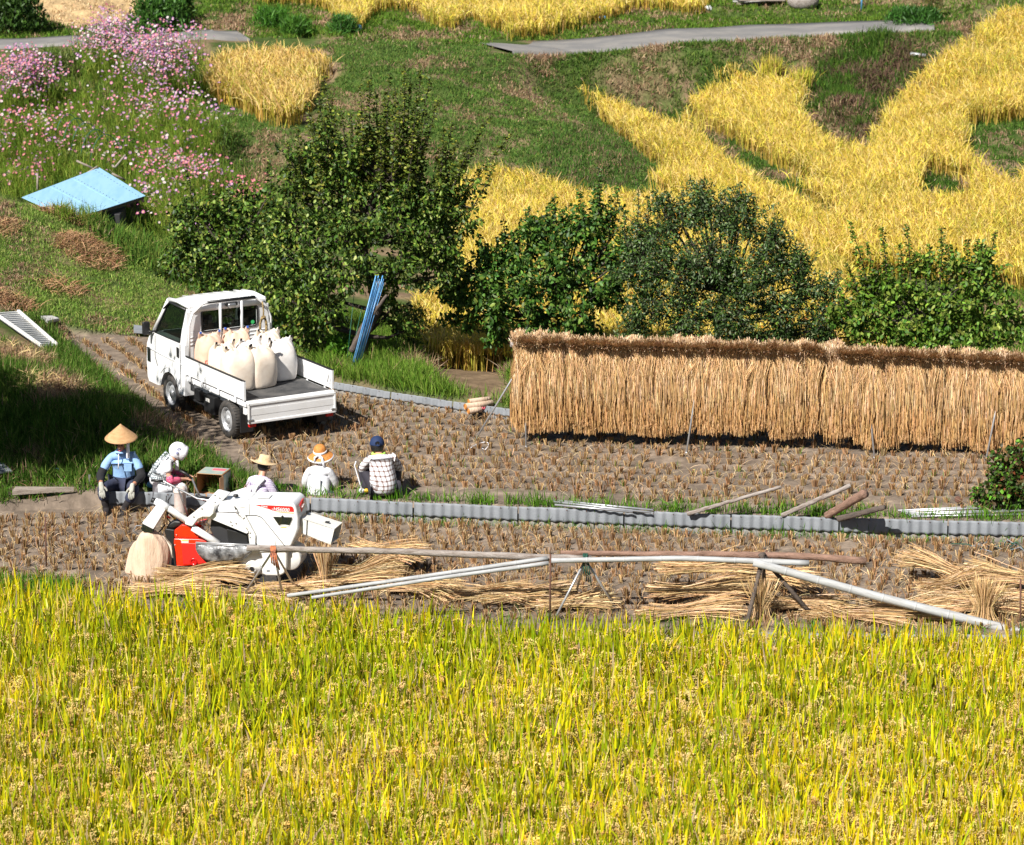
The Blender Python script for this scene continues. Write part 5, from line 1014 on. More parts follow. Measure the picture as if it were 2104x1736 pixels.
# upper cab: pillars, rear wall, roof
def quadpanel(pts, th, name, m, parent=TR, bev=.012):
    pts = [Vector(p) for p in pts]; nrm = (pts[1]-pts[0]).cross(pts[2]-pts[0]).normalized()*th; n = len(pts); b = MB()
    b.raw(pts+[p+nrm for p in pts], [tuple(range(n)), tuple(range(n, 2*n))[::-1]]+[(i, n+i, n+(i+1) % n, (i+1) % n) for i in range(n)]); return b.build(name, m, parent, bevel=bev)
for s_ in (-1, 1):
    x1, x2 = s_*.722, s_*.612; b = MB()
    # rear corner pillar, wide below
    b.loft([[Vector((x1, 1.36, 1.08)), Vector((x1, 1.535, 1.08)), Vector((x1-s_*.06, 1.535, 1.08)), Vector((x1-s_*.10, 1.36, 1.08))],
            [Vector((x1-s_*.03, 1.36, 1.30)), Vector((x1-s_*.03, 1.52, 1.30)), Vector((x1-s_*.09, 1.52, 1.30)), Vector((x1-s_*.13, 1.36, 1.30))],
            [Vector((x2, 1.37, 1.66)), Vector((x2, 1.49, 1.66)), Vector((x2-s_*.06, 1.49, 1.66)), Vector((x2-s_*.10, 1.37, 1.66))]]); b.build('pillar', M['white'], TR, bevel=.02)
    b = MB(); b.tube([(x1-s_*.02, 2.52, 1.06), (x2+s_*.02, 2.30, 1.40), (x2-s_*.005, 2.10, 1.655)], .035, 8); b.build('pillar', M['white'], TR, True)
    # roof side rail
    b = MB(); b.tube([(x2, 1.38, 1.665), (x2, 1.75, 1.685), (x2-s_*.005, 2.10, 1.655)], .034, 8); b.build('roof_rail', M['white'], TR, True)
# rear wall with window opening
b = MB(); X0, X1, Z0_, Z1_ = -.425, .47, 1.29, 1.595
b.box((0, 1.375, 1.185), (1.37, .035, .21)); b.box((0, 1.377, 1.635), (1.26, .035, .08))
b.box((-.55, 1.376, (Z0_+Z1_)/2), (.25, .035, Z1_-Z0_)); b.box((.57, 1.376, (Z0_+Z1_)/2), (.20, .035, Z1_-Z0_)); b.build('rear_wall', M['white'], TR, bevel=.006)
b = MB()
for i in range(3): b.box((0, 1.357, 1.10+i*.055), (1.30, .014, .018))
b.build('wall_rib', M['white'], TR, bevel=.005)
fr = [(X0-.01, Z0_), (X0+.03, Z0_-.012), (X1-.03, Z0_-.012), (X1+.01, Z0_+.03), (X1+.01, Z1_-.04), (X1-.03, Z1_+.01), (X0+.04, Z1_+.01), (X0-.01, Z1_-.03)]
b = MB(); pts_ = [(x, 1.355, z) for x, z in fr]; b.tube(pts_+[pts_[0]], .013, 6); b.tube([(-.12, 1.362, Z0_), (-.12, 1.362, Z1_)], .009, 6); b.tube([(.20, 1.362, Z0_), (.20, 1.362, Z1_)], .009, 6); rw_ = b.build('window_frame', M['black'], TR, True)
for k in range(3):
    xa, xb = [(X0, -.12), (-.12, .20), (.20, X1)][k]; b = MB(); b.box(((xa+xb)/2, 1.373, (Z0_+Z1_)/2), (xb-xa, .005, Z1_-Z0_)); b.build('rear_window', M['window'], TR)
b = MB(); b.lathe([(.0001, 0), (.03, 0), (.03, .002), (.0001, .002)], 16, (.40, 1.36, 1.335), Matrix.Rotation(math.pi/2, 3, 'X') @ Matrix.Scale(1, 3)); b.build('sticker', M['greensticker'], TR)
# roof skin with ribs
b = MB(); rings = []
for y, zt, w_ in [(1.34, 1.672, .60), (1.37, 1.700, .625), (1.6, 1.722, .632), (1.85, 1.726, .630), (2.05, 1.700, .618), (2.13, 1.660, .60)]:
    rings.append([Vector((x*w_, y, zt-.055*abs(x)**3.2-(0 if i < 9 else 0))) for i, x in enumerate(np.linspace(-1, 1, 17))]+[Vector((x*w_*.97, y, zt-.085)) for x in np.linspace(1, -1, 9)])
b.loft(rings); b.build('roof', M['white'], TR, True)
b = MB()
for x in (-.42, -.25, -.085, .085, .25, .42): b.tube([(x, 1.42, 1.703), (x, 1.6, 1.7205), (x, 1.85, 1.7225), (x, 2.02, 1.702)], .009, 6)
b.build('roof_rib', M['white'], TR, True)
# side windows and windscreen
for s_ in (-1, 1):
    P4 = [(2.42, 1.085), (1.56, 1.105), (1.515, 1.60), (2.06, 1.615), (2.14, 1.58)]
    f3 = [Vector((s_*(xw(z)-.018), y, z)) for y, z in P4]; o = quadpanel(f3, .004, 'side_window', M['window'], bev=0)
    b = MB(); b.tube(f3+[f3[0]], .017, 6); b.build('window_frame', M['black'], TR, True)
    b = MB(); v3 = [(s_*(xw(1.62)+.0), 1.50, 1.60), (s_*(xw(1.62)+.005), 2.04, 1.625), (s_*(xw(1.55)+.01), 2.22, 1.50)]; b.tube(v3, .020, 6); b.build('rain_visor', M['black'], TR, True)
    b = MB(); b.box((s_*.742, 1.565, .965), (.014, .06, .15)); b.build('door_handle', M['black'], TR, bevel=.006)
    b = MB(); b.tube([(s_*.71, 2.40, 1.13), (s_*.78, 2.44, 1.12), (s_*.80, 2.46, 1.13)], .016, 6); mb = b.build('mirror', M['black'], TR, True)
    b = MB(); b.box((s_*.83, 2.47, 1.175), (.12, .055, .20)); b.build('mirror_case', M['black'], mb, bevel=.02)
    b = MB(); b.box((s_*.735, 2.60, .74), (.02, .10, .22)); b.build('headlight', M['glass'], TR, bevel=.01)
quadpanel([(-.60, 2.12, 1.64), (.60, 2.12, 1.64), (.67, 2.50, 1.10), (-.67, 2.50, 1.10)], .005, 'windscreen', M['window'], bev=0)
for x in (-.34, .34):
    b = MB(); b.box((x, 1.62, .86), (.5, .45, .16)); b.box((x, 1.47, 1.12), (.46, .10, .50)); b.box((x, 1.47, 1.44), (.25, .08, .13)); b.build('cab_seat', M['dark'], TR, bevel=.03)
b = MB(); b.tube([(.34+.17*math.cos(a), 2.12+.05*math.sin(a), 1.14+.15*math.sin(a)) for a in np.linspace(0, 6.283, 20)], .014, 6); b.build('steering_wheel', M['black'], TR, True)
# guard frame behind the cab
b = MB()
for s_ in (-1, 1): b.tube([(s_*.675, 1.30, .93), (s_*.67, 1.30, 1.40), (s_*.60, 1.31, 1.58), (s_*.44, 1.315, 1.70), (s_*.34, 1.315, 1.715)], .019, 8)
b.tube([(-.46, 1.315, 1.70), (.46, 1.315, 1.70)], .016, 8)
b.box((-.15, 1.315, 1.33), (.034, .03, .74)); b.box((.20, 1.315, 1.33), (.034, .03, .74)); b.build('guard_frame', M['white'], TR, True)
b = MB(); b.tube([(-.35, 1.31, 1.722), (.42, 1.31, 1.722)], .022, 8); b.build('guard_pad', M['black'], TR, True)
b = MB(); b.box((.03, 1.31, 1.655), (.20, .04, .05)); b.build('lamp_bracket', M['black'], TR, bevel=.01)
b = MB(); b.box((.03, 1.295, 1.635), (.13, .07, .075)); b.build('work_lamp', M['steel'], TR, bevel=.02)
# bed
b = MB(); b.box((0, .38, .60), (1.41, 1.94, .075)); b.box((0, .38, .50), (1.20, 1.9, .10)); b.build('bed_frame', M['white'], TR, bevel=.01)
b = MB(); b.box((0, .37, .6455), (1.33, 1.86, .012)); b.build('bed_mat', M['mat'], TR, bevel=.003)
for s_ in (-1, 1):
    b = MB(); b.box((s_*.705, .39, .80), (.022, 1.91, .27)); 
    for z in (.72, .86): b.box((s_*.705, .39, z), (.029, 1.87, .05))
    b.box((s_*.705, -.56, .80), (.040, .03, .28)); b.box((s_*.705, 1.34, .80), (.040, .03, .28))
    g_ = b.build('side_gate', M['white'], TR, bevel=.005)
    b = MB(); b.box((s_*.705, .39, .942), (.034, 1.93, .018)); b.build('gate_strip', M['black'], g_, bevel=.004)
    b = MB()
    for y in (-.3, .25, .8, 1.2): b = MB(); b.box((s_*.722, y, .635), (.014, .05, .09)); b.build('gate_hinge', M['white'], g_, bevel=.003)
    for y in (-.1, .5, 1.05): b = MB(); b.tube([(s_*.727, y-.02, .60), (s_*.735, y, .575), (s_*.727, y+.02, .60)], .006, 5); b.build('rope_hook', M['white'], g_)
b = MB(); b.box((0, -.615, .635), (1.40, .05, .05)); b.build('rear_sill', M['white'], TR, bevel=.01)
b = MB(); b.box((0, -.652, .485), (1.405, .018, .30)); b.box((0, -.664, .618), (1.405, .02, .035)); b.box((0, -.664, .352), (1.405, .02, .035)); b.box((-.69, -.664, .485), (.03, .02, .29)); b.box((.69, -.664, .485), (.03, .02, .29))
b.box((0, -.660, .50), (1.35, .008, .10)); tg = b.build('tailgate', M['white'], TR, bevel=.006)
for s_ in (-1, 1):
    b = MB(); b.box((s_*.66, -.672, .39), (.07, .02, .025)); b.box((s_*.70, -.672, .385), (.02, .03, .04)); b.build('latch', M['steel'], tg, bevel=.004)
    b = MB(); b.tube([(s_*.69, -.50, .90), (s_*.685, -.45, .74), (s_*.685, -.55, .74), (s_*.69, -.50, .90)], .006, 5); b.build('gate_chain', M['steel'], TR, True)
# chassis bits
b = MB(); b.box((-.30, .6, .40), (.06, 2.2, .10)); b.box((.30, .6, .40), (.06, 2.2, .10)); b.tube([(-.6, 0, .27), (.6, 0, .27)], .045, 8); b.tube([(-.6, 1.885, .27), (.6, 1.885, .27)], .035, 8); b.box((0, .0, .32), (.2, .2, .18)); b.box((.1, 1.0, .42), (.7, .7, .2)); b.build('chassis', M['dark'], TR)
b = MB(); b.box((-.60, .62, .36), (.20, .34, .26)); b.box((-.60, 1.12, .40), (.12, .18, .16)); b.tube([(-.62, .9, .28), (-.62, 1.3, .28)], .02, 8); bb = b.build('battery_box', M['black'], TR, bevel=.012)
b = MB(); b.box((-.702, .66, .42), (.004, .12, .05)); b.build('box_label', M['offwhite'], bb)
b = MB(); b.box((-.70, 1.18, .50), (.012, .10, .10)); b.build('fuel_flap', M['dark'], TR, bevel=.01)
for s_ in (-1, 1):
    b = MB(); b.box((s_*.61, -.42, .34), (.20, .03, .36)); b.build('mudguard', M['black'], TR)
    b = MB(); b.box((s_*.60, -.60, .40), (.20, .05, .12)); b.build('lamp_bracket', M['black'], TR, bevel=.01)
    b = MB(); b.box((s_*.62, -.615, .305), (.11, .05, .055)); b.build('tail_lamp', M['redlens'], TR, bevel=.008)
    b = MB(); b.box((s_*.66, -.52, .52), (.05, .12, .16)); b.build('bed_bracket', M['white'], TR, bevel=.01)
def wheel(x, y):
    s_ = -1 if x < 0 else 1; rot = Matrix.Rotation(s_*math.pi/2, 3, 'Y'); root = MB()
    root.lathe([(.185, -.07), (.20, -.078), (.245, -.076), (.268, -.055), (.274, -.02), (.274, .02), (.268, .055), (.245, .076), (.20, .078), (.183, .07), (.175, .0), (.185, -.07)], 40, (x, y, .272), rot)
    for k in range(40):
        a = k/40*2*math.pi; root.box((x, y+.2735*math.cos(a), .272+.2735*math.sin(a)), (.11, .008, .005), Matrix.Rotation(a, 3, 'X'))
    w = root.build('wheel', M['rubber'], TR, True)
    b = MB(); b.lathe([(.182, .062), (.174, .068), (.165, .05), (.155, .015), (.140, .012), (.120, .035), (.085, .045), (.065, .035), (.05, .05), (.045, .062), (.0001, .064)], 36, (x, y, .272), rot); b.build('rim', M['rim'], w, True)
    b = MB()
    for k in range(12):
        a = k/12*2*math.pi; c = rot @ Vector((.131*math.cos(a), .131*math.sin(a), .027)); b.lathe([(.0001, .004), (.011, .004), (.012, 0)], 8, c+Vector((x, y, .272)), rot)
    b.build('rim_holes', M['dark'], w)
    b = MB()
    for k in range(4):
        a = k/4*2*math.pi+.5; c = rot @ Vector((.052*math.cos(a), .052*math.sin(a), .048)); b.lathe([(.008, 0), (.008, .012), (.0001, .013)], 6, c+Vector((x, y, .272)), rot)
    b.build('wheel_nuts', M['steel'], w)
for x in (-.655, .655):
    for y in (0, 1.885): wheel(x, y)
# coiled rope on the guard frame
RPE = empty('coiled_rope', TR.matrix_world @ Vector((.52, 1.28, 1.30)), R(31.5), 'tan and black rope coiled on the frame behind the cab', 'rope')
b = MB(); pts_ = []
for i in range(90): a = i/90*2*math.pi*5; pts_.append(Vector((.05*math.cos(a)+.008*math.sin(a*3.3), -.03-.012*math.cos(a*2.1), -.02+.14*math.sin(a)+.012*math.cos(i))))
b.tube(pts_, .012, 6); b.tube([(0, -.03, .08), (.01, -.03, .2), (-.005, -.025, .35)], .012, 6); b.tube([(-.02, -.04, .10), (.03, -.05, .12), (.0, -.04, .14)], .016, 6); b.build('coil', M['ropetan'], RPE, True)
# grain sacks on the bed
def Z7(a, b_): return 287.7+a*.19778, 580.5+b_*.19778
def sack(name, lab, loc, w, d, h, m, rz=0.0, seed=0, tags=2, tagm='black', group=None, bulge=.09, ear=.09, tilt=(0, 0)):
    g = random.Random(seed); root = empty(name, loc, rz, lab, 'sack', group); root.rotation_euler = (tilt[0], tilt[1], rz); n = 28; rings = []
    ph = g.random()*6
    for k, (t, sc) in enumerate([(0, .80), (.012, .93), (.06, 1.0), (.2, 1.03), (.4, 1.05), (.58, 1.03), (.72, .97), (.82, .86), (.89, .70), (.94, .52), (.965, .40), (.93, .30), (.88, .15)]):
        r_ = []
        for i in range(n):
            a = 2*math.pi*i/n; c_, s_ = math.cos(a), math.sin(a); e = .62
            x = math.copysign(abs(c_)**e, c_)*w/2; y = math.copysign(abs(s_)**e, s_)*d/2
            q = 1+.018*math.sin(3*a+ph+t*5)+.012*math.sin(7*a+ph*2-t*9); top = max(0, t-.7)/.3
            q += top*.12*math.sin(5*a+ph)+top*.08*math.sin(11*a+ph*3)
            zz = h*t+top*ear*.45*(abs(c_)**3)*(1 if t < .97 else 0)+top*.02*math.sin(9*a+ph)
            r_.append(Vector((x*sc*q*(1+top*.25*abs(c_)), y*sc*q*(1-top*.25), zz)))
        rings.append(r_)
    b = MB(); b.loft(rings); b.build('sack_body', m, root, True, subsurf=1)
    for k, s_ in enumerate((-1, 1)[:tags]):
        ex = s_*w*.40; b = MB(); b.loft([[Vector((ex-.05*s_+dx, dy, h*.88)) for dx, dy in ((-.05, -.03), (.05, -.03), (.05, .03), (-.05, .03))], [Vector((ex-.01*s_+dx, dy-.02, h*.96)) for dx, dy in ((-.035, -.02), (.035, -.02), (.035, .02), (-.035, .02))], [Vector((ex+dx, dy-.04, h*1.03+ear*.2)) for dx, dy in ((-.02, -.01), (.02, -.01), (.02, .01), (-.02, .01))]]); e_ = b.build('sack_ear', m, root, True, bevel=.004)
        b = MB(); b.box((ex, -.055, h*1.02+ear*.2), (.034, .012, .034)); b.build('eyelet_tag', M[tagm], e_, bevel=.004)
    return root
def bedpt(a, b_, z=.655): return TR.matrix_world @ frame_pt(TR, 2, z, *Z7(a, b_))
GS = 'grain sacks on the truck bed'
def bl(x, y, z=.655): return TR.matrix_world @ Vector((x, y, z))
p1 = frame_pt(TR, 1, -.02, *Z7(1290, 1085)); p2 = frame_pt(TR, 1, .22, *Z7(1510, 995)); p0 = frame_pt(TR, 1, -.02, *Z7(985, 1095))
sack('grain_sack', 'plump cream grain sack standing hindmost on the bed, middle of the rear row', bl(p1.x+.02, .17), .47, .40, .60, M['sack'], R(31.5)+.15, 1, group=GS)
sack('grain_sack', 'cream grain sack leaning on the left side gate nearest the tailgate', bl(-.44, .17), .48, .42, .61, M['sack'], R(31.5)-.1, 2, group=GS)
sack('grain_sack', 'bright white grain sack at the right side of the bed', bl(p2.x+.02, .44), .45, .44, .60, M['sackwhite'], R(31.5), 3, group=GS)
sack('grain_sack', 'cream grain sack second from the cab along the left gate', bl(-.46, .60), .40, .38, .60, M['sack'], R(31.5)+.2, 4, group=GS)
sack('grain_sack', 'peach grain sack with blue eyelets against the cab at the left gate', bl(-.47, 1.06), .38, .36, .66, M['sackpink'], R(31.5), 5, tagm='bluetag', group=GS)
sack('grain_sack', 'peach sack with tall upright ears in the middle before the rear window', bl(-.03, 1.06), .42, .36, .66, M['sackpink'], R(31.5)-.2, 6, ear=.16, tagm='bluetag', group=GS)
sack('grain_sack', 'half hidden pale sack in the centre of the load', bl(-.03, .62), .42, .38, .60, M['sackwhite'], R(31.5)+.1, 7, group=GS)
sack('grain_sack', 'pale sack hanging over at the cab end below the coiled rope', bl(.42, .92), .42, .38, .62, M['sack'], R(31.5), 8, ear=.14, group=GS)
b = MB(); b.box((-.02, 0, 0), (.03, .003, .012)); b.box((-.035, 0, -.02), (.01, .003, .05)); b.box((0, 0, -.04), (.03, .003, .012)); b.box((.01, 0, -.055), (.01, .003, .03)); b.box((-.02, 0, -.075), (.05, .003, .012))
for o in COL.objects:
    if o.name.startswith('grain_sack') and 'against the cab at the left gate' in o.get('label', ''): pk = o
q = b.build('printed_mark', M['decal'], pk); q.location = (-.12, -.205, .30); b = MB(); b.box((0, 0, 0), (.03, .003, .05)); q = b.build('printed_mark', M['bluetag'], pk); q.location = (-.11, -.205, .18)
# ------------------------------------------------------------ self propelled harvester
TH = empty('rice_thresher', (-3.06, 34.37, -.25), R(-10), 'white crawler rice thresher with red engine cover behind the log poles', 'rice thresher')
bpy.context.view_layer.update()
def T2(a, b_): return 436.6+a*.1587, 976+b_*.1587
def T3(a, b_): return 205.5+a*.1587, 976+b_*.1587
def lp(zf, y, pts): return [(lambda p: (p.x, p.z))(frame_pt(TH, 1, y, *zf(*q))) for q in pts]
def ext(zf, pts, y0, y1, name, m, bev=.008, parent=TH, seg=2, ax=1): b = MB(); b.prism(lp(zf, y0, pts), y0, y1, 1); return b.build(name, m, parent, bevel=bev, seg=seg)
D_ = .50
# main hood and side
hood = [(20, 500), (60, 440), (95, 365), (130, 345), (480, 345), (1010, 355), (1065, 385), (1090, 450), (1112, 560), (1110, 700), (1080, 790), (1018, 935), (620, 935), (558, 905), (556, 770), (420, 520), (330, 500)]
ext(T2, hood, 0, D_, 'body', M['white'], .035, seg=4)
low = [(300, 990), (480, 900), (1018, 930), (968, 990), (962, 1200), (930, 1280), (860, 1312), (690, 1310), (660, 1296), (230, 1290), (330, 1150)]
ext(T2, low, .03, D_-.05, 'lower_body', M['offwhite'], .03, seg=3)
ext(T2, [(380, 905), (640, 905), (960, 935), (960, 990), (420, 1000)], .01, .06, 'side_rail', M['offwhite'], .008)
# side panel relief, seam lines, brackets
def line(zf, pts, r, name, m, y=-.002, parent=TH): b = MB(); b.tube([(p[0], y, p[1]) for p in lp(zf, y, pts)], r, 6); return b.build(name, m, parent, True)
line(T2, [(418, 522), (570, 522), (630, 545), (680, 600), (942, 925)], .0045, 'panel_seam', M['dark'])
line(T2, [(60, 490), (20, 500)], .004, 'panel_seam', M['dark'])
line(T2, [(475, 350), (478, 510)], .003, 'panel_seam', M['sheet'])
line(T2, [(560, 570), (620, 590), (640, 640), (810, 840), (822, 925)], .004, 'panel_rib', M['offwhite'])
ext(T2, [(330, 500), (420, 520), (556, 780), (552, 905), (480, 900), (455, 700), (300, 540)], -.02, .02, 'hinge_plate', M['offwhite'], .004)
line(T2, [(295, 430), (330, 500), (390, 560), (410, 545)], .007, 'lever', M['steel'], -.03)
b = MB(); p = frame_pt(TH, 1, -.03, *T2(297, 428)); b.box(p, (.015, .015, .05), Matrix.Rotation(-.4, 3, 'Y')); b.build('lever_grip', M['black'], TH, bevel=.005)
b = MB()
for q in ((235, 605), (305, 625), (252, 648), (470, 730), (468, 785)): p = frame_pt(TH, 1, -.045, *T2(*q)); b.lathe([(.0001, .006), (.008, .005), (.009, 0)], 10, p, Matrix.Rotation(math.pi/2, 3, 'X'))
b.build('bolt', M['steel'], TH)
# feed flap with red dot, dark throat
ext(T2, [(-60, 500), (0, 490), (300, 500), (330, 520), (465, 745), (440, 760), (-80, 545)], -.04, -.015, 'feed_flap', M['white'], .006)
ext(T3, [(1440, 560), (1900, 755), (1915, 895), (1520, 880), (1425, 700)], .06, .12, 'feed_throat', M['dark'], .005)
ext(T3, [(1640, 700), (1900, 770), (1915, 895), (1660, 880)], .02, .055, 'feed_throat', M['black'], .005)
# hood top details
b = MB(); p = frame_pt(TH, 2, 1.285-.0, *T2(283, 300)); b.lathe([(.0001, .022), (.028, .02), (.032, .012), (.033, -.01)], 20, (p.x, p.y, 1.31-.25+.245-.245), None); b.build('filler_cap', M['black'], TH, True) if False else None
zt = max(z for x, z in lp(T2, 0, hood))
b = MB(); b.lathe([(.033, -.004), (.033, .012), (.028, .022), (.0001, .024)], 20, (lp(T2, 0, [(250, 0)])[0][0], .16, zt)); b.build('filler_cap', M['black'], TH, True)
b = MB(); b.box((lp(T2, 0, [(600, 0)])[0][0], .22, zt+.002), (.17, .16, .004)); b.box((lp(T2, 0, [(430, 0)])[0][0], .24, zt+.0015), (.008, .44, .004)); b.build('hood_plate', M['offwhite'], TH, bevel=.001)
# window recess, decals
ext(T2, [(762, 520), (1050, 528), (1040, 570), (1000, 662), (985, 668), (865, 650), (845, 645), (775, 545)], -.006, .02, 'window_frame', M['offwhite'], .004)
ext(T2, [(780, 540), (1030, 548), (1028, 575), (995, 650), (940, 640), (885, 640), (862, 650), (850, 640)], -.012, .0, 'inspection_window', M['glass'], .003)
b = MB(); p = frame_pt(TH, 1, -.014, *T2(905, 532)); b.lathe([(.012, 0), (.012, .01), (.0001, .012)], 12, p, Matrix.Rotation(math.pi/2, 3, 'X')); b.build('window_knob', M['black'], TH)
ext(T2, [(540, 383), (1010, 405), (1035, 410), (1052, 440), (1055, 478), (790, 463), (730, 440)], -.0025, .01, 'decal', M['decal'], 0)
ext(T2, [(800, 470), (1056, 488), (1056, 500), (900, 490)], -.0025, .01, 'decal', M['gold'], 0)
def text(s, zf, u, v, size, m, y=-.0045, rotz=None, sh=.2, name='lettering', parent=TH, wid=None):
    c = bpy.data.curves.new(name, 'FONT'); c.body = s; c.size = size; c.extrude = .0012; c.shear = sh; c.align_x = 'LEFT'; c.offset = .0006
    o = bpy.data.objects.new(name, c); dg = bpy.context.evaluated_depsgraph_get(); COL.objects.link(o); dg.update(); me = bpy.data.meshes.new_from_object(o.evaluated_get(bpy.context.evaluated_depsgraph_get())); bpy.data.objects.remove(o)
    me.materials.clear(); me.materials.append(m); o = bpy.data.objects.new(name, me); put(o, parent); p = frame_pt(TH, 1, y, *zf(u, v)); o.location = p; o.rotation_euler = (math.pi/2, R(2.0), 0)
    if wid: o.scale = (wid, 1, 1)
    return o
text('HS6000', T2, 785, 458, .062, M['decaltext'], wid=1.02)
text('Kubota', T2, 632, 412, .026, M['decaltext'], sh=.1)
b = MB(); p = frame_pt(TH, 1, -.006, *T2(775, 440)); b.box(p, (.008, .003, .010)); b.build('lettering', M['decaltext'], TH)
ext(T2, [(880, 670), (958, 672), (958, 682), (880, 680)], -.0025, .01, 'label', M['yellow'], 0)
for q in ((360, 415), (380, 418), (400, 416), (372, 430)): pass
ext(T2, [(360, 412), (418, 414), (418, 418), (360, 416)], -.0025, .01, 'label', M['black'], 0)
# right end decal + rear end face writing
xr = max(x for x, z in lp(T2, 0, hood)); 
pr_ = [(.15, 1.0), (.33, 1.045), (.33, .955), (.18, .905)]
b = MB(); b.raw([(xr-.003+(-.02 if z > .99 else -.008), y, z) for y, z in pr_]+[(xr+.0035-(.02 if z > .99 else .008), y, z) for y, z in pr_], [(0, 1, 2, 3), (7, 6, 5, 4), (0, 4, 5, 1), (1, 5, 6, 2), (2, 6, 7, 3), (3, 7, 4, 0)]); b.build('decal', M['decal'], TH)
o = text('Kubota', T2, 632, 412, .040, M['decaltext'], sh=.1); o.rotation_euler = (math.pi/2, 0, math.pi/2); o.location = (xr+.0045, .175, .955); o.rotation_euler = (R(84), R(-12), math.pi/2)
# straw chute
def lx(q, y): p = frame_pt(TH, 1, y, *T2(*q)); return p
f0, f1, f2, f3 = lx((1150, 560), .10), lx((1578, 698), .10), lx((1528, 905), .10), lx((1150, 752), .10)
b = MB(); w_ = .30; sh_ = Vector((.03, w_, .0))
outer = [f0, f1, f2, f3]; bk = [p+sh_ for p in outer]; t_ = Vector((0, .008, 0))
b.raw(outer+[p+t_ for p in outer], [(0, 1, 2, 3), (7, 6, 5, 4), (0, 4, 5, 1), (1, 5, 6, 2), (2, 6, 7, 3), (3, 7, 4, 0)])
b.raw(bk+[p-t_ for p in bk], [(0, 1, 2, 3), (7, 6, 5, 4), (0, 4, 5, 1), (1, 5, 6, 2), (2, 6, 7, 3), (3, 7, 4, 0)])
dz = Vector((0, 0, .008))
for a_, c_ in ((f0, f1), (f3, f2)):
    vs = [a_, c_, c_+sh_, a_+sh_]; s_ = 1 if a_ is f3 else -1; b.raw(vs+[p+dz*s_ for p in vs], [(0, 1, 2, 3), (7, 6, 5, 4), (0, 4, 5, 1), (1, 5, 6, 2), (2, 6, 7, 3), (3, 7, 4, 0)])
b.build('chute', M['offwhite'], TH)
b = MB(); b.tube([f0.lerp(f1, .18)-Vector((0, .004, 0)), f3.lerp(f2, .18)-Vector((0, .004, 0))], .007, 6); b.build('chute_hinge', M['dark'], TH); b = MB(); b.box(f0.lerp(f1, .72)+Vector((0, .12, .018)), (.05, .04, .012)); b.build('chute_handle', M['dark'], TH)
b = MB(); p = lx((1225, 485), .28); b.lathe([(.0001, .02), (.02, .015), (.022, -.01)], 14, p, Matrix.Rotation(math.pi/2, 3, 'Y')); b.build('knob', M['black'], TH, True)
# rear drum below chute
c0 = lx((1040, 1040), .28); b = MB(); b.lathe([(.0001, -.17), (.13, -.17), (.145, -.15), (.145, .15), (.13, .17), (.0001, .17)], 26, c0, Matrix.Rotation(math.pi/2, 3, 'X')); b.build('fan_drum', M['offwhite'], TH, True)
# fan intake in the lower body
c0 = lx((525, 1210), .02); b = MB(); b.lathe([(.105, -.0), (.10, .02), (.05, .035), (.045, .05), (.036, .052), (.034, .03), (.0001, .028)], 26, c0+Vector((0, 0, .0)), Matrix.Rotation(math.pi/2, 3, 'X')); b.build('fan_intake', M['offwhite'], TH, True)
b = MB(); b.lathe([(.033, .049), (.0001, .050)], 18, c0, Matrix.Rotation(math.pi/2, 3, 'X')); b.build('fan_mouth', M['dark'], TH)
b = MB()
for q in ((440, 1225), (785, 1140), (600, 1027), (540, 1285)): p = lx(q, .015); b.lathe([(.0001, .012), (.012, .01), (.014, 0)], 10, p, Matrix.Rotation(math.pi/2, 3, 'X'))
b.build('bolt', M['steel'], TH)
ext(T2, [(400, 1246), (458, 1246), (458, 1264), (400, 1264)], .026, .032, 'label', M['decal'], 0)
ext(T2, [(700, 1228), (740, 1228), (740, 1252), (700, 1252)], .026, .032, 'label', M['sheet'], 0)
# crawler track
b = MB(); a_, c_ = lx((300, 1350), .06), lx((780, 1350), .06); xa, xb = a_.x, c_.x
for y0 in (.04, .36):
    pr2 = [(xa, .0)]+[(xa-.0, .0)]; pr2 = [(xa+.06*math.cos(t)-.0, .075+.075*math.sin(t)) for t in np.linspace(math.pi/2, 3*math.pi/2, 8)]+[(xb+.06*math.cos(t), .075+.075*math.sin(t)) for t in np.linspace(-math.pi/2, math.pi/2, 8)]
    b.prism(pr2, y0, y0+.14, 1)
    for x in np.arange(xa, xb, .05): b.box((x, y0+.07, .003), (.018, .13, .014))
b.build('crawler_track', M['rubber'], TH, bevel=.006)
b = MB(); b.box(((xa+xb)/2, .27, .12), (xb-xa+.2, .40, .08)); b.box((lp(T3, .2, [(1200, 1300)])[0][0], .25, .12), (.7, .4, .07)); b.build('undercarriage', M['dark'], TH)
# red engine
ext(T3, [(960, 715), (1060, 640), (1160, 660), (1200, 700), (1275, 760), (1278, 820), (962, 815)], .02, .30, 'engine_cover', M['red'], .014)
ext(T3, [(955, 822), (1275, 828), (1385, 850), (1400, 1000), (1435, 1150), (990, 1188), (975, 1000), (952, 880)], .01, .32, 'engine_cover', M['red'], .014)
ext(T3, [(1050, 880), (1260, 885), (1300, 1010), (1400, 1090), (1400, 1140), (1075, 1160)], .004, .02, 'grille', M['decal'], .006)
ext(T3, [(830, 720), (850, 695), (960, 712), (958, 880), (990, 1190), (960, 1190), (925, 900), (850, 810)], .04, .30, 'engine_side', M['black'], .01)
ext(T3, [(850, 690), (880, 640), (960, 595), (1040, 600), (1060, 632), (960, 690)], .06, .26, 'air_filter', M['black'], .03)
ext(T3, [(1052, 838), (1146, 840), (1146, 878), (1052, 876)], .003, .012, 'label', M['offwhite'], 0)
ext(T3, [(1056, 842), (1142, 844), (1142, 856), (1056, 854)], .0005, .004, 'label', M['yellow'], 0)
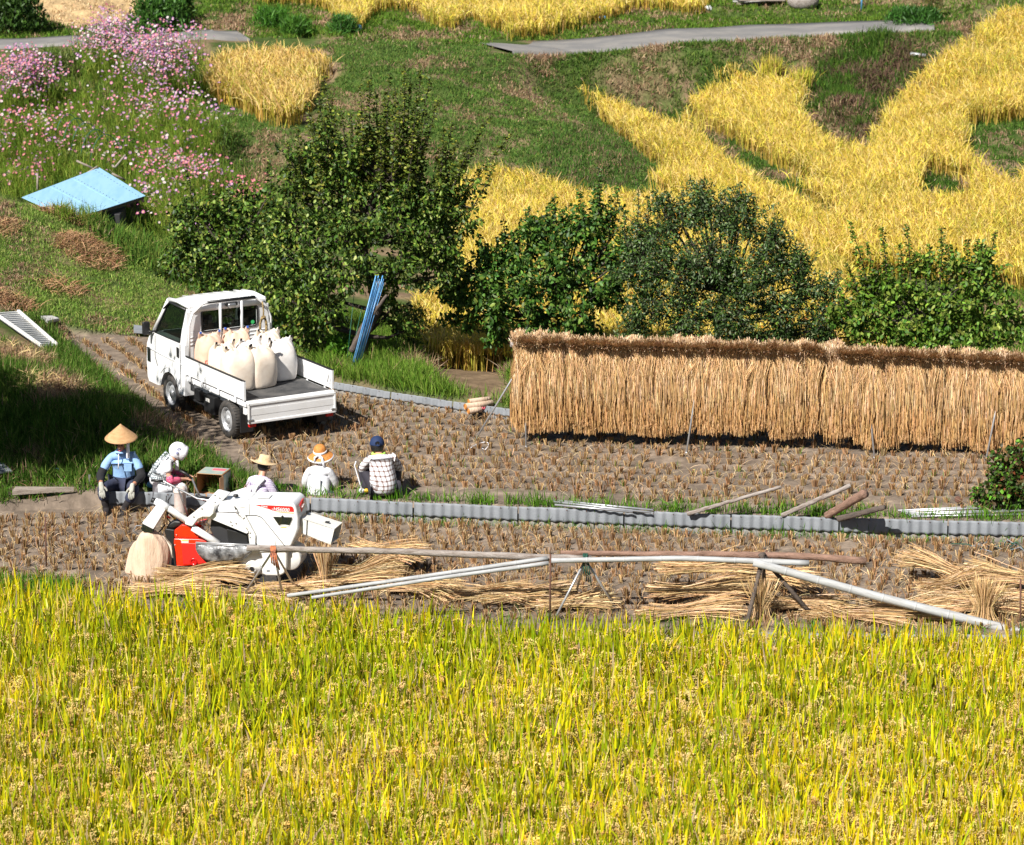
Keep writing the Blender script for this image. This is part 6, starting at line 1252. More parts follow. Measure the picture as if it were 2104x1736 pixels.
ext(T3, [(1280, 610), (1350, 600), (1360, 640), (1310, 700), (1230, 650)], .16, .30, 'engine_cover', M['red'], .01)
b = MB(); p = frame_pt(TH, 1, .0, *T3(1210, 1125)); b.lathe([(.05, 0), (.048, .006), (.03, .007), (.028, .002), (.012, .004), (.0001, .008)], 22, p, Matrix.Rotation(math.pi/2, 3, 'X')); b.build('grille_boss', M['redlens'], TH, True)
b = MB()
for q in ((990, 775), (972, 905)): p = frame_pt(TH, 1, .01, *T3(*q)); b.lathe([(.0001, .008), (.008, .006), (.009, 0)], 10, p, Matrix.Rotation(math.pi/2, 3, 'X'))
for (q0, q1) in (((1290, 590), (1350, 720)), ((1330, 570), (1300, 700)), ((1380, 580), (1390, 760)), ((1240, 620), (1360, 660)), ((1400, 560), (1330, 640))): b.tube([frame_pt(TH, 1, .05, *T3(*q0)), frame_pt(TH, 1, .07, *T3((q0[0]+q1[0])/2+20, (q0[1]+q1[1])/2)), frame_pt(TH, 1, .05, *T3(*q1))], .006, 6)
b.build('linkage', M['steel'], TH, True)
b = MB()
for (q0, q1, q2) in (((880, 480), (870, 560), (920, 620)), ((900, 500), (960, 560), (990, 600)), ((840, 640), (800, 700), (760, 740)), ((1000, 560), (1050, 600), (1100, 640)), ((930, 250), (880, 330), (890, 500)), ((860, 270), (850, 400), (880, 560))): b.tube([frame_pt(TH, 1, .2, *T3(*q)) for q in (q0, q1, q2)], .009, 6)
b.build('cable', M['black'], TH, True)
b = MB(); b.tube([frame_pt(TH, 1, .1, *T3(*q)) for q in ((870, 530), (890, 545), (910, 560))], .014, 6); b.tube([frame_pt(TH, 1, .2, *T3(*q)) for q in ((1050, 510), (1090, 535), (1120, 560))], .012, 6); b.build('lever_grip', M['red'], TH, True)
b = MB(); b.tube([frame_pt(TH, 1, .15, *T3(*q)) for q in ((950, 545), (970, 565), (985, 580))], .010, 6); b.build('lever_grip', M['yellow'], TH, True)
# auger tubes, arm
def tb3(pts, y, r, name, m, n=14): b = MB(); b.tube([frame_pt(TH, 1, y, *T3(*q)) for q in pts], r, n); return b.build(name, m, TH, True)
tb3([(715, 335), (880, 425), (1150, 610)], .0, .043, 'auger_tube', M['white'])
tb3([(745, 350), (885, 430)], .0, .050, 'tube_collar', M['white'])
tb3([(668, 318), (720, 338)], .0, .032, 'tube_cap', M['black'])
tb3([(1200, 680), (1540, 890)], -.03, .043, 'auger_tube', M['white'])
ext(T3, [(740, 375), (845, 455), (690, 705), (545, 632), (548, 615)], -.07, .09, 'grain_spout', M['white'], .010)
ext(T3, [(543, 640), (690, 712), (660, 760), (540, 725)], -.06, .07, 'spout_skirt', M['glass'], .004)
ext(T3, [(1095, 640), (1110, 570), (1335, 395), (1450, 395), (1485, 430), (1470, 500), (1425, 548), (1330, 545), (1270, 570), (1195, 668), (1160, 662)], -.09, .10, 'transfer_arm', M['offwhite'], .014)
ext(T3, [(1335, 392), (1480, 232), (1510, 235), (1648, 272), (1590, 330), (1500, 420), (1440, 392)], .03, .22, 'transfer_arm', M['white'], .012)
b = MB()
for q in ((1320, 435), (1215, 540), (1490, 262), (1550, 295), (1490, 350)): p = frame_pt(TH, 1, -.09 if q[0] < 1450 and q[1] > 380 else .03, *T3(*q)); b.box(p, (.018, .02, .008))
b.build('bolt', M['dark'], TH)
# hanging tarp hopper
b = MB(); rings = []
for t in np.linspace(0, 1, 15):
    u = 1240+t*770; top = 880+t*25; sag = 1010+math.sin(t*3.0+.25)*165+math.sin(t*9)*22; p0 = frame_pt(TH, 1, -.06, *T3(u, top)); p1 = frame_pt(TH, 1, -.10+.02*math.sin(t*17), *T3(u+40*math.sin(t*4), (top+sag)/2)); p2 = frame_pt(TH, 1, -.03, *T3(u+50-t*90, sag)); p3 = frame_pt(TH, 1, .14, *T3(u+40-t*80, (top+sag)/2)); p4 = frame_pt(TH, 1, .12, *T3(u, top-5))
    rings.append([p0, p0.lerp(p1, .5)+Vector((0, -.015+.02*math.sin(t*23), 0)), p1, p1.lerp(p2, .5)+Vector((0, -.01, .01*math.sin(t*31))), p2, p3, p4])
b.loft(rings); b.build('tarp_hopper', M['tarp'], TH, True)
b = MB(); b.tube([frame_pt(TH, 1, -.07, *T3(1240, 872)), frame_pt(TH, 1, -.07, *T3(1700, 893)), frame_pt(TH, 1, -.05, *T3(2015, 908))], .010, 8); b.tube([frame_pt(TH, 1, -.07, *T3(1245, 885)), frame_pt(TH, 1, -.07, *T3(1700, 912)), frame_pt(TH, 1, -.05, *T3(2000, 922))], .006, 6); b.build('hopper_rim', M['alu'], TH, True)
# handlebars
tb3([(668, 70), (820, 78), (960, 150), (1260, 305), (1390, 325), (1450, 320)], .36, .014, 'handlebar', M['steel'], 8)
tb3([(664, 68), (820, 76)], .36, .018, 'hand_grip', M['black'], 8)
tb3([(960, 160), (1020, 200), (1140, 530)], .34, .012, 'handlebar_stay', M['steel'], 8)
tb3([(1090, -30), (1190, 45), (1250, 190), (1300, 290)], .75, .013, 'handlebar', M['steel'], 8)
tb3([(1030, -60), (1110, -20), (1190, 45)], .75, .017, 'hand_grip', M['black'], 8)
tb3([(1240, 260), (1300, 280), (1430, 305)], .5, .016, 'cable', M['black'], 8)
tb3([(540, 655), (470, 655), (432, 720), (500, 770)], .10, .008, 'side_stay', M['sheet'], 6)
# sack under the spout
def spout_sack():
    g = frame_pt(TH, 1, .02, *T3(620, 1400)); root = empty('collecting_sack', TH.matrix_world @ Vector((g.x, .02, 0)), R(-10), 'open cream sack hanging under the spout of the thresher', 'sack'); inv = Matrix.LocRotScale(root.location, root.rotation_euler, None).inverted() @ TH.matrix_world
    rows = [(720, 540, 700), (800, 490, 790), (900, 440, 870), (1050, 400, 895), (1200, 395, 880), (1330, 400, 800), (1385, 420, 700)]; rings = []; n = 24
    for k, (v, ua, ub) in enumerate(rows):
        a_ = inv @ frame_pt(TH, 1, .0, *T3(ua, v)); c_ = inv @ frame_pt(TH, 1, .0, *T3(ub, v)); cx = (a_.x+c_.x)/2; w = (c_.x-a_.x)/2; z = (a_.z+c_.z)/2; r_ = []
        for i in range(n):
            an = 2*math.pi*i/n; q = 1+(.09-.012*k)*math.sin(7*an+k*.25)+.04*math.sin(12*an-k*.3)+.03*math.sin(3*an); r_.append(Vector((cx+w*math.cos(an)*q, .11*math.sin(an)*q*(1.2-.05*k), z+.008*math.sin(4*an))))
        rings.append(r_)
    b = MB(); b.loft(rings, cap=True); b.build('sack_body', M['sackfold'], root, True, subsurf=1)
    b = MB(); f = [(430, 880), (380, 960), (345, 1100), (318, 1240), (330, 1275), (410, 1285), (430, 1100), (480, 900), (520, 800)]; pp = [inv @ frame_pt(TH, 1, .07, *T3(*q)) for q in f]; n2 = len(pp)
    b.raw(pp+[p+Vector((0, .02, 0)) for p in pp], [tuple(range(n2)), tuple(range(n2, 2*n2))[::-1]]+[(i, n2+i, n2+(i+1) % n2, (i+1) % n2) for i in range(n2)]); b.build('sack_flap', M['sackpink'], root, bevel=.01)
    b = MB(); f = [(780, 730), (860, 850), (920, 920), (935, 980), (915, 1190), (880, 1180), (890, 1050), (830, 900), (770, 760)]; pp = [inv @ frame_pt(TH, 1, .06, *T3(*q)) for q in f]; n2 = len(pp)
    b.raw(pp+[p+Vector((0, .03, 0)) for p in pp], [tuple(range(n2)), tuple(range(n2, 2*n2))[::-1]]+[(i, n2+i, n2+(i+1) % n2, (i+1) % n2) for i in range(n2)]); b.build('sack_flap', M['sack'], root, bevel=.01)
spout_sack()
# canister standing by the woman
cp = G(371, 1062, -.25); cn = empty('canister', cp, 0, 'chipped cream metal canister standing by the kerchief woman', 'canister')
b = MB(); b.lathe([(.0001, 0), (.078, 0), (.080, .02), (.080, .34), (.086, .35), (.086, .375), (.075, .405), (.05, .425), (.0001, .43)], 26); b.build('can_body', M['canister'], cn, True)
b = MB(); b.lathe([(.088, .345), (.092, .355), (.088, .368)], 26); b.build('can_ring', M['canister'], cn, True)
# loose sheaves in front
def loose(lab, u, v, az, L=.85, n=260, w=.12, tilt=0.0, up=0.02, seed=0, z=-.25, stand=False, cols=None):
    p = G(u, v, z) if z is not None else onground(u, v); g = np.random.default_rng(seed); T = 6; t = np.linspace(0, 1, T); P = np.zeros((n, T, 3)); c0 = g.normal(size=(n, 2)); q = np.array([1.1, .75, .6, .9, 1.3, 1.7])
    if stand:
        for k in range(T): P[:, k, 0] = c0[:, 0]*w*q[k]*.45; P[:, k, 1] = c0[:, 1]*w*q[k]*.45; P[:, k, 2] = t[k]*L*g.uniform(.9, 1.05, n)
    else:
        for k in range(T):
            r_ = w*q[k]*.5; P[:, k, 0] = (t[k]-.5)*L*1.0; P[:, k, 1] = c0[:, 0]*r_+g.normal(size=n)*.008; P[:, k, 2] = np.abs(c0[:, 1])*r_*.62+up+.02*math.sin(t[k]*3.1)+tilt*t[k]*L
        P[:, :, 0] += g.normal(size=(n, 1))*.07; P[:, 1:, 1] += np.cumsum(g.normal(size=(n, T-1))*.007, 1); P[:, 1:, 2] += np.abs(np.cumsum(g.normal(size=(n, T-1))*.007, 1)); P[:, :, 1] += (.05*np.sin(t*3+seed))[None]
        P[:, -1, 2] -= .02
    c = pal(cols or [(.54, .36, .18), (.64, .45, .24), (.38, .23, .10), (.70, .54, .34)], n, [4, 3, 2, 1.5], jit=.28)
    a = Acc(); a.add(*ribbons(P, np.broadcast_to(np.array([.0055, .005, .005, .005, .007, .004]), (n, T)), c, g.normal(size=(n, 3))))
    if not stand:
        m = 50; e = np.stack([g.uniform(-.1, .7, m)*L, g.normal(size=m)*w, np.abs(g.normal(size=m))*.05], 1); d = g.normal(size=(m, 3))*np.array([.15, .12, .05]); a.add(*ribbons(np.stack([e, e+d*.5+np.array([0, 0, .02]), e+d], 1), np.full((m, 3), .006), pal([(.62, .45, .24)], m)))
    o = a.build('straw_bundle', M['straw']); o.location = p; o.rotation_euler = (0, 0, az); props(o, lab, 'straw bundle', 'straw bundles lying along the poles'); return o
LB = [('straw bundle at the foot of the thresher sack, its tips to the right', 355, 1222, .06, 1.0, .03, 0), ('straw bundle pressed flat before the red engine cover', 420, 1205, .0, 1.1, .10, .0), ('thin straw bundle under the thresher body', 520, 1234, -.05, .9, .0, .0),
      ('straw bundle left of the standing sheaf', 615, 1222, .2, .9, .03, 0), ('straw bundle lying over the bamboo pair', 730, 1212, .35, 1.0, .1, .02), ('topmost straw bundle of the pile right of the thresher', 800, 1172, -.45, .95, .22, 0), ('golden straw bundle in the pile just behind the sloping bamboos', 760, 1195, .5, .8, .12, 0),
      ('straw bundle fanning toward the rice below the pile', 860, 1225, -.5, 1.0, .06, 0), ('straw bundle left of the rusty joint stake', 1000, 1235, -.1, 1.1, .03, 0), ('straw bundle behind the rusty joint stake', 1085, 1240, .15, 1.1, .05, 0), ('straw bundle between the stake and the green-corded tripod', 1180, 1252, .3, .9, .05, 0),
      ('thick straw bundle on top of the stack left of the wooden tripod', 1455, 1215, .12, 1.15, .27, 0), ('straw bundle in the middle of the stack left of the wooden tripod', 1440, 1240, .05, 1.2, .14, 0), ('lowest straw bundle of the stack left of the wooden tripod', 1420, 1268, .12, 1.2, .03, 0), ('straw bundle behind the wooden tripod legs', 1600, 1222, -.35, .9, .16, 0), ('straw bundle crossing behind the right wooden leg', 1660, 1262, -.3, .9, .06, 0),
      ('flat straw bundle right of the wooden tripod', 1760, 1272, -.08, 1.2, .03, 0), ('flat straw bundle under the thick bamboo trunk', 1860, 1268, .08, 1.2, .03, 0), ('straw bundle pointing up left above the thick bamboo', 1925, 1208, 2.6, .85, .14, .18), ('yellow straw bundle crossing under the upright tuft', 1965, 1225, .45, .95, .14, 0), ('straw bundle at the right border below the bamboo', 2050, 1262, -.15, 1.1, .05, 0), ('pale straw bundle at the right border above the bamboo', 2070, 1215, 3.0, 1.1, .14, 0), ('straw bundle behind the upright tuft at the right', 1990, 1248, -.05, 1.1, .07, 0)]
for i, (lab, u, v, az, L, up, tl) in enumerate(LB): loose(lab, u, v, az, L*.9, 620, .17 if L > 1 else .15, tl, up, 300+i)
loose('upright straw sheaf standing alone right of the thresher', 669, 1222, 0, .62, 150, .10, stand=True, seed=401)
loose('upright straw tuft leaning on the bundles under the thick bamboo', 2020, 1275, 0, .5, 200, .17, stand=True, seed=402, cols=[(.55, .36, .16), (.62, .44, .22)])
loose('dark upright straw bundle in the shade of the wooden tripod', 1560, 1275, 0, .5, 160, .14, stand=True, seed=403)
# ------------------------------------------------------------ people
def skin(name, V, E_, m, parent, sub=2, root=0, smooth=True):
    """V list of (co, r or (rx, ry))"""
    me = bpy.data.meshes.new(name); me.from_pydata([tuple(c) for c, r in V], E_, []); o = bpy.data.objects.new(name, me); COL.objects.link(o)
    sk = o.modifiers.new('s', 'SKIN'); sk.use_smooth_shade = True; sk.branch_smoothing = .6
    for i, (c, r) in enumerate(V):
        sv = me.skin_vertices[0].data[i]; sv.radius = (r, r) if not isinstance(r, tuple) else r; sv.use_root = (i == root)
    ss = o.modifiers.new('ss', 'SUBSURF'); ss.levels = ss.render_levels = sub
    dg = bpy.context.evaluated_depsgraph_get(); dg.update(); m2 = bpy.data.meshes.new_from_object(o.evaluated_get(dg)); bpy.data.objects.remove(o)
    m2.materials.clear(); m2.materials.append(m)
    for p in m2.polygons: p.use_smooth = True
    o = bpy.data.objects.new(name, m2); return put(o, parent)
def hand_chain(V, E_, wi, wrist, d, side, palmn, curl=.5, s=1.0, rad=1.0):
    """adds palm and five fingers after wrist index wi; d = pointing direction, side = across palm (toward little finger), palmn = palm normal (curl direction)"""
    d = Vector(d).normalized(); side = Vector(side).normalized(); n = Vector(palmn).normalized(); w = Vector(wrist)
    pc = len(V); V.append((w+d*.045*s, (.030*s*rad, .017*s*rad))); E_.append((wi, pc))
    for k, (off, ln) in enumerate(((-.028, .066), (-.010, .075), (.009, .070), (.026, .055))):
        b = w+d*.085*s+side*off*s; i0 = len(V); V.append((b, .0095*s*rad)); E_.append((pc, i0)); q = b; dd = d
        for j, f in enumerate((.42, .32, .26)):
            dd = (dd*math.cos(curl*(.5+.3*j))+n*math.sin(curl*(.5+.3*j))).normalized() if j else (dd*math.cos(curl*.5)+n*math.sin(curl*.5)).normalized()
            q = q+dd*ln*f*s*1.05; V.append((q, (.0085-.001*j)*s*rad)); E_.append((len(V)-2 if j else i0, len(V)-1))
    b = w+d*.030*s-side*.030*s+n*.008*s; i0 = len(V); V.append((b, .011*s*rad)); E_.append((pc, i0))
    q = b+(d*.7-side*.7+n*.3).normalized()*.032*s; V.append((q, .0095*s*rad)); E_.append((i0, len(V)-1)); q = q+(d*.95-side*.25+n*.25).normalized()*.028*s; V.append((q, .008*s*rad)); E_.append((len(V)-2, len(V)-1))
def person(lab, loc, rz, J, skinm, scale=1.0):
    """J joints in local space: x right of figure, y forward, z up from the seat"""
    root = empty('person', loc, rz, lab, 'person'); root.scale = (scale,)*3; g = {k: Vector(v) for k, v in J.items()}
    V = [(g['pelvis'], (.12, .085)), (g['belly'], (.10, .075)), (g['chest'], (.115, .070)), (g['neckb'], .055), (g['neck'], .052), (g['jaw'], (.062, .070)), (g['head'], (.077, .092)), (g['crown'], (.06, .07)), (g['chest'].lerp(g['neckb'], .5), (.09, .058))]
    E_ = [(0, 1), (1, 2), (2, 8), (8, 3), (3, 4), (4, 5), (5, 6), (6, 7)]; up_ = V[8][0]
    hd = (g['crown']-g['jaw']).normalized(); fw = g['face'].normalized(); rt = fw.cross(hd)
    for s_, n_ in ((-1, 'l'), (1, 'r')):
        i = len(V); V += [(g['sh_'+n_].lerp(up_, .12)-Vector((0, 0, .012)), .036), (g['el_'+n_], .038), (g['wr_'+n_], .029)]; E_ += [(8, i), (i, i+1), (i+1, i+2)]
        hdv = g['hd_'+n_]; pn = g.get('pn_'+n_, Vector((0, 0, -1))); sdv = hdv.cross(pn)*(1 if n_ == 'l' else -1); hand_chain(V, E_, i+2, g['wr_'+n_], hdv, sdv if sdv.length > .01 else Vector((1, 0, 0)), pn, .5)
        i = len(V); V += [(g['hip_'+n_], .085), (g['kn_'+n_], .058), (g['an_'+n_], .038), (g['an_'+n_]+g.get('ft', Vector((0, .1, -.03)))*.6, .036), (g['an_'+n_]+g.get('ft', Vector((0, .1, -.03)))*1.6, .026)]; E_ += [(0, i), (i, i+1), (i+1, i+2), (i+2, i+3), (i+3, i+4)]
    # nose and ears grow out of the head
    nz_ = len(V); V += [(g['head']+fw*.088-hd*.018, .018), (g['head']+fw*.103-hd*.03, .012)]; E_ += [(6, nz_), (nz_, nz_+1)]
    body = skin('body', V, E_, skinm, root, 2)
    for s_ in (-1, 1):
        b = MB(); b.lathe([(.0001, .010), (.010, .009), (.022, .004), (.026, -.004), (.0001, -.006)], 10, g['head']+rt*s_*.083-hd*.015-fw*.008, rt.to_track_quat('Z', 'Y').to_matrix() if s_ > 0 else (-rt).to_track_quat('Z', 'Y').to_matrix()); b.build('ear', skinm, root, True)
        b = MB(); b.lathe([(.0001, .005), (.009, .004), (.012, 0)], 10, g['head']+fw*.0865+rt*s_*.030+hd*.004, fw.to_track_quat('Z', 'Y').to_matrix()); b.build('eye', M['hair'], root, True)
    b = MB(); b.tube([g['head']+fw*.086-hd*.062-rt*.022, g['head']+fw*.093-hd*.064, g['head']+fw*.086-hd*.062+rt*.022], .006, 6); b.build('mouth', M['redlens'], root, True)
    return root, g
def ell(c, r, name, m, parent, hd=None, cut=-1.0, n=20, rot=None):
    prof = [(max(.0001, math.sqrt(max(0, 1-z*z))), z) for z in np.linspace(1, cut, 12)]; b = MB(); b.lathe(prof, n); b.v = [(x*r[0], y*r[1], z*r[2]) for x, y, z in b.v]
    o = b.build(name, m, parent, True); o.location = c
    if rot is not None: o.rotation_euler = rot
    return o
def hat(c, prof, name, m, parent, rot=(0, 0, 0), n=36, wave=0.0):
    b = MB(); b.lathe(prof+[(r_*.985, z-.005) for r_, z in prof[::-1]], n)
    if wave: b.v = [(x, y, z+wave*math.sin(2*math.atan2(y, x)+.6)*min(1, math.hypot(x, y)/.18)) for x, y, z in b.v]
    o = b.build(name, m, parent, True); o.location = c; o.rotation_euler = rot; return o
# 1 --- man in conical hat, facing the camera, seated on the wall end
sx0 = G(250, 1003, 0)
J = dict(pelvis=(0, .0, .10), belly=(0, .02, .25), chest=(0, .07, .42), neckb=(0, .10, .535), neck=(0, .12, .575), jaw=(0, .165, .595), head=(0, .17, .66), crown=(0, .15, .745), face=(.05, 1, -.12),
         sh_l=(-.165, .06, .46), el_l=(-.26, .16, .22), wr_l=(-.17, .44, .17), hd_l=(.08, .35, -.9), pn_l=(.1, -.9, -.3), sh_r=(.165, .06, .46), el_r=(.28, .16, .23), wr_r=(.24, .42, .18), hd_r=(-.12, .35, -.9), pn_r=(-.1, -.9, -.3),
         hip_l=(-.10, .06, .08), kn_l=(-.19, .40, .10), an_l=(-.04, .36, -.18), hip_r=(.10, .06, .08), kn_r=(.235, .38, .13), an_r=(.19, .34, -.18), ft=(0, .09, -.03))
man, g = person('seated farmer in a wide conical sedge hat, light blue polo and grey gloves', (sx0.x+.03, sx0.y+.02, -.02), R(180), J, M['skin'], 1.03)
def sub(g, keys, rads, edges, name, m, root, r0=0, s=2): return skin(name, [(g[k] if isinstance(k, str) else Vector(k), r) for k, r in zip(keys, rads)], edges, m, root, s, r0)
def torso(g, root, m, name='shirt', sleeve=.55, fat=1.0, armr=.064, drop=0.0):
    up_ = g['chest'].lerp(g['neckb'], .5); K = [g['pelvis']+Vector((0, -.01, -.01-drop)), g['belly']+Vector((0, -.01, 0)), g['chest'], up_, g['neckb'].lerp(g['neck'], .1)]
    r_ = [(.170*fat, .135*fat), (.160*fat, .132*fat), (.170*fat, .130*fat), (.15*fat, .115*fat), .066]; E_ = [(0, 1), (1, 2), (2, 3), (3, 4)]
    for n_ in 'lr':
        i = len(K); a_ = g['sh_'+n_].lerp(g['el_'+n_], min(1, sleeve)); K += [g['sh_'+n_].lerp(up_, .22), g['sh_'+n_].lerp(a_, .5), a_]; fa = min(fat, 1.0); r_ += [.078*fa, .066*fa, armr*.95]; E_ += [(3, i), (i, i+1), (i+1, i+2)]
        if sleeve > 1: K += [g['el_'+n_].lerp(g['wr_'+n_], .9)]; r_ += [.045]; E_ += [(i+2, i+3)]
    return skin(name, list(zip(K, r_)), E_, m, root, 2)
def legs(g, root, m, name='trousers', f=.8, r=(.086, .070, .062)):
    K = [g['pelvis']]; r_ = [(.165, .125)]; E_ = []
    for n_ in 'lr': i = len(K); K += [g['hip_'+n_], g['kn_'+n_], g['kn_'+n_].lerp(g['an_'+n_], f)]; r_ += [r[0], r[1], r[2]]; E_ += [(0, i), (i, i+1), (i+1, i+2)]
    return skin(name, list(zip(K, r_)), E_, m, root, 2)
torso(g, man, M['poloblue'], sleeve=.78); legs(g, man, M['navy'], f=.62, r=(.088, .076, .078))
def limb(g, a_, b_, ra, rb, t0, t1, name, m, root): A_, B_ = g[a_], g[b_]; return skin(name, [(A_.lerp(B_, t0), ra), (A_.lerp(B_, (t0+t1)/2), (ra+rb)/2), (A_.lerp(B_, t1), rb)], [(0, 1), (1, 2)], m, root, 2)
for n_ in 'lr':
    skin('sleeve_cover', [(g['sh_'+n_].lerp(g['el_'+n_], .55), .058), (g['el_'+n_], .066), (g['el_'+n_].lerp(g['wr_'+n_], .8), .046)], [(0, 1), (1, 2)], M['sleeveblack'], man)
    V = [(g['wr_'+n_]-Vector(g['hd_'+n_])*.04, .036), (g['wr_'+n_]+Vector(g['hd_'+n_])*.01, .038)]; E_ = [(0, 1)]; hdv = g['hd_'+n_]; pn = g['pn_'+n_]; sdv = hdv.cross(pn)*(1 if n_ == 'l' else -1); hand_chain(V, E_, 1, g['wr_'+n_]+hdv.normalized()*.01, hdv, sdv, pn, .35, 1.12, 1.35); skin('glove', V, E_, M['glove'], man)
    ft = g['ft']; a_ = g['an_'+n_]; skin('boot', [(g['kn_'+n_].lerp(a_, .45), .058), (a_, .048), (a_+ft*.6+Vector((0, 0, .0)), .046), (a_+ft*1.7, .036)], [(0, 1), (1, 2), (2, 3)], M['boot'], man)
hat(g['head']+Vector((0, -.045, .098)), [(.0001, .165), (.04, .128), (.12, .055), (.17, .012), (.205, -.022), (.215, -.034)], 'conical_hat', M['conehat'], man, (R(-8), 0, 0), 44)
b = MB(); b.loft([[g['jaw']+Vector((x, y, z)) for x, y in ((-.115, .01), (-.085, .055), (-.065, .03), (-.095, -.03))] for z in (.10, .03, -.05, -.13)]); b.build('face_towel', M['whitecloth'], man, True, bevel=.01)
b = MB(); b.tube([g['neckb']+Vector((.04, .02, .03)), g['neckb']+Vector((.03, .10, -.03)), g['chest']+Vector((.03, .155, -.02)), g['chest']+Vector((.035, .165, -.08))], .007, 6); b.build('hat_string', M['whitecloth'], man, True)
b = MB(); b.box(g['chest']+Vector((-.085, .128, -.075)), (.10, .008, .10)); b.build('shirt_pocket', M['poloblue'], man, bevel=.006)
b = MB(); b.loft([[g['neckb']+Vector((s1*.075*math.cos(t)*k, .02+.075*math.sin(t)*k, .03-(k-1)*.10)) for t in np.linspace(0, 6.283, 15)[:-1]] for s1, k in ((1, .85), (1, 1.0), (1, 1.25))], cap=False); b.build('collar', M['poloblue'], man, True)
# 2 --- woman with kerchief facing right
w0 = G(345, 1005, 0)
J = dict(pelvis=(0, -.02, .09), belly=(0, .02, .24), chest=(0, .12, .39), neckb=(0, .21, .465), neck=(0, .24, .485), jaw=(0, .305, .505), head=(0, .30, .565), crown=(0, .275, .63), face=(0, 1, -.55),
         sh_l=(-.16, .12, .44), el_l=(-.20, .20, .20), wr_l=(-.08, .42, .19), hd_l=(.1, 1, -.15), pn_l=(.5, 0, -.8), sh_r=(.16, .12, .44), el_r=(.20, .16, .20), wr_r=(.06, .34, .19), hd_r=(-.3, .9, -.1), pn_r=(-.4, 0, -.9),
         hip_l=(-.09, .04, .08), kn_l=(-.14, .36, .12), an_l=(-.12, .38, -.18), hip_r=(.09, .04, .08), kn_r=(.13, .34, .12), an_r=(.12, .36, -.18), ft=(0, .09, -.03))
wom, g = person('woman in a white flower-printed kerchief with magenta sleeve covers, seated sideways', (w0.x-.13, w0.y-.02, -.04), R(-82), J, M['skinlight'], 1.0)
torso(g, wom, M['whitecloth'], 'blouse', fat=.98); legs(g, wom, M['whitecloth'], f=.7)
for n_ in 'lr': skin('sleeve_cover', [(g['sh_'+n_].lerp(g['el_'+n_], .62), .055), (g['el_'+n_], .060), (g['el_'+n_].lerp(g['wr_'+n_], .5), .052), (g['el_'+n_].lerp(g['wr_'+n_], .82), .040)], [(0, 1), (1, 2), (2, 3)], M['pinkarm'], wom)
skin('apron', [(g['pelvis']+Vector((0, .02, .02)), (.205, .165)), (g['pelvis'].lerp(g['belly'], .6)+Vector((0, .03, 0)), (.18, .15)), (g['pelvis']+Vector((0, .20, .03)), (.19, .11)), ((g['kn_l']+g['kn_r'])/2+Vector((0, -.03, .02)), (.18, .09))], [(1, 0), (0, 2), (2, 3)], M['gingham'], wom)
b = MB()
for s_ in (-1, 1): b.tube([g['belly']+Vector((s_*.12, .10, .06)), g['chest']+Vector((s_*.115, .10, .04)), g['sh_l']*.5+g['sh_r']*.5+Vector((s_*.10, 0, .095)), g['chest']+Vector((s_*.10, -.13, 0)), g['belly']+Vector((s_*.02, -.14, .0))], .016, 6)
b.build('apron_strap', M['gingham'], wom, True)
ell(g['head']+Vector((0, -.012, .005)), (.106, .130, .122), 'kerchief', M['whitecloth'], wom, cut=-.75, rot=(R(-25), 0, 0))
b = MB(); fq = (-g['face'].normalized()).to_track_quat('Z', 'Y').to_matrix(); b.lathe([(.0001, .112), (.06, .098), (.096, .06), (.106, 0), (.106, -.045), (.104, -.078), (.099, -.08), (.096, -.04)], 26, g['head']+g['face'].normalized()*.01, fq); b.build('kerchief_hood', M['whitecloth'], wom, True); b = MB()
fc = g['head']; 0 and b.loft([[fc+Vector((.10*math.cos(t)*k, .075+o_, .085*math.sin(t)*k-.01-o_*.4)) for t in np.linspace(-.7, 3.84, 14)] for k, o_ in ((1, 0), (1.05, .045), (1.0, .05), (.92, .0))], cap=False)
b = MB(); b.loft([[g['jaw']+Vector((x, y-.05, z)) for x, y in ((-.03, -.02), (.03, -.02), (.035, .03), (-.035, .03))] for z in (-.01, -.09, -.20)]); b.loft([[g['neck']+Vector((x, y-.09, z)) for x, y in ((-.02, -.03), (.03, -.03), (.03, .01), (-.02, .01))] for z in (.03, -.01, -.06)]); b.build('kerchief_tail', M['whitecloth'], wom, bevel=.008)
fl = MB()
for c_, r_ in ((Vector((.098, -.01, .055)), .028), (Vector((.112, -.035, .005)), .022)):
    for k in range(10):
        a_ = k/10*6.283; q = g['head']+c_+Vector((.004, math.cos(a_)*r_*.62, math.sin(a_)*r_*.62)); fl.box(q, (.006, .012, .004), Matrix.Rotation(a_, 3, 'X'))
fl.build('printed_flower', M['flowerblue'], wom)
# 3 --- straw hat, purple check shirt, seen from behind right
def gsit(u, v): p = G(u, v, 0); return p
J3 = dict(pelvis=(0, -.02, .08), belly=(0, .02, .23), chest=(0, .06, .39), neckb=(0, .12, .50), neck=(0, .14, .53), jaw=(0, .18, .575), head=(0, .185, .64), crown=(0, .17, .71), face=(0, 1, -.35),
          sh_l=(-.17, .07, .44), el_l=(-.21, .16, .21), wr_l=(-.09, .36, .22), hd_l=(.3, .8, .1), pn_l=(.6, 0, -.6), sh_r=(.17, .07, .44), el_r=(.21, .16, .21), wr_r=(.09, .36, .22), hd_r=(-.3, .8, .1), pn_r=(-.6, 0, -.6),
          hip_l=(-.09, .05, .08), kn_l=(-.10, .35, .26), an_l=(-.09, .36, .05), hip_r=(.09, .05, .08), kn_r=(.10, .35, .26), an_r=(.09, .36, .05), ft=(0, .09, -.01))
p3 = gsit(527, 1024)
p_, g = person('person in a pale straw hat and fine purple checked shirt, back turned', (p3.x+.0, p3.y+.10, -.25), R(-28), J3, M['skinlight'], 1.0)
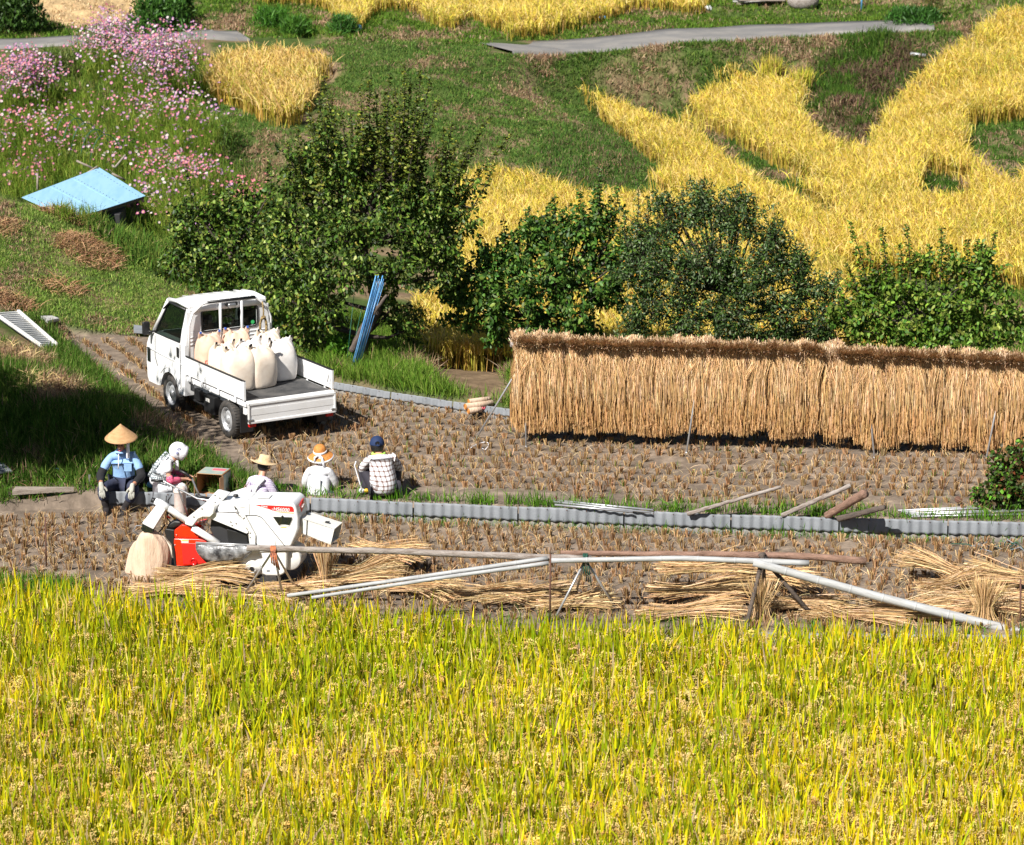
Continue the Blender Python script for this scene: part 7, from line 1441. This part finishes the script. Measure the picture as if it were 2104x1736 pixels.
torso(g, p_, M['checkpurple'], 'shirt', 2, 1.05, drop=.07); legs(g, p_, M['navy'])
b = MB(); b.tube([g['chest']+Vector((.12, -.06, .12)), g['chest']+Vector((.05, -.118, .03)), g['belly']+Vector((-.04, -.125, -.01)), g['belly']+Vector((-.12, -.11, -.06))], .022, 6); b.build('apron_strap', M['whitecloth'], p_, True)
ell(g['head'], (.083, .10, .10), 'hair', M['hair'], p_, cut=-.5)
hat(g['head']+Vector((0, .01, .035)), [(.0001, .105), (.055, .103), (.078, .090), (.088, .02), (.10, .006), (.15, -.004), (.195, .0)], 'straw_hat', M['strawhat'], p_, (R(-14), R(4), 0), wave=.014)
b = MB(); b.box((.10, .40, .24), (.16, .12, .012)); 
dish = empty('serving_tray', p_.location+Vector((.16, .28, .27)), 0, 'thin pale dish held by the straw-hatted person', 'dish'); b = MB(); b.lathe([(.0001, 0), (.05, 0), (.075, .018), (.073, .02), (.05, .004), (.0001, .004)], 20); b.build('dish', M['whitecloth'], dish, True)
# 4 --- orange hat, white smock
p4 = gsit(652, 1022)
p_, g = person('person in an orange-brown brimmed hat with white ribbon and white smock, back turned', (p4.x, p4.y+.26, -.17), R(-6), J3, M['skinlight'], 1.0)
torso(g, p_, M['whitecloth'], 'smock', 2, 1.12, drop=.07); legs(g, p_, M['navy'])
b = MB(); b.box((0, -.125, .27), (.10, .02, .24), Matrix.Rotation(-.2, 3, 'X')); b.build('smock_panel', M['smockgrey'], p_, bevel=.01)
b = MB(); b.tube([(.17, -.02, .13), (.10, -.14, .125), (.0, -.165, .115), (-.10, -.14, .125), (-.17, -.02, .13)], .013, 6);  b.build('smock_tie', M['whitecloth'], p_, True)
ell(g['head'], (.083, .10, .10), 'hair', M['hair'], p_, cut=-.5)
h_ = hat(g['head']+Vector((0, -.005, .028)), [(.0001, .128), (.045, .118), (.075, .09), (.088, .045), (.09, .01), (.12, -.012), (.165, -.045), (.178, -.058)], 'brimmed_hat', M['orangehat'], p_, (R(12), R(-4), 0), wave=.006)
hb = hat(g['head']+Vector((0, -.005, .028)), [(.0885, .04), (.094, .04), (.094, .012), (.091, .008)], 'ribbon', M['whitecloth'], p_, (R(12), R(-4), 0))
hb2 = hat(g['head']+Vector((0, -.005, .028)), [(.170, -.047), (.182, -.056), (.181, -.062)], 'brim_edge', M['whitecloth'], p_, (R(12), R(-4), 0), wave=.006)
q = g['head']; b = MB(); b.loft([[q+Vector((x*k+.01, y, z)) for x, y in ((-.02, -.125), (.02, -.125), (.02, -.11), (-.02, -.11))] for k, z, in ((1, .03), (1.6, -.03), (1.3, -.10))]); b.tube([q+Vector((0, -.12, .03)), q+Vector((.045, -.15, .0)), q+Vector((.065, -.15, -.07)), q+Vector((.075, -.14, -.14))], .018, 6); b.tube([q+Vector((0, -.12, .03)), q+Vector((-.05, -.15, .0)), q+Vector((-.05, -.15, -.06))], .016, 6); b.build('ribbon_bow', M['whitecloth'], p_, True)
# 5 --- plaid shirt, squatting with back turned
J5 = dict(pelvis=(.02, -.05, .10), belly=(0, -.05, .25), chest=(-.02, .03, .42), neckb=(-.04, .12, .52), neck=(-.05, .15, .54), jaw=(-.06, .20, .575), head=(-.065, .20, .635), crown=(-.06, .185, .705), face=(-.1, 1, -.4),
          sh_l=(-.21, .08, .49), el_l=(-.25, .24, .29), wr_l=(-.11, .42, .32), hd_l=(.5, .7, .0), pn_l=(.6, 0, -.6), sh_r=(.17, .08, .49), el_r=(.20, .24, .29), wr_r=(.08, .42, .34), hd_r=(-.5, .7, 0), pn_r=(-.6, 0, -.6),
          hip_l=(-.11, .0, .12), kn_l=(-.26, .30, .36), an_l=(-.20, .13, .05), hip_r=(.11, .0, .12), kn_r=(.20, .34, .36), an_r=(.16, .16, .05), ft=(0, .1, -.01))
p5 = gsit(787, 1029)
p_, g = person('man in a navy cap and brown and white plaid shirt squatting with his back turned', (p5.x, p5.y+.22, -.02), R(6), J5, M['skinlight'], 1.06)
torso(g, p_, M['plaidbrown'], 'shirt', 2, 1.38, drop=.05); legs(g, p_, M['darktrouser'], f=.95, r=(.088, .072, .058))
b = MB(); b.tube([g['kn_l']+Vector((-.07, -.05, .06)), g['kn_l']+Vector((-.088, -.03, .0)), g['kn_l'].lerp(g['an_l'], .5)+Vector((-.075, 0, 0)), g['an_l']+Vector((-.06, 0, 0))], .008, 6); b.build('trouser_piping', M['whitecloth'], p_, True)
ell(g['head']+Vector((0, -.01, -.005)), (.086, .102, .108), 'hair', M['hair'], p_, cut=-.6, rot=(R(-15), 0, 0))
ell(g['head']+Vector((0, -.004, .02)), (.094, .112, .105), 'cap', M['capnavy'], p_, cut=-.08, rot=(R(-6), 0, 0))
b = MB(); b.lathe([(.0001, 0), (.030, 0), (.030, -.004)], 14, g['head']+Vector((0, -.112, .050)), Matrix.Rotation(math.pi/2, 3, 'X')); b.build('cap_opening', M['hair'], p_)
b = MB(); b.tube([g['head']+Vector((.032*math.cos(t), -.114, .05+.032*math.sin(t))) for t in np.linspace(0, 6.283, 14)], .004, 5); b.prism([(-.06, .08), (-.04, .17), (0, .185), (.04, .17), (.06, .08)], 0, .01, 2); b.v = b.v[:-10]+[(x+g['head'].x, y+g['head'].y, z+g['head'].z+.02) for x, y, z in b.v[-10:]]; b.build('cap_brim', M['capnavy'], p_)
b = MB(); b.tube([g['neck']+Vector((.075*math.cos(t), -.01+.07*math.sin(t), .0)) for t in np.linspace(0, 6.283, 16)], .020, 6); b.build('neck_towel', M['lime'], p_, True)
# ------------------------------------------------------------ odds and ends
# cardboard box
bx = AY(440, 1012, 37.9); cb = empty('cardboard_box', bx, R(-14), 'open cardboard box lying on its side behind the handlebars', 'cardboard box')
b = MB(); w, d, h, t = .36, .34, .30, .006
b.box((0, 0, t/2), (w, d, t)); b.box((0, 0, h), (w, d, t)); b.box((-w/2, 0, h/2), (t, d, h-t)); b.box((w/2, 0, h/2), (t, d, h-t)); b.box((0, d/2, h/2), (w-t, t, h-t)); b.build('box_shell', M['card'], cb)
b = MB(); b.box((.05, -d/2-.06, -.012), (w*.7, .12, t), Matrix.Rotation(.15, 3, 'X')); b.box((-w/2-.012, -d/2-.05, h/2), (t, .11, h*.9), Matrix.Rotation(.2, 3, 'Z')); b.box((w/2+.01, -d/2-.05, h/2), (t, .11, h*.9), Matrix.Rotation(-.15, 3, 'Z')); b.build('flap', M['card'], cb)
b = MB(); b.box((0, .0, h+.005), (w*.94, d*.94, .003)); b.build('printed_panel', M['cardprint'], cb); b = MB(); b.box((.06, .06, h+.0085), (w*.5, d*.25, .003)); b.build('printed_panel', M['pinkprint'], cb)
b = MB(); b.box((w/2+.0045, 0, h/2), (.003, d*.9, h*.9)); b.build('printed_panel', M['cardprint'], cb)
# white board beside it
p = AY(492, 1012, 37.6); o = MB().box((0, 0, 0), (.35, .3, .02), Matrix.Rotation(-.35, 3, 'Y')).build('foam_lid', M['whitecloth'], None, bevel=.006, loc=p); props(o, 'white flat lid lying between the cardboard box and the straw hat person', 'lid')
# dark bag behind the farmer
p = G(300, 1003, 0)+Vector((0, .12, 0)); q = empty('shoulder_bag', p, .2, 'dark crumpled bag on the wall between the conical-hat man and the woman', 'bag'); ell((0, 0, .09), (.15, .11, .10), 'bag_body', M['sleeveblack'], q, cut=-.9); ell((.05, -.08, .05), (.07, .05, .06), 'bag_cloth', M['bluecloth'], q, cut=-.9)
# yellow and white snack bits by the plaid man
p = G(742, 1021, 0)+Vector((0, .12, .0)); q = empty('lunch_packet', p, 0, 'yellow and white crumpled lunch packet in the grass beside the plaid man', 'packet'); ell((0, 0, .05), (.05, .04, .035), 'packet_paper', M['whitecloth'], q, cut=-.8); ell((.07, 0, .055), (.04, .03, .03), 'packet_food', M['yellow'], q, cut=-.8)
# blue roofed shed
c1, c2, c3 = AY(45, 405, 55.6), AY(204, 344, 58.4), AY(299, 402, 57.0)
_n = (c2-c1).cross(c3-c1); _r = ray(146, 451); c4 = Vector((0, 0, CZ))+_r*((c1-Vector((0, 0, CZ))).dot(_n)/_r.dot(_n))
sc_ = (c1+c2+c3+c4)/4; shd = empty('garden_shelter', (sc_.x, sc_.y, H1(sc_.x, sc_.y)), 0, 'low garden shelter with a plain light blue sloping roof', 'shelter'); o_ = shd.location
def roofpt(s, t): a_ = c1.lerp(c2, t); b_ = c4.lerp(c3, t); return a_.lerp(b_, s)
V = [roofpt(s, t)-o_ for t in (0, 1) for s in (0, 1)]
n_ = (V[1]-V[0]).cross(V[2]-V[0]).normalized(); n_ = n_ if n_.z > 0 else -n_
b = MB(); b.raw(V+[p-n_*.012 for p in V], [(0, 1, 3, 2), (6, 7, 5, 4), (0, 4, 5, 1), (1, 5, 7, 3), (3, 7, 6, 2), (2, 6, 4, 0)]); rf = b.build('roof', M['roofblue'], shd)
b = MB()
for t in (.06, .38, .66, .93):
    for s in np.linspace(.04, .96, 15): b.lathe([(.0001, .006), (.009, .005), (.011, 0)], 8, roofpt(s, t)-o_+n_*.001, n_.to_track_quat('Z', 'Y').to_matrix())
b.build('roof_nail', M['dark'], rf)
b = MB()
for t in (.35, .63): b.tube([roofpt(.0, t)-o_+n_*.001, roofpt(1, t)-o_+n_*.001], .004, 4)
b.build('sheet_lap', M['roofblue'], rf)
b = MB(); b.tube([roofpt(.985, .02)-o_-n_*.05, roofpt(.985, .98)-o_-n_*.05], .035, 4); b.tube([roofpt(.02, .98)-o_-n_*.05, roofpt(.98, .98)-o_-n_*.05], .035, 4); b.build('roof_beam', M['logdark'], shd)
for (s, t) in ((.93, .93), (.86, .90), (.93, .55), (.1, .93), (.1, .3), (.93, .25)):
    p = roofpt(s, t)-o_; g_ = H1((p+o_).x, (p+o_).y)-o_.z; b = MB(); b.tube([(p.x, p.y, g_-.05), (p.x, p.y, p.z-.05)], .045, 4); b.build('post', M['logdark'], shd)
b = MB(); A_ = roofpt(.4, .45)-o_; b.box((A_.x+.15, A_.y, .25), (1.5, .9, .6)); b.build('stored_crate', M['dark'], shd, bevel=.02)
b = MB(); q_ = roofpt(.75, .6)-o_; b.box((q_.x, q_.y-.25, .25), (.4, .3, .3), Matrix.Rotation(.3, 3, 'Z')); b.build('stored_bag', M['bluecloth'], shd, bevel=.06)
sh2 = [((160, 333), (212, 352)), ((197, 372-10), (200, 340)), ((238, 342), (262, 322)), ((228, 358), (252, 368)), ((78, 388), (77, 355)), ((133, 352), (148, 360))]
for i, ((u0, v0), (u1, v1)) in enumerate([((157, 330), (200, 350)), ((175, 358), (200, 342)), ((236, 344), (258, 318)), ((230, 356), (258, 370)), ((77, 390), (77, 356))]):
    a_ = AY(u0, v0, 58.2); b_ = AY(u1, v1, 58.3); b = MB(); b.tube([(0, 0, 0), b_-a_], .022, 6); o = b.build('garden_stake', M['woodplank'], None, True, loc=a_); props(o, ['pale stick crossing over the far tip of the blue roof', 'dark stick crossing the pale one at the roof tip', 'tilted stake with blue tie behind the right roof edge', 'pale stick along the right roof edge', 'upright stake at the left roof edge'][i], 'garden stake')
# green hoops
for i, (u, v, w_) in enumerate([(135, 335, 55), (152, 342, 55), (170, 352, 60), (190, 365, 62), (210, 378, 64)]):
    a_ = onground(u, v); y = a_.y; rr = w_/6000*y/2*1.0; b = MB(); b.tube([Vector((rr*math.cos(t), .3*math.cos(t), max(0, math.sin(t))**.8*1.05)) for t in np.linspace(0, math.pi, 18)], .009, 6)
    o = b.build('garden_hoop', M['greenpole'], None, True, loc=(a_.x+rr*.3, a_.y, a_.z)); props(o, ['%s green garden hoop in the row behind the blue roof' % s for s in ('farthest', 'second farthest', 'middle', 'second nearest', 'nearest')][i], 'garden hoop', 'green hoops of the vegetable tunnel')
# blue poles leaning in the tree
root = empty('blue_pole_bundle', G(728, 757, .1), 0, 'bundle of bright blue garden poles leaning against the tall pear tree', 'poles')
for i in range(11):
    u0 = 724+i*1.0+random.uniform(-3, 3); u1 = 771+i*1.7+random.uniform(-2, 2); b = MB(); a_ = AY(u0, 752+random.uniform(-6, 6), 44.3+i*.01); c_ = AY(u1, 566+(i % 4)*7, 44.5+i*.012); b.tube([a_-root.location, c_-root.location], .0095, 6); b.build('pole', M['bluepole'], root, True)
for i in range(3):
    b = MB(); a_ = AY(712+i*6, 752, 44.4); c_ = AY(728+i*16, 600+i*30, 44.7); b.tube([a_-root.location, c_-root.location], .005, 6); b.build('pole', M['greenpole'], root, True)
pole('dead_branch', [AY(722, 722, 44.5), AY(745, 670, 44.5), AY(770, 640, 44.55), AY(795, 606, 44.6)], .05, .022, M['logdark'], 'dark bare branch leaning right of the blue poles', 'branch')
# items on the far wall
p = AY(898, 812, 43.0); q = AY(1000, 836, 42.6); o = pole('white_tube', [p, p.lerp(q, .5), q], .035, .035, M['whitecloth'], 'long white plastic tube lying on the grass behind the far wall', 'tube')
o = empty('stone', AY(908, 826, 42.7), 0, 'dark lump of earth and stone on the far wall left of the rolled sacks', 'stone'); ell((0, 0, 0), (.10, .07, .10), 'stone_body', M['bark'], o, cut=-.9)
rs = empty('rolled_sacks', AY(982, 836, 42.0), R(33), 'rolled grain sacks with orange lining resting on the far wall', 'rolled sacks')
for (y_, z_, x0_, x1_, r_) in ((0, .03, -.22, .25, .05), (-.05, -.03, -.20, .02, .048), (.03, .09, -.14, .22, .04)):
    b = MB(); b.lathe([(r_, 0), (r_*1.04, .02), (r_, (x1_-x0_)*.5), (r_*.9, x1_-x0_), (r_*.5, x1_-x0_+.01)], 16, (x0_, y_, z_), Matrix.Rotation(math.pi/2, 3, 'Y')); b.build('sack_roll', M['sackfold'], rs, True)
    b = MB(); pts_ = [Vector((x0_-.001, y_+r_*.9*(1-k/34)*math.cos(k*.55), z_+r_*.9*(1-k/34)*math.sin(k*.55))) for k in range(30)]; b.tube(pts_, .006, 5); b.build('sack_lining', M['orangehat'], rs, True)
b = MB(); b.lathe([(.07, 0), (.062, -.10), (.0001, -.10)], 16, (-.06, -.06, -.075)); b.build('pot', M['black'], rs, True); b = MB(); b.tube([(0, -.12, .02), (.03, -.12, -.02), (.06, -.1, .01)], .010, 5); b.build('tie', M['pinkprint'], rs, True)
# string on the ground
b = MB(); P_ = [G(u, v, 0)+Vector((0, 0, .025)) for u, v in ((962, 928), (972, 920), (985, 914), (998, 911), (1004, 914), (1003, 921), (996, 928), (990, 924))]; b.tube([p-P_[0] for p in P_], .007, 5); o = b.build('string', M['whitecloth'], None, True, loc=P_[0]); props(o, 'loop of white string on the cut field in front of the rack end', 'string')
# tangled cords at the right
b = MB(); c_ = G(2045, 1130, -.25); g_ = random.Random(5)
b2 = MB()
for k in range(14):
    x = g_.uniform(-.35, .35); y = g_.uniform(-.12, .12); (b if k % 2 else b2).tube([(x, y, .02), (x+g_.uniform(-.15, .15), y+g_.uniform(-.1, .1), g_.uniform(.04, .12)), (x+g_.uniform(-.3, .3), y+g_.uniform(-.15, .15), .03)], .008, 5)
rt_ = empty('cord_tangle', c_, 0, 'tangle of green and grey cord on the lower stubble at the right', 'cords'); b.build('green_cord', M['greenrope'], rt_, True); b2.build('grey_cord', M['sheet'], rt_, True)
# ramp, slabs, planks on the left
def slab(name, pts, z, th, m, lab, cat, parent=None, ribs=None):
    P_ = [onground(u, v, z)+Vector((0, 0, z)) for u, v in pts]; zm = max(p.z for p in P_)+.01; [setattr(p, 'z', p.z*.3+zm*.7) for p in P_]; c = sum(P_, Vector())/len(P_); b = MB(); Q = [p-c for p in P_]; n = len(Q); b.raw(Q+[p-Vector((0, 0, th)) for p in Q], [tuple(range(n)), tuple(range(n, 2*n))[::-1]]+[(i, n+i, n+(i+1) % n, (i+1) % n) for i in range(n)]); o = b.build(name, m, None, loc=c, bevel=.004); props(o, lab, cat); return o, Q
ramp = empty('loading_ramp', onground(60, 685), 0, 'ribbed aluminium loading ramp lying down the bank at the left border', 'ramp'); o_ = ramp.location
RP = [onground(*q, .02)+Vector((0, 0, .06)) for q in ((-12, 650), (38, 646), (118, 717), (84, 718))]
RP = [p-o_ for p in RP]
for a_, c_ in ((0, 3), (1, 2)): b = MB(); b.tube([RP[a_], RP[c_]], .028, 4); b.build('side_rail', M['offwhite'], ramp)
b = MB()
for t in np.linspace(0, 1, 19): b.tube([RP[0].lerp(RP[3], t)-Vector((0, 0, .02)), RP[1].lerp(RP[2], t)-Vector((0, 0, .02))], .017, 4)
b.build('ramp_rungs', M['offwhite'], ramp)
b = MB(); b.raw([RP[0]-Vector((0, 0, .04)), RP[1]-Vector((0, 0, .04)), RP[2]-Vector((0, 0, .04)), RP[3]-Vector((0, 0, .04))]+[p-Vector((0, 0, .05)) for p in RP], [(0, 1, 2, 3), (7, 6, 5, 4), (0, 4, 5, 1), (1, 5, 6, 2), (2, 6, 7, 3), (3, 7, 4, 0)]); b.build('ramp_plate', M['sheet'], ramp)
slab('concrete_slab', [(84, 659), (108, 658), (122, 667), (98, 672)], .05, .05, M['concrete'], 'small pale concrete slab in the grass right of the ramp', 'slab')
slab('grey_sheet', [(275, 676), (306, 680), (306, 690), (275, 688)], .05, .05, M['sheet'], 'grey board standing in the grass left of the truck mirror', 'board')
pb_ = slab('wooden_plank', [(32, 1013), (152, 1017), (150, 1037), (26, 1030)], .05, .06, M['woodplank'], 'weathered plank lying at the edge of the lower field at the left', 'plank')
slab('dark_sheet', [(-20, 962), (6, 960), (26, 984), (-20, 992)], .06, .03, M['sheet'], 'dark grey sheet corner lying in the grass at the left border', 'sheet')
p = G(186, 1034, -.25); b = MB(); b.box((0, 0, .19), (.03, .02, .42)); o = b.build('steel_strip', M['steel'], None, loc=p); props(o, 'thin steel strip standing left of the conical-hat man', 'strip')
b = MB(); ell(Vector((0, 0, 0)), (.012, .012, .012), 'x', M['dark'], None) if False else None
o = empty('litter_scrap', onground(118, 970), 0, 'turquoise plastic scrap in the grass left of the seated man', 'litter'); ell((0, 0, .03), (.05, .03, .03), 'scrap', M['bluecloth'], o, cut=-.7)
# far bits along the road
for i, (u, v, m, lab) in enumerate([(928, 45, 'whitecloth', 'white and blue plastic bag at the edge of the upper golden field, middle'), (735, 60, 'bluecloth', 'small blue plastic scrap left under the upper golden field'), (1238, 40, 'bluecloth', 'blue plastic bag on the verge where the upper field narrows'), (1455, 20, 'whitecloth', 'white scrap with red dot at the right tip of the upper golden field')]):
    p = onground(u, v+3); o = empty('litter_bag', p, 0, lab, 'litter'); ell((0, 0, .08), (.11, .08, .08), 'bag_body', M[m], o, cut=-.8); ell((.05, -.03, .05), (.06, .05, .05), 'bag_fold', M['whitecloth'], o, cut=-.8)
p = onground(1770, 24); b = MB(); b.tube([(0, 0, 0), (0, 0, .75)], .025, 8); o = b.build('marker_post', M['bluecloth'], None, True, loc=p); props(o, 'blue grey marker post beyond the road at the top', 'post')
p = onground(1632, 24); b = MB(); b.tube([(0, 0, 0), (0, 0, .5)], .015, 6); o = b.build('rusty_post', M['rust'], None, True, loc=p); props(o, 'thin rusty stake beyond the road left of the blue grey post', 'stake')
p = onground(1560, 14); jn = empty('timber_stack', p, 0, 'stack of pale boards and grey debris cut by the top edge', 'timber')
for k in range(7): b = MB(); b.box((random.uniform(-.2, .3), random.uniform(-.3, .3), .06+.07*k), (1.3, .2, .05), Matrix.Rotation(random.uniform(-.15, .15), 3, 'Z')); b.build('board', M['concrete'] if k % 2 else M['woodplank'], jn)
p = onground(1650, 14); o = empty('boulder', p, 0, 'brown boulder at the top edge right of the timber stack', 'boulder'); ell((0, 0, .15), (.45, .3, .3), 'boulder_body', M['logwood'], o, cut=-.8)
b = MB(); a_ = onground(1870, 118); c_ = onground(1902, 122); b.tube([(0, 0, .06), c_-a_+Vector((0, 0, .06))], .05, 10); o = b.build('drain_pipe', M['alu'], None, True, loc=a_); props(o, 'grey drain pipe end sticking out of the terrace bank by the right golden field', 'pipe')
